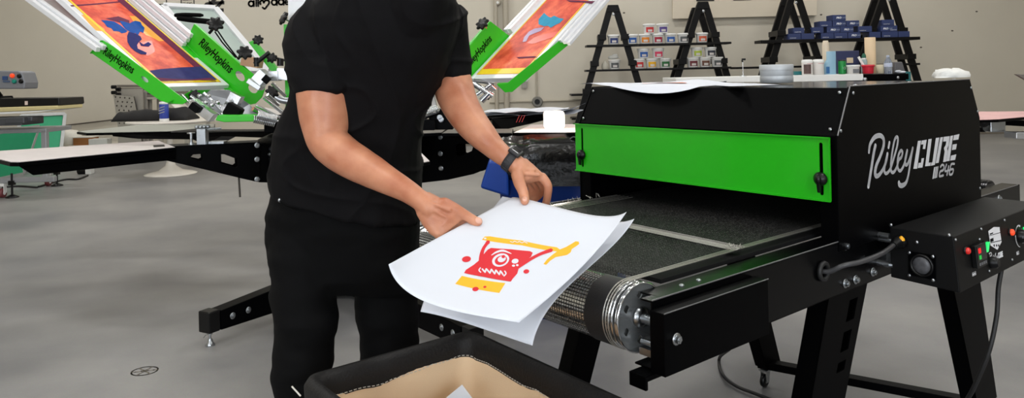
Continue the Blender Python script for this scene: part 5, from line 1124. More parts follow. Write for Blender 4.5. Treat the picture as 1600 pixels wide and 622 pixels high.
# right-hand head
h3, _ = head_frame(P(745, 117, 4.7), (.8, .6, 0), 854, 0)
W3 = h3.pxc(817, 116, 0).x; T3 = h3.mat(); s3_ = screen(h3, W3, 1.0, c0=-.033); s3_['label'] = 'white framed screen with orange and blue artwork, tilted to the right'
MB(T3).bb(0, W3, 0, 1.0, .001, .003).build('printed_mesh', art_mat('coral_artwork', 0), s3_)
m = MB(T3); m.bb(0, .012, 0, 1, .0032, .0042); m.bb(W3-.012, W3, 0, 1, .0032, .0042); m.bb(0, W3, 0, .05, .0032, .0042); m.build('tape_border', YEL, s3_)
z7 = (640, 0, 3.275)
apoly(h3, *z7, [(660, 98), (688, 66), (708, 84), (722, 90), (740, 80), (765, 92), (790, 96), (768, 118), (745, 128), (722, 142), (708, 132), (688, 134), (660, 124)], .005, ATE, 'art_shape', s3_)
apoly(h3, *z7, [(578, 215), (586, 190), (610, 162), (640, 146), (690, 138), (672, 158), (640, 170), (612, 182), (596, 212)], .005, M('art_lilac', (140, 110, 160), .35, 0, .2, 30), 'art_shape', s3_)
apoly(h3, *z7, [(600, 220), (640, 190), (700, 172), (760, 160), (740, 190), (680, 208), (630, 225)], .0048, AOR, 'art_shape', s3_)
apoly(h3, *z7, [(545, 292), (640, 287), (655, 293), (560, 300)], .005, PUR, 'art_shape', s3_)
apoly(h3, *z7, [(800, 0), (950, 6), (930, 18), (880, 12), (820, 10)], .005, PUR, 'art_shape', s3_)
m = MB(T3)
for i in range(2): m.mark().bb(-.115+i*.045, -.08+i*.045, .42, 1.05, .0, .034)
m.build_each('screen_frame', FRM, press, .002)
m = MB(T3)
for i in range(3): m.mark().bb(W3+.045+i*.03, W3+.07+i*.03, .30, 1.05, -.02-i*.012, .0-i*.012)
m.build_each('screen_frame', FRM, press, .002)
m, Q = channel(h3, -.06, [(722, 132), (727, 80), (766, 34), (797, 58), (735, 127)], [], None); lips(m, Q, h3.a*-.03, [(1, 2), (2, 3)]); cr_ = m.build('side_clamp', GRN, press, .001); cr_['label'] = 'green side clamp left of the right-hand screen'
hq = Fr(h3(-.055, 0, 0), h3.b, h3.c, h3.a); 
if hq.a.cross(hq.b).dot(hq.c) < 0: pass
put_words(Fr(h3(-.055, 0, 0), h3.b, h3.c, h3.a), 732, 104, 768, 60, 'RileyHopkins', 10, cr_)
m, Q = channel(h3, W3+.05, [(873, 64), (887, 70), (800, 143), (789, 144.5), (776, 132), (792, 130)], [], None); lips(m, Q, h3.a*-.04, [(1, 2)]); m.build('side_clamp', GRN, press, .001)['label'] = 'green side clamp at the right edge of the right-hand screen'
m = MB(); m.hexa([P(776, 131, 4.75), P(800, 128, 4.75), P(806, 132, 4.8), P(790, 145, 4.8)], [P(780, 128, 4.9), P(804, 126, 4.9), P(810, 130, 4.9), P(795, 141, 4.9)]); m.build('cross_clamp', GRN, press, .003)
star_knob(press, P(760, 44, 4.75), P(751, 34, 4.7)-P(760, 44, 4.75), .042, .04)
m = MB()
for x0, y0, x1, y1, r in ((738, 130, 770, 150, .018), (745, 148, 768, 132, .014), (752, 158, 764, 146, .02), (668, 165, 690, 182, .02), (675, 180, 668, 150, .012), (740, 126, 772, 130, .012), (760, 127, 775, 140, .012), (700, 150, 745, 128, .01)): m.mark().cyl(P(x0, y0, 4.6), P(x1, y1, 4.6), r, n=10)
spring(m.mark(), P(656, 182, 4.3), P(684, 170, 4.35), .024, .005, 12); m.mark().box(P(765, 139, 4.65), (.05, .05, .05), Matrix.Rotation(.5, 3, 'Y'))
m.build_each('adjuster_rod', CHR, press, .001)
m = MB(); m.prism([P(656, 160, 4.5), P(676, 140, 4.5), P(684, 176, 4.5), P(660, 190, 4.4)], (0, .05, 0)); m.build('carrier_plate', GALV, press, .002)
m = MB(); m.box(P(690, 186, 4.4), (.14, .1, .12)); m.box(P(662, 195, 4.35), (.14, .1, .06)); m.build('pivot_block', BLK, press, .004)
m = MB(); m.box(P(762, 150, 4.8), (.04, .03, .04), Matrix.Rotation(.6, 3, 'Y')); m.build('square_end', BLKM, press, .003)
m = MB(); 
for x, y in ((687, 184), (689, 187)): bolt(m, P(x, y, 4.33), (0, -1, 0), .012)
m.build_each('bolt', ZINC, press)
# lamp cube standing on the right pallet
GLOW = M('lamp_glow', (255, 246, 226), .5, 0, 0, emit=6)
lp = thing('lamp_cube', 'small glowing white cube lamp on the pale pallet beside the dryer', 'lamp', PZ(866, 202, .945))
cp_ = PZ(866, 202, .945); MB().box(cp_+UP*.060, (.128, .10, .108)).build('glowing_shade', GLOW, lp, .02, 4)
MB().box(cp_+UP*.003, (.10, .08, .006)).build('base', WHT, lp)
lt = bpy.data.lights.new('cube_lamp_light', 'POINT'); lt.energy = 8; lt.color = (1, .92, .8); lt.shadow_soft_size = .06; lo = bpy.data.objects.new('cube_lamp_light', lt); COL.objects.link(lo); lo.location = cp_+Vector((0, -.12, .12))
# papers on the far right pallet
rr = random.Random(11); 
for k in range(3):
    m = MB(); nx, ny = 16, 6; vs = []
    for i in range(nx+1):
        for j in range(ny+1):
            u_, v_ = i/nx, j/ny; p = Vector((v_*.1, 0, 0))+P(752+u_*(146 if k < 2 else 120), 178, 5.75+v_*.6); p.z = .972+.012*k+.012*abs(math.sin(u_*7+k*2+v_*2))+(.045*max(0, u_-.85)*6 if k == 1 else 0)*u_; vs.append(p)
    fs = [(i*(ny+1)+j, (i+1)*(ny+1)+j, (i+1)*(ny+1)+j+1, i*(ny+1)+j+1) for i in range(nx) for j in range(ny)]
    m.add(vs+[v-UP*.001 for v in vs], fs+[tuple(len(vs)+q_ for q_ in f[::-1]) for f in fs], True); o = m.build('paper_sheet', PAP)
    tag(o, ['lowest rumpled white sheet of the pile on the press pallet', 'middle white sheet of the pile on the press pallet, its right corner curled up', 'top rumpled white sheet of the pile on the press pallet'][k], 'paper', 'sheets piled on the press pallet')
# ---------------------------------------------------------------- ladder shelves against the back wall
ZL = 12.7
PLK = M('black_painted_wood', (9, 8, 9), .45, 0, .2, 20, .15, 60, .2)
def ladder(par, x, ytop, xl, yl, xr, yr, wtop=15, Zf=12.45, Zb=12.95, sh=(0, 0)):
    t = thing('a_frame_ladder', par, 'ladder', P(x, 230, (Zf+Zb)/2)*1); t.location.z = 0
    tops = []
    for k, Z in enumerate((Zf, Zb)):
        dx, dy = (0, 0) if k == 0 else sh
        for s_, (ex, ey) in ((-1, (xl, yl)), (1, (xr, yr))):
            a = P(x+dx+s_*wtop*.28, ytop+dy+2, Z); b = P(ex+dx, ey+dy, Z); d = (b-a); k_ = (-a.z)/(d.z); f = a+d*k_   # run to the floor
            w = .055; m = MB(); off = Vector((w, 0, 0)); dn = Vector((0, .06, 0))
            m.hexa([a-off, a+off, f+off, f-off], [a-off+dn, a+off+dn, f+off+dn, f-off+dn]); m.build('ladder_leg', PLK, t, .004)
        c = P(x+dx, ytop+dy, Z); m = MB(); m.hexa([c+Vector((-.085, -.012, .02)), c+Vector((.085, -.012, .02)), c+Vector((.17, -.012, -.22)), c+Vector((-.17, -.012, -.22))], [c+Vector((-.085, 0.07, .02)), c+Vector((.085, .07, .02)), c+Vector((.17, .07, -.22)), c+Vector((-.17, .07, -.22))])
        tops.append(c)
        MB().hexa([c+Vector((-.085, -.014, .02)), c+Vector((.085, -.014, .02)), c+Vector((.115, -.014, -.10)), c+Vector((-.115, -.014, -.10))], [c+Vector((-.085, 0.07, .02)), c+Vector((.085, .07, .02)), c+Vector((.115, .07, -.10)), c+Vector((-.115, .07, -.10))]).build('top_plate', PLK, t, .005)
        b_ = MB(); b_.sphere(c+Vector((0, -.02, -.14)), (.025, .01, .025)); b_.build('hinge_bolt', ZINC, t)
    for zz_ in (.35, .95, 1.42, 1.86):
        a = P(x, ytop, Zf); half = lambda s_, e: None
        for s_, (ex, ey) in ((-1, (xl, yl)), (1, (xr, yr))):
            p = P(x+s_*wtop*.28, ytop+2, Zf); q = P(ex, ey, Zf); u = (zz_-p.z)/(q.z-p.z); c0 = p+(q-p)*u; p = P(x+sh[0]+s_*wtop*.28, ytop+sh[1]+2, Zb); q = P(ex+sh[0], ey+sh[1], Zb); u = (zz_-p.z)/(q.z-p.z); c1 = p+(q-p)*u
            o = Vector((s_*.02, 0, 0)); MB().hexa([c0+Vector((-.07, -.03, -.03)), c0+Vector((.07, -.03, -.03)), c0+Vector((.07, -.03, .06)), c0+Vector((-.07, -.03, .06))], [c1+Vector((-.07, .09, -.03)), c1+Vector((.07, .09, -.03)), c1+Vector((.07, .09, .06)), c1+Vector((-.07, .09, .06))]).build('rung', PLK, t, .003)
    return t
ladder('black wooden A-frame ladder at the left end of the white tub shelves', 958, 9.5, 921, 130, 998, 130)
ladder('black wooden A-frame ladder at the right end of the white tub shelves', 1098.5, 4.5, 1058, 124, 1137, 120, sh=(-9, 9))
ladder('black wooden A-frame ladder at the left end of the blue box shelf', 1243, -9, 1205, 105, 1286, 112, sh=(-13, 9))
ladder('black wooden A-frame ladder at the right end of the blue box shelf', 1388, -13, 1352, 80, 1434, 122, sh=(-14, 6))
def plank(a, b, z_dep, label, th=.035, wdt=.34):
    A, B_ = P(a[0], a[1], 12.35), P(b[0], b[1], 12.35); m = MB(); z = (A.z+B_.z)/2
    m.bb(A.x, B_.x, 12.35, 12.35+wdt, z-th, z); o = m.build('shelf_plank', PLK, None, .004); tag(o, label, 'shelf', 'planks across the ladders'); o['label'] = label; return z
zU = plank((917, 70.5), (1143, 65), 0, 'upper black plank under two rows of white tubs'); zLo = plank((916, 109), (1143, 104), 0, 'lower black plank with white tubs between the left two ladders')
zB = plank((1189, 64.5), (1438, 55.5), 0, 'black plank carrying the blue boxes', .05); zB2 = plank((1150, 106), (1438, 97), 0, 'lower black plank beneath the blue box shelf')
for nm in ('planks across the ladders',):
    pass
t = MB().bb(P(892, 140, 13.2).x, P(935, 140, 13.2).x, 13.1, 13.55, P(900, 147, 13.2).z-.03, P(900, 147, 13.2).z).build('wall_bracket', PLK); tag(t, 'short black wall shelf left of the first ladder, upper one', 'shelf')
t = MB().bb(P(892, 140, 13.2).x, P(935, 140, 13.2).x, 13.1, 13.55, P(900, 184, 13.2).z-.03, P(900, 184, 13.2).z).build('wall_bracket', PLK); tag(t, 'short black wall shelf left of the first ladder, lower one', 'shelf')
TUBW = M('tub_white', (226, 226, 224), .4, 0, .02)
LM = {}
def lab(c):
    if c not in LM: LM[c] = M('label_'+c, {'blue': (38, 92, 172), 'orange': (232, 140, 40), 'crimson': (168, 36, 62), 'grey': (88, 92, 94), 'red': (200, 50, 52), 'purple': (86, 66, 140), 'lime': (176, 196, 70), 'charcoal': (58, 60, 72), 'yellow': (240, 180, 30), 'green': (44, 110, 62), 'maroon': (112, 40, 50), 'brown': (110, 74, 60), 'pink': (214, 60, 96), 'rust': (206, 92, 60), 'navy': (44, 62, 120)}[c], .5)
    return LM[c]
def tub(px, z, col, label, ypx=None, s=1.0):
    p = P(px, 80, 12.5); p.z = z; r = .098*s; h = .165*s
    t = thing('ink_tub', label, 'tub', p, 0, 'white ink tubs on the shelves')
    MB().lathe(p, UP, [(r*.86, 0), (r*.88, .004), (r*.96, h*.8), (r*.97, h*.82)], 28).build('tub_body', TUBW, t)
    MB().lathe(p+UP*h*.8, UP, [(r*.99, 0), (r*1.06, .003), (r*1.06, h*.17), (r*1.0, h*.2), (r*.9, h*.2), (r*.88, h*.18)], 28).build('lid', WHT, t)
    m = MB(); k = 10; a0, a1 = -PI/2-.75, -PI/2+.75
    ring = lambda zz_, rr_: [p+Vector((rr_*math.cos(a0+(a1-a0)*i/k), rr_*math.sin(a0+(a1-a0)*i/k), zz_)) for i in range(k+1)]
    r0, r1 = ring(h*.14, r*.90+.001), ring(h*.66, r*.95+.001); m.add(r0+r1, [(i, i+1, k+2+i, k+1+i) for i in range(k)], True); l_ = m.build('label', lab(col), t)
    m = MB(); a0, a1 = -PI/2-.4, -PI/2+.4; r0, r1 = ring(h*.2, r*.912+.003), ring(h*.42, r*.93+.003); m.add(r0+r1, [(i, i+1, k+2+i, k+1+i) for i in range(k)], True); m.build('label_panel', M('label_pale', (212, 206, 204), .5), l_)
    return t
TH = .168
tub(959, zU, 'navy', 'white tub with blue label inside the leftmost ladder on the upper plank')
tub(988, zU, 'blue', 'white tub with blue label just right of the leftmost ladder, upper plank')
tub(1008, zU, 'orange', 'white tub with orange label on the upper plank')
tub(1028, zU, 'crimson', 'white tub with dark red label on the upper plank, under the purple one')
tub(1047.5, zU, 'blue', 'white tub with blue label on the upper plank, right of the dark red one')
tub(1068, zU, 'grey', 'white tub with grey label on the upper plank beside the second ladder')
tub(1097, zU, 'rust', 'white tub with orange-red label inside the second ladder on the upper plank')
tub(1015, zU+TH, 'red', 'white tub with red label stacked on top, left of the purple one')
tub(1036, zU+TH, 'purple', 'white tub with purple label, topmost right of the pair')
tub(998, zLo, 'red', 'white tub with red label at the left of the bottom row of tubs')
tub(1017.5, zLo, 'yellow', 'white tub with yellow label on the lower plank')
tub(1038.5, zLo, 'green', 'white tub with dark green label on the lower plank')
tub(1005, zLo+TH, 'blue', 'white tub with blue label stacked over the red and yellow ones on the lower plank')
tub(1028, zLo+TH, 'pink', 'white tub with pink-red label stacked over the yellow and green ones')
tub(1082, zLo, 'maroon', 'white tub with maroon label by the second ladder on the lower plank')
tub(1101, zLo, 'brown', 'white tub with brown label inside the second ladder, lower plank')
tub(1120, zLo, 'grey', 'white tub with grey label at the right end of the lower plank')
tub(1089, zLo+TH, 'lime', 'white tub with lime green label stacked on the maroon and brown ones')
tub(1110, zLo+TH, 'charcoal', 'white tub with charcoal label stacked at the right end of the lower plank')
b_ = tub(959.5, zLo, 'grey', 'white tub with black lettering under a white rag, inside the leftmost ladder', s=.98)
p = P(958, 80, 12.5); p.z = zLo+.17; rg = MB(); rg.sphere(p+UP*.03, (.09, .07, .035), 20, 10); rg.sphere(p+Vector((.03, 0, .06)), (.05, .05, .03), 16, 8)
o = rg.build('rag', M('rag_white', (208, 208, 204), .9, 0, .05, 20, .5, 60)); tag(o, 'crumpled white rag lying on the white tub in the leftmost ladder', 'rag')
p = P(945, 80, 12.5); p.z = zLo; o = MB().lathe(p, UP, [(.055, 0), (.06, .01), (.055, .09), (.02, .12), (.016, .15)], 16).build('squeeze_bottle', M('bottle_cream', (196, 192, 178), .5)); tag(o, 'small cream squeeze bottle left of the white tub on the lower plank', 'bottle')
# blue boxes
BOXB = M('box_navy', (44, 58, 104), .55, 0, .06, 8); WL = M('box_letters', (225, 228, 235), .5)
def bxs(x0, y0, x1, y1, words, label, side=0):
    zz_ = lambda x, y: (1220+x/7.62, 10+y/7.62)
    Y = 12.38; a = P(*zz_(x0, y1), Y); b = P(*zz_(x1, y0), Y)
    row = {375: 0, 300: 1, 225: 2, 150: 3, 275: 1, 205: 2, 370: 0, 360: 0, 350: 0, 290: 1, 215: 2, 355: 0}[y1]; h = .098; z0 = zB+row*(h+.001)
    t = thing('cardboard_box', label, 'box', Vector(((a.x+b.x)/2, Y, z0)), 0, 'navy blue boxes on the ladder shelf')
    MB().bb(a.x+.002, b.x-.002, Y, Y+.25, z0, z0+h-.002).build('carton', BOXB, t, .003)
    w = b.x-a.x; f = Fr(Vector((a.x, Y-.001, z0)), (1, 0, 0), (0, 0, 1), (0, -1, 0))
    if words == 1:
        o = text(None, 'PRO', .042, f, w*.28, .034, .0005, WL, t, name='lettering', shear=.2, bold=.002, ext=.0006); text(None, 'TAPE', .038, f, w*.28+.085, .034, .0005, M('box_letters_thin', (150, 160, 185), .5), t, name='lettering', shear=.2, ext=.0006, sx=.8)
    elif words == 2: text(None, 'SCREENTAPE', .018, f, w*.12, .018, .0005, WL, t, name='lettering', ext=.0006)
    return t
bxs(615, 70, 775, 150, 1, 'navy box at the very top of the box pile')
bxs(465, 150, 610, 225, 2, 'navy box in the third layer, leftmost of it, above the gap'); bxs(617, 150, 775, 225, 1, 'navy box directly beneath the topmost one'); bxs(780, 140, 935, 225, 1, 'navy box right of the topmost pair, third layer')
bxs(150, 235, 280, 300, 2, 'navy box second layer inside the left ladder'); bxs(370, 225, 510, 300, 2, 'navy box second layer, just right of the left ladder'); bxs(550, 225, 705, 300, 1, 'navy box second layer, left of two lettered neighbours'); bxs(710, 225, 865, 300, 1, 'navy box second layer, right of two lettered neighbours'); bxs(920, 215, 1085, 300, 2, 'navy box second layer bridging the gap near the right ladder')
bxs(90, 305, 240, 375, 2, 'navy box bottom layer at the far left inside the left ladder'); bxs(245, 300, 398, 375, 0, 'navy box bottom layer half hidden by the left ladder leg'); bxs(480, 300, 632, 375, 2, 'navy box bottom layer right of the dark gap'); bxs(636, 300, 795, 375, 2, 'navy box bottom layer in the middle'); bxs(800, 295, 950, 375, 1, 'navy box bottom layer with large lettering'); bxs(1055, 290, 1190, 375, 0, 'navy box bottom layer behind the right ladder leg')
bxs(1205, 280, 1395, 375, 2, 'navy box bottom layer inside the right ladder'); bxs(1400, 275, 1535, 375, 0, 'navy box bottom layer at the right end of the plank'); bxs(1190, 205, 1290, 300, 1, 'navy box second layer inside the right ladder, left one'); bxs(1292, 205, 1388, 300, 2, 'navy box second layer inside the right ladder, right one'); bxs(1205, 125, 1350, 225, 2, 'navy box on top of the pile inside the right ladder')
# ---------------------------------------------------------------- bench with bottles behind the dryer
ZW = 6.6
def Bp(x, y, Z=ZW): return P(x, y, Z)
zb = Bp(1300, 116.5).z
bx0, bx1 = Bp(1056, 116).x, Bp(1420, 116).x
bench = thing('work_cabinet', 'tall dark cabinet with a white edged top standing behind the dryer', 'cabinet', ((bx0+bx1)/2, ZW+.25, 0))
MB().bb(bx0+.02, bx1-.02, ZW+.02, ZW+.55, .12, zb-.062).build('cabinet_body', M('cabinet_dark', (40, 42, 46), .5), bench, .006)
xw = Bp(1349, 116).x; MB().bb(bx0, xw, ZW, ZW+.58, zb-.058, zb).build('white_top', WHT, bench, .004)
MB().bb(xw+.003, bx1, ZW, ZW+.58, zb-.058, zb-.006).build('black_tray_top', BLK, bench, .004)
m = MB(); m.sphere(Vector((xw+.01, ZW-.004, zb-.05)), .02, 10, 6); m.sphere(Vector((bx1-.1, ZW-.004, zb-.04)), .014, 10, 6); m.build('bolts', ZINC, bench)
for a in (bx0+.08, bx1-.08):
    for b in (ZW+.1, ZW+.48): o = MB().bb(a-.03, a+.03, b-.03, b+.03, 0, .12).build('foot', BLKP, bench, .004)
def on_b(nm, label, cat, x, parts, dy=.1, grp=None):
    p = Vector((Bp(x, 116, ZW+dy).x, ZW+dy, zb)); t = thing(nm, label, cat, p, 0, grp)
    for n_, prof_, mt in parts: MB().lathe(p, UP, prof_, 24).build(n_, mt, t)
    return t, p
k = ZW/F
for x, lb in ((1261.5, 'white round tub with a dark picture label, left of the pair behind the dryer'), (1279, 'white round tub with plain pale label, right of the pair behind the dryer')):
    t, p = on_b('wipe_tub', lb, 'tub', x, [('tub_body', [(.042, 0), (.047, .004), (.047, .112), (.045, .116)], M('tub_body_pale', (214, 210, 206), .4)), ('lid', [(.0485, .112), (.049, .125), (.043, .137), (.02, .139)], WHT)])
    m = MB(); c_ = -PI/2-(.35 if x < 1270 else 0); K = 10
    if x < 1270:
        r0 = [p+Vector((.0478*math.cos(c_+.7*(i/K-.5)*2), .0478*math.sin(c_+.7*(i/K-.5)*2), .01)) for i in range(K+1)]; r1 = [v+UP*.085 for v in r0]; m.add(r0+r1, [(i, i+1, K+2+i, K+1+i) for i in range(K)], True); m.build('picture_label', M('label_dark_pic', (84, 62, 60), .5, 0, .5, 30), t)
    m = MB(); r0 = [p+Vector((.0476*math.cos(-PI/2+.3+.7*(i/K-.5)*2), .0476*math.sin(-PI/2+.3+.7*(i/K-.5)*2), .098)) for i in range(K+1)]; r1 = [v+UP*.004 for v in r0]; m.add(r0+r1, [(i, i+1, K+2+i, K+1+i) for i in range(K)], True); m.build('red_line', M('faint_red', (196, 130, 130), .5), t)
PBL = M('pale_blue_plastic', (140, 178, 200), .4, 0, .04)
p = Vector((Bp(1299, 116, ZW+.12).x, ZW+.12, zb)); t = thing('detergent_jug', 'pale blue plastic jug without cap behind the dryer', 'jug', p)
rg = []
for z, x0, x1 in ((0, -.062, .036), (.01, -.064, .038), (.09, -.064, .038), (.115, -.05, .038), (.135, -.036, .038), (.205, -.035, .037), (.208, -.03, .032)):
    rg.append([p+Vector(((x0+x1)/2+(x1-x0)/2*math.copysign(abs(math.cos(a))**.6, math.cos(a)), .035*math.copysign(abs(math.sin(a))**.6, math.sin(a)), z)) for a in [2*PI*i/24 for i in range(24)]])
MB().loft(rg).build('jug_body', PBL, t)
MB().box(p+Vector((-.045, -.036, .04)), (.03, .004, .06)).build('blue_label', M('label_blue_deep', (40, 96, 150), .5), t, .001)
o = MB().lathe(Vector((Bp(1291, 116, ZW+.3).x, ZW+.3, zb)), UP, [(.028, 0), (.03, .01), (.03, .27), (.022, .31), (.02, .312)], 20).build('cream_tube', M('cream_tube', (214, 200, 178), .5)); tag(o, 'tall narrow cream tube standing behind the pale blue jug', 'tube')
p = Vector((Bp(1323, 116, ZW+.42).x, ZW+.42, zb)); t = thing('blue_carton', 'dark blue carton with pale patches behind the green can', 'box', p)
MB().bb(p.x-.115, p.x+.10, p.y-.05, p.y+.05, zb, zb+.215).build('carton', M('carton_navy', (36, 44, 84), .5), t, .004)
MB().bb(p.x-.02, p.x+.04, p.y-.0515, p.y-.0505, zb+.10, zb+.15).build('pale_patch', M('patch_cream', (214, 196, 168), .5), t)
t, p = on_b('drink_can', 'green drink can with a dark top behind the dryer', 'can', 1316, [('can_body', [(.028, 0), (.033, .006), (.034, .012), (.034, .112), (.031, .118)], M('can_green', (22, 130, 60), .3, .3)), ('can_top', [(.031, .118), (.033, .122), (.033, .128), (.025, .130)], M('can_top_dark', (44, 48, 46), .4, .5))])
m = MB(); f = Fr(p+Vector((.006, -.0345, .055)), (1, 0, 0), (0, 0, 1), (0, -1, 0)); stroke(m, [f(-.01, 0, 0), f(0, .01, 0), f(.01, 0, 0), f(0, -.012, 0), f(-.01, 0, 0)], .003, (0, -1, 0), .001); m.build('can_emblem', WHT, t)
t, p = on_b('small_tub', 'low white tub with grey label and overhanging lid behind the dryer', 'tub', 1333, [('tub_body', [(.048, 0), (.052, .004), (.055, .065)], M('tub_body_pale')), ('lid', [(.058, .064), (.06, .066), (.06, .078), (.055, .081)], WHT)], .07)
MB().bb(p.x-.025, p.x+.03, p.y-.058, p.y-.054, zb+.008, zb+.045).build('grey_label', M('label_grey2', (110, 112, 116), .5), t)
t, p = on_b('red_tub', 'red plastic tub behind the dryer, holding a white stick', 'tub', 1356.5, [('tub_body', [(.042, 0), (.044, .004), (.05, .062)], M('tub_red', (206, 34, 56), .35)), ('rim', [(.051, .06), (.056, .062), (.056, .078), (.05, .08)], M('tub_red'))], .07)
o = MB().cyl(P(1350, 104, ZW+.1), P(1341.5, 89, ZW+.1), .011, n=10).build('white_stick', WHT); tag(o, 'short white stick leaning out to the left of the red tub', 'stick')
t, p = on_b('tall_board_roll', 'tall beige roll standing upright behind the red tub', 'roll', 1360.5, [('roll_core', [(.046, 0), (.047, .004), (.047, .33), (.045, .332)], M('beige_roll', (222, 196, 160), .6, 0, .04, 10))], .28)
t, p = on_b('teal_bottle', 'dark green bottle with pale neck half hidden behind the beige roll', 'bottle', 1350.5, [('bottle_body', [(.026, 0), (.028, .01), (.028, .115), (.02, .13)], M('bottle_pale', (150, 170, 170), .3)), ('collar', [(.021, .13), (.023, .135), (.021, .142)], WHT), ('cap', [(.018, .142), (.018, .165), (.008, .185)], M('cap_green', (20, 90, 66), .4))], .22)
t, p = on_b('cream_cup', 'cream cup standing right of the beige roll', 'cup', 1376, [('cup_body', [(.03, 0), (.032, .004), (.036, .078), (.034, .08)], M('cup_cream', (206, 196, 168), .6))], .15)
p = Vector((Bp(1388, 116, ZW+.1).x, ZW+.1, zb-.006)); GLS = bpy.data.materials.new('clear_bottle'); GLS.use_nodes = True; g_ = GLS.node_tree.nodes['Principled BSDF']; g_.inputs['Base Color'].default_value = srgb(205, 215, 230); g_.inputs['Roughness'].default_value = .12; g_.inputs['Transmission Weight'].default_value = .75; g_.inputs['IOR'].default_value = 1.2
t = thing('water_bottle', 'clear plastic water bottle at the right of the bench behind the dryer', 'bottle', p); MB().lathe(p, UP, [(.03, 0), (.034, .006), (.033, .05), (.035, .06), (.034, .10), (.02, .135), (.013, .15)], 24).build('bottle_body', GLS, t); MB().lathe(p+UP*.15, UP, [(.014, 0), (.014, .014), (.01, .016)], 14).build('cap', M('cap_blue_grey', (170, 180, 200), .4), t)
MB().lathe(p+UP*.062, UP, [(.0352, 0), (.0358, .002), (.0352, .034)], 24, cap=False).build('paper_label', M('label_pale_blue', (196, 206, 226), .5), t)
p = Vector((Bp(1401, 116, ZW+.2).x, ZW+.2, zb-.006)); o = MB().hexa([p+Vector((-.05, -.05, 0)), p+Vector((.06, -.05, 0)), p+Vector((.06, .05, 0)), p+Vector((-.05, .05, 0))], [p+Vector((-.035, -.05, .105)), p+Vector((.03, -.05, .105)), p+Vector((.03, .05, .105)), p+Vector((-.035, .05, .105))]).build('grey_pouch', M('pouch_grey', (92, 90, 92), .5), None, .008); tag(o, 'dark grey pouch behind the water bottle', 'pouch')
p = Vector((Bp(1408, 116, ZW+.08).x, ZW+.08, zb-.006)); m = MB(); m.sphere(p+UP*.012, (.05, .03, .012), 14, 8); m.sphere(p+Vector((-.03, -.01, .02)), (.03, .02, .012), 14, 8); o = m.build('crumpled_wrap', M('wrap_white', (208, 212, 220), .4, 0, .1, 30, .6, 80)); tag(o, 'crumpled pale wrapping lying right of the water bottle', 'wrapping')
MB().bb(bx1+.0, bx1+.045, ZW+.05, ZW+.3, zb-.09, zb+.01).build('teal_binder', M('teal_plastic', (20, 100, 104), .4), bench, .003)
p = Vector((Bp(1247, 116, ZW+.2).x, ZW+.2, zb)); o = MB().bb(p.x-.05, p.x+.06, p.y-.05, p.y+.05, zb, zb+.035).build('teal_tray', M('teal_plastic'), None, .003); tag(o, 'flat teal box lying left of the two white tubs behind the dryer', 'box')
p = P(1161, 117, ZW+.25); t = thing('clip_stand', 'thin metal rod with a small black clip on top, on the bench', 'stand', Vector((p.x, p.y, zb)))
MB().cyl(Vector((p.x, p.y, zb)), Vector((p.x, p.y, zb+.15)), .004, n=8).build('rod', CHR, t); m = MB(); m.box(Vector((p.x+.008, p.y, zb+.155)), (.035, .02, .018)); m.box(Vector((p.x-.005, p.y, zb+.14)), (.014, .016, .02)); m.build('clip', BLKP, t, .003)
MB().lathe(Vector((p.x, p.y, zb)), UP, [(.03, 0), (.03, .004), (.01, .008)], 16).build('stand_base', ZINC, t)
# ---------------------------------------------------------------- things lying on the dryer
tn = thing('metal_tin', 'round grey metal tin standing on top of the dryer', 'tin', PZ(1213.5, 131.5, 1.2445))
tp = PZ(1213.5, 129.5, 1.2445); TIN = M('tin_metal', (178, 182, 186), .5, .35, .1, 30, rv=.1)
MB().lathe(tp, UP, [(.052, 0), (.0575, .002), (.0575, .022), (.0565, .024), (.0565, .026), (.0575, .028), (.0575, .046)], 40).build('tin_body', TIN, tn); MB().lathe(tp+UP*.0465, UP, [(.0590, 0), (.0592, .018), (.057, .020), (.054, .018)], 40).build('tin_lid', TIN, tn)
def drape(name, label, px_pts, grp=None, mat=PAP, th=.0006, cat='paper'):
    top = [Vector(p) for p in px_pts]; m = MB(); m.add(top+[p-UP*th for p in top], [tuple(range(len(top))), tuple(range(2*len(top)-1, len(top)-1, -1))]+[(i, (i+1) % len(top), len(top)+(i+1) % len(top), len(top)+i) for i in range(len(top))]); o = m.build(name, mat); return tag(o, label, cat, grp)
# curled sheet drooping over the front edge: grid in dryer axes
def sheet_grid(name, label, l0, l1, w0, w1, fz, n=20):
    m = dm(); vs = [Vector(fz(l0+(l1-l0)*i/n, w0+(w1-w0)*j/n, i/n, j/n)) for i in range(n+1) for j in range(n+1)]; N_ = len(vs)
    fs = [(i*(n+1)+j, (i+1)*(n+1)+j, (i+1)*(n+1)+j+1, i*(n+1)+j+1) for i in range(n) for j in range(n)]
    m.add(vs+[v-Vector((0, 0, .0007)) for v in vs], fs+[tuple(N_+q_ for q_ in f[::-1]) for f in fs], True); o = m.build(name, PAP); return tag(o, label, 'paper')
def f1(l, w, u, v):
    # front edge hangs over in the middle, far corner lifts, gentle ripples
    lf = .03+l*(1-v**4)-.075*math.sin(PI*min(1, v)**.55)**1.4*(1-u)
    z = 1.2468+.016*math.exp(-((v-.42)/.16)**2)*u+.010*math.exp(-((v-.92)/.12)**2)+.006*math.exp(-((v-.7)/.1)**2)*u
    if lf < 0: z += lf*.55
    return (lf, w, max(z, 1.2468+lf*1.6 if lf < 0 else 1.2468))
so_ = sheet_grid('paper_sheet', 'white sheet with an orange smear drooping over the front edge of the dryer top', 0, .26, .46, 1.09, f1)
m = dm()
for a, b, r1x, r2x in ((.13, .66, .022, .10), (.16, .80, .015, .08)): pass
vs = [f1(.12+.04*math.sin(t_), .74+.10*math.cos(t_), .5, .5) for t_ in [2*PI*i/20 for i in range(20)]]
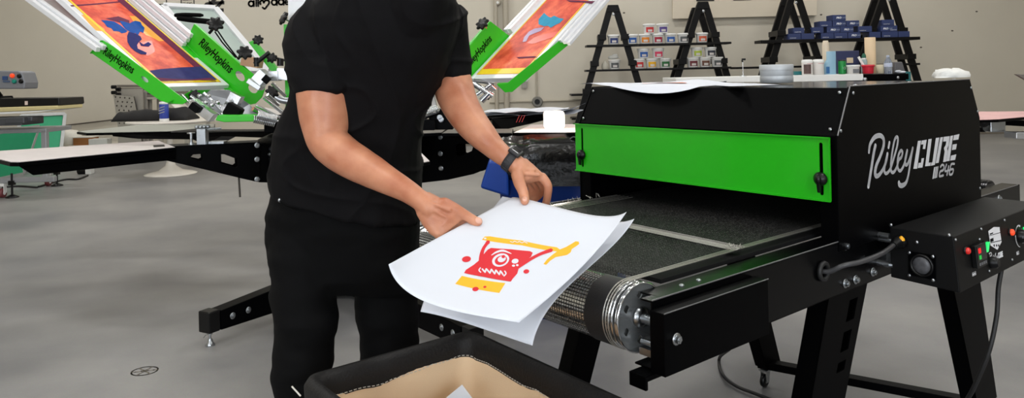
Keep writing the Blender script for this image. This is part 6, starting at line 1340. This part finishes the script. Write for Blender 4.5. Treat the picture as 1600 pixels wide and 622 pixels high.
m.add([Vector((v[0], v[1], f1(v[0]-.01, v[1], .3, (v[1]-.48)/.54)[2]+.004)) for v in vs], [tuple(range(20))]); m.build('orange_smear', M('smear_orange', (236, 150, 120), .6), so_)
o = drape('paper_sheet', 'flat grey-white sheet lying on the dryer top beside the tin', [PZ(1085, 131.5, 1.2465), PZ(1140, 134.5, 1.2465), PZ(1218, 132, 1.2465), PZ(1150, 129.5, 1.2465)])
m = dm(); rg = []; bgc = D.loc(PZ(1486, 121, 1.2455))
rr = random.Random(5)
for i, (s_, z) in enumerate(((1, 0), (1.02, .008), (.95, .02), (.8, .027), (.45, .031), (.15, .032))):
    rg.append([bgc+Vector((.10*s_*math.cos(a)*(1+.1*rr.uniform(-1, 1)), .055*s_*math.sin(a)*(1+.1*rr.uniform(-1, 1)), z+(.006*rr.uniform(-1, 1) if i > 1 else 0))) for a in [2*PI*k_/22 for k_ in range(22)]])
m.loft(rg); o = m.build('foam_wrap', M('foam_white', (222, 222, 218), .5, 0, .04, 20, .4, 50)); tag(o, 'pale crumpled plastic wrap on the rear corner of the dryer top', 'wrap')
# warning sticker on the far post
m = dm(); m.bb(-.078, -.0765, 1.02, 1.045, 1.12, 1.16)
# ---------------------------------------------------------------- waste bin with black liner
gc = Vector((.27, 4.15, 0)); bin_ = thing('waste_bin', 'blue waste bin lined with a shiny black bag beside the dryer', 'bin', gc)
BLU = M('bin_blue', (12, 60, 150), .4, 0, .08, 10)
def rr_ring(z, hx, hy, rc=.12, wav=0, sd=0, n=8):
    out = []
    for cx, cy, a0 in ((hx-rc, hy-rc, 0), (-hx+rc, hy-rc, PI/2), (-hx+rc, -hy+rc, PI), (hx-rc, -hy+rc, 1.5*PI)):
        for i in range(n): a = a0+PI/2*i/(n-1); p = gc+Vector((cx+rc*math.cos(a), cy+rc*math.sin(a), z)); k_ = wav*noise.noise(Vector((p.x*14+sd, p.y*14, z*9))); out.append(p+(p-gc-UP*z).normalized()*k_+UP*k_*.5)
    return out
hz0 = PZ(860, 320, .7)
ztop = 1.3-(240-114)/F*3.92
MB().loft([rr_ring(.0, .30, .22), rr_ring(.02, .31, .23), rr_ring(ztop-.06, .36, .25), rr_ring(ztop-.06, .38, .27), rr_ring(ztop-.02, .38, .27), rr_ring(ztop-.02, .35, .24), rr_ring(.1, .3, .2)]).build('bin_body', BLU, bin_)
m = MB(); m.hexa([gc+Vector((-.45, -.26, ztop-.17)), gc+Vector((-.30, -.26, ztop-.22)), gc+Vector((-.30, .0, ztop-.22)), gc+Vector((-.45, .0, ztop-.17))], [gc+Vector((-.40, -.26, ztop-.03)), gc+Vector((-.30, -.26, ztop-.03)), gc+Vector((-.30, .0, ztop-.03)), gc+Vector((-.40, .0, ztop-.03))]); m.build('bin_handle', BLU, bin_, .012)
BAG = M('black_bag', (16, 16, 17), .2, 0, .1, 20, .9, 22, .7)
bg = [rr_ring(ztop-.17, .33, .275, .2, .06, 4, 26), rr_ring(ztop-.12, .375, .29, .2, .05, 5, 26), rr_ring(ztop-.05, .39, .30, .2, .03, 3, 26), rr_ring(ztop+.01, .385, .295, .2, .012, 2, 26), rr_ring(ztop+.02, .375, .29, .2, .012, 2, 26), rr_ring(ztop+.05, .37, .285, .2, .03, 1, 26), rr_ring(ztop+.06, .35, .27, .2, .03, 1, 26), rr_ring(ztop-.0, .33, .25, .2, .03, 1, 26), rr_ring(ztop-.2, .28, .2, .15, .03, 6, 26)]
MB().loft(bg, cap=False).build('bin_liner', BAG, bin_)
m = MB(); f = Fr(gc+Vector((.05, -.245, .60)), (1, 0, 0), (0, 0, 1), (0, -1, 0)); m.hexa([f(0, 0, 0), f(.05, .01, 0), f(.05, .03, 0), f(0, .02, 0)], [f(0, 0, .012), f(.05, .01, .012), f(.05, .03, .012), f(0, .02, .012)]); m.build('sticker', WHT, bin_)
# ---------------------------------------------------------------- far left: flash cure unit, framed screens, low shelf, table
GREY = M('machine_grey', (128, 130, 136), .45, .2, .06, 20); ZM = 8.6
fl = thing('heat_press', 'grey and black press machine with a control box at the far left', 'machine', P(20, 290, ZM)*1); fl.location.z = 0
c_ = MB(); c_.prism([P(-40, 139, ZM), P(38, 139, ZM), P(39, 129, ZM), P(34, 113, ZM), P(28, 111, ZM), P(-40, 110, ZM)], (0, .25, 0)); cbx = c_.build('control_box', GREY, fl, .012)
CBD = M('lcd_blue', (40, 70, 120), .2)
def fz_(x, y, d=.004): return P(x/3.887, y/3.887, ZM-d)
MB().prism([fz_(17, 463), fz_(47, 463), fz_(47, 486), fz_(17, 486)], (0, -.01, 0)).build('small_screen', CBD, cbx)
MB().prism([fz_(20, 490), fz_(60, 490), fz_(60, 500), fz_(20, 500)], (0, -.008, 0)).build('key_strip', M('key_strip', (70, 90, 120), .4), cbx)
for x, y, mt in ((76, 460, ORL), (118, 462, BLKP), (88, 494, M('teal_button', (20, 140, 120), .4)), (129, 494, BLKP)): MB().lathe(fz_(x, y), (0, -1, 0), [(.026, 0), (.026, .012), (.016, .02)], 16).build('push_button', mt, cbx)
m = MB(); m.prism([P(-60, 155, ZM-.1), P(92, 153, ZM-.1), P(93, 163, ZM-.1), P(92, 165, ZM-.1), P(-60, 170, ZM-.1)], (0, .5, 0)); m.build('heat_head', BLKP, fl, .01)
m = MB(); m.prism([P(-60, 170, ZM-.12), P(90, 165, ZM-.12), P(90, 171, ZM-.12), P(-60, 178, ZM-.12)], (0, .5, 0)); m.build('heat_shield', M('heat_cream', (206, 192, 140), .6), fl, .01)
m = MB(); m.prism([P(-60, 178, ZM-.12), P(60, 173, ZM-.12), P(88, 171, ZM-.12), P(60, 175, ZM-.12), P(-60, 182, ZM-.12)], (0, .5, 0)); m.build('white_pad', WHT, fl)
MB().prism([P(39, 158, ZM-.105), P(43.5, 158, ZM-.105), P(43.5, 164, ZM-.105), P(39, 164, ZM-.105)], (0, -.003, 0)).build('warning_label', M('warn', (220, 200, 190), .5), fl)
m = MB(); m.tube([P(-10, 152, ZM+.1), P(19, 151, ZM+.1), P(20, 156, ZM+.1)], .012, 6); m.tube([P(-10, 142, ZM+.1), P(-2, 152, ZM+.1)], .05, 8); m.build('lift_handle', BLKP, fl)
m = MB(); m.box(P(10, 189, ZM), (.62, .4, .09)); m.box(P(36, 187, ZM-.06), (.22, .3, .07)); m.box(P(46, 186, ZM-.1), (.12, .1, .05)); m.build('press_bed', M('machine_dark', (74, 76, 80), .45, .3), fl, .01)
LGY = M('steel_tube', (160, 162, 166), .4, .5)
m = MB(); a = P(-40, 206, ZM); b = P(72, 203, ZM); m.hexa([a+UP*.02, b+UP*.02, b-UP*.03, a-UP*.03], [v+Vector((0, .5, 0)) for v in (a+UP*.02, b+UP*.02, b-UP*.03, a-UP*.03)])
for x in (63,): m.bb(P(x, 0, ZM).x-.03, P(x, 0, ZM).x+.03, ZM, ZM+.06, .22, P(x, 205, ZM).z)
m.build('stand_frame', LGY, fl, .006)
zf = .22
m = MB(); a = P(-30, 268, ZM); b = P(90, 262, ZM+.6); m.bb(P(-30, 0, ZM).x, P(78, 0, ZM).x, ZM, ZM+.06, .17, .23); m.mark().bb(P(78, 0, 9.5).x-.4, P(78, 0, 9.5).x+.45, 9.5, 9.56, .20, .26); m.mk.insert(0, (0, 0)); m.build_each('base_rail', LGY, fl, .006)
def ccaster(par, x, Z, s=1):
    p = PZ(x, 300, 0)*0+Vector((P(x, 300, Z).x, Z, 0)); m = MB(); m.box(p+UP*.15, (.07, .06, .03)); m.box(p+Vector((-.03, 0, .10)), (.006, .05, .09)); m.box(p+Vector((.03, 0, .10)), (.006, .05, .09)); o = m.build('caster', WHT, par); MB().lathe(p+Vector((-.022, 0, .055)), (1, 0, 0), [(.045, 0), (.055, .006), (.055, .038), (.045, .044)], 20).build('wheel', M('wheel_maroon', (104, 44, 48), .5), o); MB().lathe(p+Vector((-.025, 0, .055)), (1, 0, 0), [(.022, 0), (.022, .05)], 14).build('wheel_hub', WHT, o)
    m = MB(); q_ = p+Vector((.11, 0, 0)); m.lathe(q_, UP, [(.07, 0), (.07, .01), (.02, .035)], 18); m.cyl(q_+UP*.03, q_+UP*.28, .012, n=8); m.box(q_+UP*.17, (.06, .05, .05)); m.build('levelling_foot', BLKP, par)
ccaster(fl, 4, 8.6); ccaster(fl, 76, 9.5)
# framed green screens leaning under it
GM = M('mesh_green', (20, 150, 104), .45, 0, .06, 6); MA = M('frame_aluminium', (170, 172, 172), .4, .5)
def lean(q, mesh_m, label, wds=None, edge=None):
    t = thing('framed_screen', label, 'screen', Vector((q[3].x, q[3].y, 0)), 0, 'framed screens leaning at the left'); n_ = (q[1]-q[0]).cross(q[3]-q[0]).normalized(); n_ = -n_ if n_.y > 0 else n_; m = MB()
    for i in range(4): bar(m, q[i], q[(i+1) % 4], .05, n_)
    m.build('screen_frame', MA, t, .004); MB().prism([v+n_*.002 for v in q], n_*.004).build('screen_mesh', mesh_m, t)
    if edge:
        m = MB(); A, B_, C_, D_ = q; c = sum(q, Vector())/4
        for i in range(4): bar(m, c+(q[i]-c)*.9+n_*.008, c+(q[(i+1) % 4]-c)*.9+n_*.008, .03, n_)
        m.build('tape_border', edge, t)
    return t, n_
def flr(x, y, z=.02): return PZ(x, y, z)
b0_ = flr(-60, 292, .02); b1_ = flr(37, 272, .02); up_ = Vector((-.05, .45, .62))
t, n_ = lean([b0_+up_, b1_+up_*1.05, b1_, b0_], GM, 'green mesh screen with pale stencil letters, nearest at the left edge', edge=M('tape_crimson', (140, 40, 60), .5))
f = Fr(P(0, 254, b1_.y+.18), (b1_-b0_).normalized(), up_.normalized(), n_)
text(None, 'FORM', .17, Fr(b0_.lerp(b1_, .18)+up_*.70+n_*.012, (b1_-b0_).normalized(), up_.normalized(), n_), 0, 0, 0, M('stencil_pale', (120, 190, 150), .5), t, ext=.002, bold=.006)
b0_ = flr(20, 268, .02); b1_ = flr(92, 262, .02); up_ = Vector((-.1, .35, .80)); lean([b0_+up_, b1_+up_, b1_, b0_], GM, 'plain green mesh screen standing behind, right of the steel post')
b0_ = flr(8, 270, .02)+Vector((0, .5, 0)); b1_ = flr(44, 264, .02)+Vector((0, .5, 0)); up_ = Vector((-.05, .2, .80)); lean([b0_+up_, b1_+up_, b1_, b0_], M('mesh_grey', (130, 134, 128), .5), 'grey mesh screen between the two green ones')
# low shelf with bag, box, lid
ls = thing('low_shelf', 'low pale shelf against the wall behind the left pallet', 'shelf', P(140, 240, 12.3)*1); ls.location.z = 0
a = P(88, 227, 12.2); b = P(180, 226, 12.2); zs_ = (a.z+b.z)/2; MB().bb(a.x, b.x, 12.1, 12.8, zs_-.04, zs_).build('shelf_board', M('shelf_pale', (196, 190, 176), .6), ls, .005)
for x in (a.x+.05, b.x-.05):
    for y in (12.15, 12.75): MB().bb(x-.025, x+.025, y-.025, y+.025, 0, zs_-.04).build('leg', M('shelf_pale'), ls)
bc = P(106, 216, 12.3); m = MB(); bc.z = zs_; rr = random.Random(2); rg = []
for z, s_ in ((0, .9), (.02, 1.05), (.12, 1.1), (.2, .95), (.235, .7), (.25, .3)): rg.append([bc+Vector((.20*s_*math.cos(a_)*(1+.08*rr.uniform(-1, 1)), .16*s_*math.sin(a_), z)) for a_ in [2*PI*i/20 for i in range(20)]])
o = m.loft(rg).build('plastic_bag', M('bag_white', (222, 218, 208), .5, 0, .04, 10, .6, 25)); tag(o, 'white rumpled plastic bag on the low shelf', 'bag')
p = P(133, 222, 12.25); p.z = zs_; t = thing('cardboard_box', 'low brown cardboard box on the shelf right of the white bag', 'box', p); MB().bb(p.x-.14, p.x+.16, p.y-.1, p.y+.12, zs_, zs_+.12).build('carton', M('cardboard', (150, 98, 52), .8), t, .004); MB().bb(p.x-.145, p.x+.165, p.y-.105, p.y+.125, zs_+.121, zs_+.135).build('lid', M('bag_white'), t, .003)
p = P(158, 222, 12.2); p.z = zs_; o = MB().bb(p.x-.15, p.x+.15, p.y-.1, p.y+.05, zs_, zs_+.10).build('white_carton', M('carton_white', (206, 206, 200), .6), None, .004); tag(o, 'small white carton on the low shelf right of the brown box', 'box')
# cables on the floor
t = MB().tube(catmull([PZ(60, 292, .01), PZ(100, 281, .01), PZ(122, 280, .01), PZ(137, 274, .01)], 6), .014, 6).build('floor_cable', RUB); tag(t, 'black cable on the floor running right from the rear caster', 'cable')
t = MB().tube(catmull([PZ(0, 293, .01), PZ(30, 291, .01), PZ(58, 293, .01)], 6), .014, 6).build('floor_cable', RUB); tag(t, 'short black cable on the floor at the left edge, ending in a plug', 'cable')
p = PZ(134, 272, 0); t = thing('power_adapter', 'black and white power plug lying on the floor behind the left pallet', 'plug', p); MB().cyl(p+Vector((-.1, 0, .05)), p+Vector((.02, 0, .05)), .05, n=14).build('plug_body', BLKP, t); MB().box(p+Vector((.06, 0, .06)), (.08, .1, .12)).build('socket_block', WHT, t, .006)
# tulip table
tc_ = PZ(267, 272, 0); TW = M('table_white', (226, 220, 210), .35); tb_ = thing('pedestal_table', 'round pale table on a white tulip foot beyond the left pallets', 'table', tc_)
MB().lathe(tc_, UP, [(.34, 0), (.345, .008), (.30, .022), (.16, .055), (.07, .12), (.045, .2), (.04, .45), (.045, .65), (.09, .71)], 48).build('pedestal', TW, tb_)
MB().lathe(tc_, UP, [(.10, .712), (.5, .714), (.56, .73), (.56, .75), (.55, .754)], 56).build('table_top', TW, tb_)
def ont(x, dy=0): v = P(x, 180, tc_.y+dy); v.z = .755; return v
p = ont(256.5, -.2); t = thing('wipe_canister', 'blue and white canister standing on the round table', 'canister', p); MB().lathe(p, UP, [(.055, 0), (.06, .006), (.06, .25), (.055, .252)], 24).build('canister_body', M('canister_blue', (38, 62, 156), .4, 0, .15, 30), t); MB().lathe(p+UP*.0, UP, [(.061, .0), (.062, .004), (.062, .03), (.061, .035)], 24).build('white_foot', WHT, t); MB().lathe(p+UP*.235, UP, [(.062, 0), (.063, .008), (.06, .03), (.03, .035)], 24).build('cap', WHT, t)
m = MB(); f = Fr(p+Vector((-.02, -.0625, .11)), (1, 0, 0), (0, 0, 1), (0, -1, 0)); 
for k_ in range(3): stroke(m, [f(-.02, k_*.035, 0), f(.05, .02+k_*.035, 0)], .012, (0, -1, 0), .001)
m.build('white_lettering', WHT, t)
m = MB(); base = [ont(x, .1) for x in (186, 192, 215, 240, 265, 290, 302)]; rs = (.03, .10, .115, .12, .14, .13, .05)
q_ = catmull(base, 4); R_ = [rs[min(6, i//4)]*(1-(i % 4)/4)+rs[min(6, i//4+1)]*((i % 4)/4) for i in range(len(q_))]; rings = []
for i, (p, r_) in enumerate(zip(q_, R_)): rings.append([p+Vector((0, math.cos(a_)*.22, max(-.0, r_*1.3*max(0, math.sin(a_))*(1+.3*noise.noise(Vector((i*.4, a_, 0)))))))+UP*.002 for a_ in [2*PI*k_/20 for k_ in range(20)]])
m.loft(rings); o = m.build('black_clothes', M('black_cloth', (22, 21, 22), .85, 0, .1, 20, .5, 40)); tag(o, 'heap of black clothes on the round table behind the canister', 'clothes')
# white chair beyond the table
ch_ = PZ(335, 262, 0)+Vector((0, .35, 0)); t = thing('shell_chair', 'white curved shell chair beside the round table', 'chair', ch_)
m = MB(); Y_ = ch_.y; outl = catmull([P(272, 158, Y_), P(282, 168, Y_), P(296, 180, Y_), P(315, 187, Y_), P(345, 188, Y_)], 5)
rings = [[p+Vector((0, -.22, .03)), p+Vector((0, .22, .03)), p+Vector((0, .22, -.0)), p+Vector((0, -.22, -.0))] for p in outl]; m.loft(rings); m.build('chair_shell', TW, t)
m = MB(); sx_ = P(325, 188, Y_); m.lathe(Vector((sx_.x, Y_, 0)), UP, [(.26, 0), (.26, .01), (.05, .05), (.03, .3), (.03, sx_.z-.01)], 28); m.build('chair_pedestal', TW, t)
# perforated panels stacked upright by the wall
for k_, (x, dy) in enumerate(((177, 0), (184, .10), (191, .2), (198, .3))):
    Zp = 12.1+dy; p0_ = P(x, 200, Zp); w_ = .30; top = P(x, 136+k_*3.5, Zp).z
    t = thing('perforated_panel', ['front perforated grey metal panel leaning behind the table', 'second perforated grey metal panel in the stack', 'third perforated grey metal panel in the stack', 'rearmost perforated grey metal panel in the stack'][k_], 'panel', Vector((p0_.x, Zp, 0)), 0, 'stack of perforated panels')
    PM = M('perforated_grey', (172, 167, 158), .5, .3)
    if k_ == 0:
        pts = [P(177, 148, Zp), P(208, 151, Zp), P(218, 198, Zp), P(184, 198, Zp)]; hs_ = []
        pts = [v for v in pts]; lo_a = Vector((pts[3].x, Zp, 0)); lo_b = Vector((pts[2].x+.05, Zp, 0))
        m = MB(); outer = [pts[0], pts[1], pts[2], lo_b, lo_a, pts[3]]
        for i in range(4):
            for j in range(7):
                u = (i+.5+(.25 if j % 2 else -.1))/4.3; v = (j+.5)/7.3; a_ = pts[0].lerp(pts[1], u); b_ = pts[3].lerp(pts[2], u); c = a_.lerp(b_, v); hs_.append([c+Vector((.013*math.cos(z_), 0, .015*math.sin(z_))) for z_ in [2*PI*k/6 for k in range(6)]])
        m.plate(outer, hs_, (0, .02, 0)); m.build('panel_sheet', PM, t)
        MB().prism([v+Vector((0, .03, 0)) for v in outer], (0, .01, 0)).build('dark_backing', BLKM, t)
    else:
        m = MB(); m.bb(p0_.x, p0_.x+.42, Zp, Zp+.03, 0, top); m.build('panel_sheet', PM, t)
    for j in range(2): MB().cyl(Vector((p0_.x+.0, Zp-.02, top+.0-j*.09)), Vector((p0_.x+.07, Zp-.02, top+.0-j*.09)), .03, n=10).build('end_plug', BLKP, t)
t = thing('extrusion_bundle', 'bundle of grey metal bars lying on top of the perforated panels', 'bars', P(225, 142, 12.5)); 
m = MB(); 
for j in range(4): m.prism([P(182, 132.5+j*5, 12.3+j*.0), P(290, 132.5+j*5, 12.3), P(290, 136.5+j*5, 12.3), P(183+j*4, 136.5+j*5, 12.3)], (0, .12, 0))
m.build('metal_bar', M('bar_grey', (128, 122, 114), .45, .4), t, .006)
wf = thing('wall_rack', 'pale metal rack behind the table holding the grey bars', 'rack', P(245, 200, 12.5)*1); wf.location.z = 0
m = MB(); RK = M('rack_pale', (178, 172, 160), .5)
for x in (246, 288): m.bb(P(x, 0, 12.6).x-.03, P(x, 0, 12.6).x+.03, 12.55, 12.65, 0, P(x, 151, 12.6).z)
a, b = P(236, 152, 12.6), P(292, 151, 12.6); m.bb(a.x, b.x, 12.3, 12.9, a.z-.03, a.z+.01); m.build('rack_frame', RK, wf, .006)
# ---------------------------------------------------------------- far right: edge of a second press
hp2 = thing('screen_printing_press', 'edge of another printing press with a pink stained pallet at the far right', 'printing press', (5.0, 5.6, 0))
PK = M('pallet_pink', (216, 170, 168), .6, 0, .25, 6)
pallet([PZ(1500, 188, .955), PZ(1560, 186, .955), PZ(1650, 178, .955), PZ(1650, 173.5, .955), PZ(1500, 174.5, .955)], PK, .02, 'pallet', hp2)
Zr = 4.9; m = MB(); m.box(P(1552, 196, Zr), (.10, .10, .08)); m.build('pallet_clamp', ZINC, hp2, .006)
m = MB(); m.prism([P(1560, 188, Zr), P(1640, 190, Zr), P(1640, 200, Zr), P(1572, 196, Zr), P(1570, 201, Zr), P(1562, 201, Zr)], (0, .1, 0)); m.build('pallet_arm', BLK, hp2, .004)
m = MB(); m.sphere(P(1536, 191, Zr-.03), .035, 14, 10); m.lathe(P(1555, 206, Zr), UP, [(.028, 0), (.012, .014), (.01, .03)], 12); m.lathe(P(1533, 206, Zr), UP, [(.028, 0), (.012, .014), (.01, .03)], 12); m.build('clamp_knob', BLKP, hp2)
m = MB(); m.prism([P(1588, 207, Zr-.2), P(1640, 208, Zr-.2), P(1640, 219, Zr-.2), P(1588, 217, Zr-.2)], (0, .12, 0)); m.build('side_clamp', ALU, hp2, .004)
m = MB(); m.lathe(Vector((5.0, 5.6, 0)), UP, [(.35, 0), (.35, .05), (.08, .1), (.08, .8), (.35, .82), (.35, .92), (.3, .94)], 28); m.build('centre_post', BLK, hp2)
m = MB(); m.hexa([Vector((3.75, 5.0, .80)), Vector((3.75, 5.0, .90)), Vector((3.8, 4.9, .90)), Vector((3.8, 4.9, .80))], [Vector((4.95, 5.7, .8)), Vector((4.95, 5.7, .90)), Vector((5.0, 5.5, .90)), Vector((5.0, 5.5, .80))]); m.build('pallet_arm', BLK, hp2, .004)
m = MB(); m.prism([P(1588, 116, 5.2), P(1680, 120, 5.2), P(1680, 170, 5.2)], (0, .03, 0)); m.build('screen_frame', M('frame_dark_grey', (110, 106, 100), .5), hp2, .002)
m = MB(); m.prism([P(1640, 150, 5.2), P(1660, 150, 5.2), P(1660, 205, 5.2), P(1640, 205, 5.2)], (0, .05, 0)); m.build('screen_arm', GRN, hp2, .003)
# floor drain cover
t = thing('floor_mark', 'round worn wheel-shaped mark on the grey floor at lower left', 'mark', PZ(226, 580, 0)); c_ = PZ(226, 580, 0); m = MB()
FMK = M('floor_mark', (122, 115, 104), .6)
stroke(m, [c_+Vector((.055*math.cos(a_), .05*math.sin(a_), .0005)) for a_ in [2*PI*i/16 for i in range(17)]], .007, UP, .0005)
for a_ in (.3, 1.35, 2.4): stroke(m, [c_+Vector((.055*math.cos(a_), .05*math.sin(a_), .0005)), c_-Vector((.055*math.cos(a_), .05*math.sin(a_), -.0005))], .008, UP, .0006)
m.build('worn_ring', FMK, t)
# world
w = bpy.data.worlds.new('world'); S.world = w; w.use_nodes = True; w.node_tree.nodes['Background'].inputs[0].default_value = (.9, .93, 1, 1); w.node_tree.nodes['Background'].inputs[1].default_value = .3
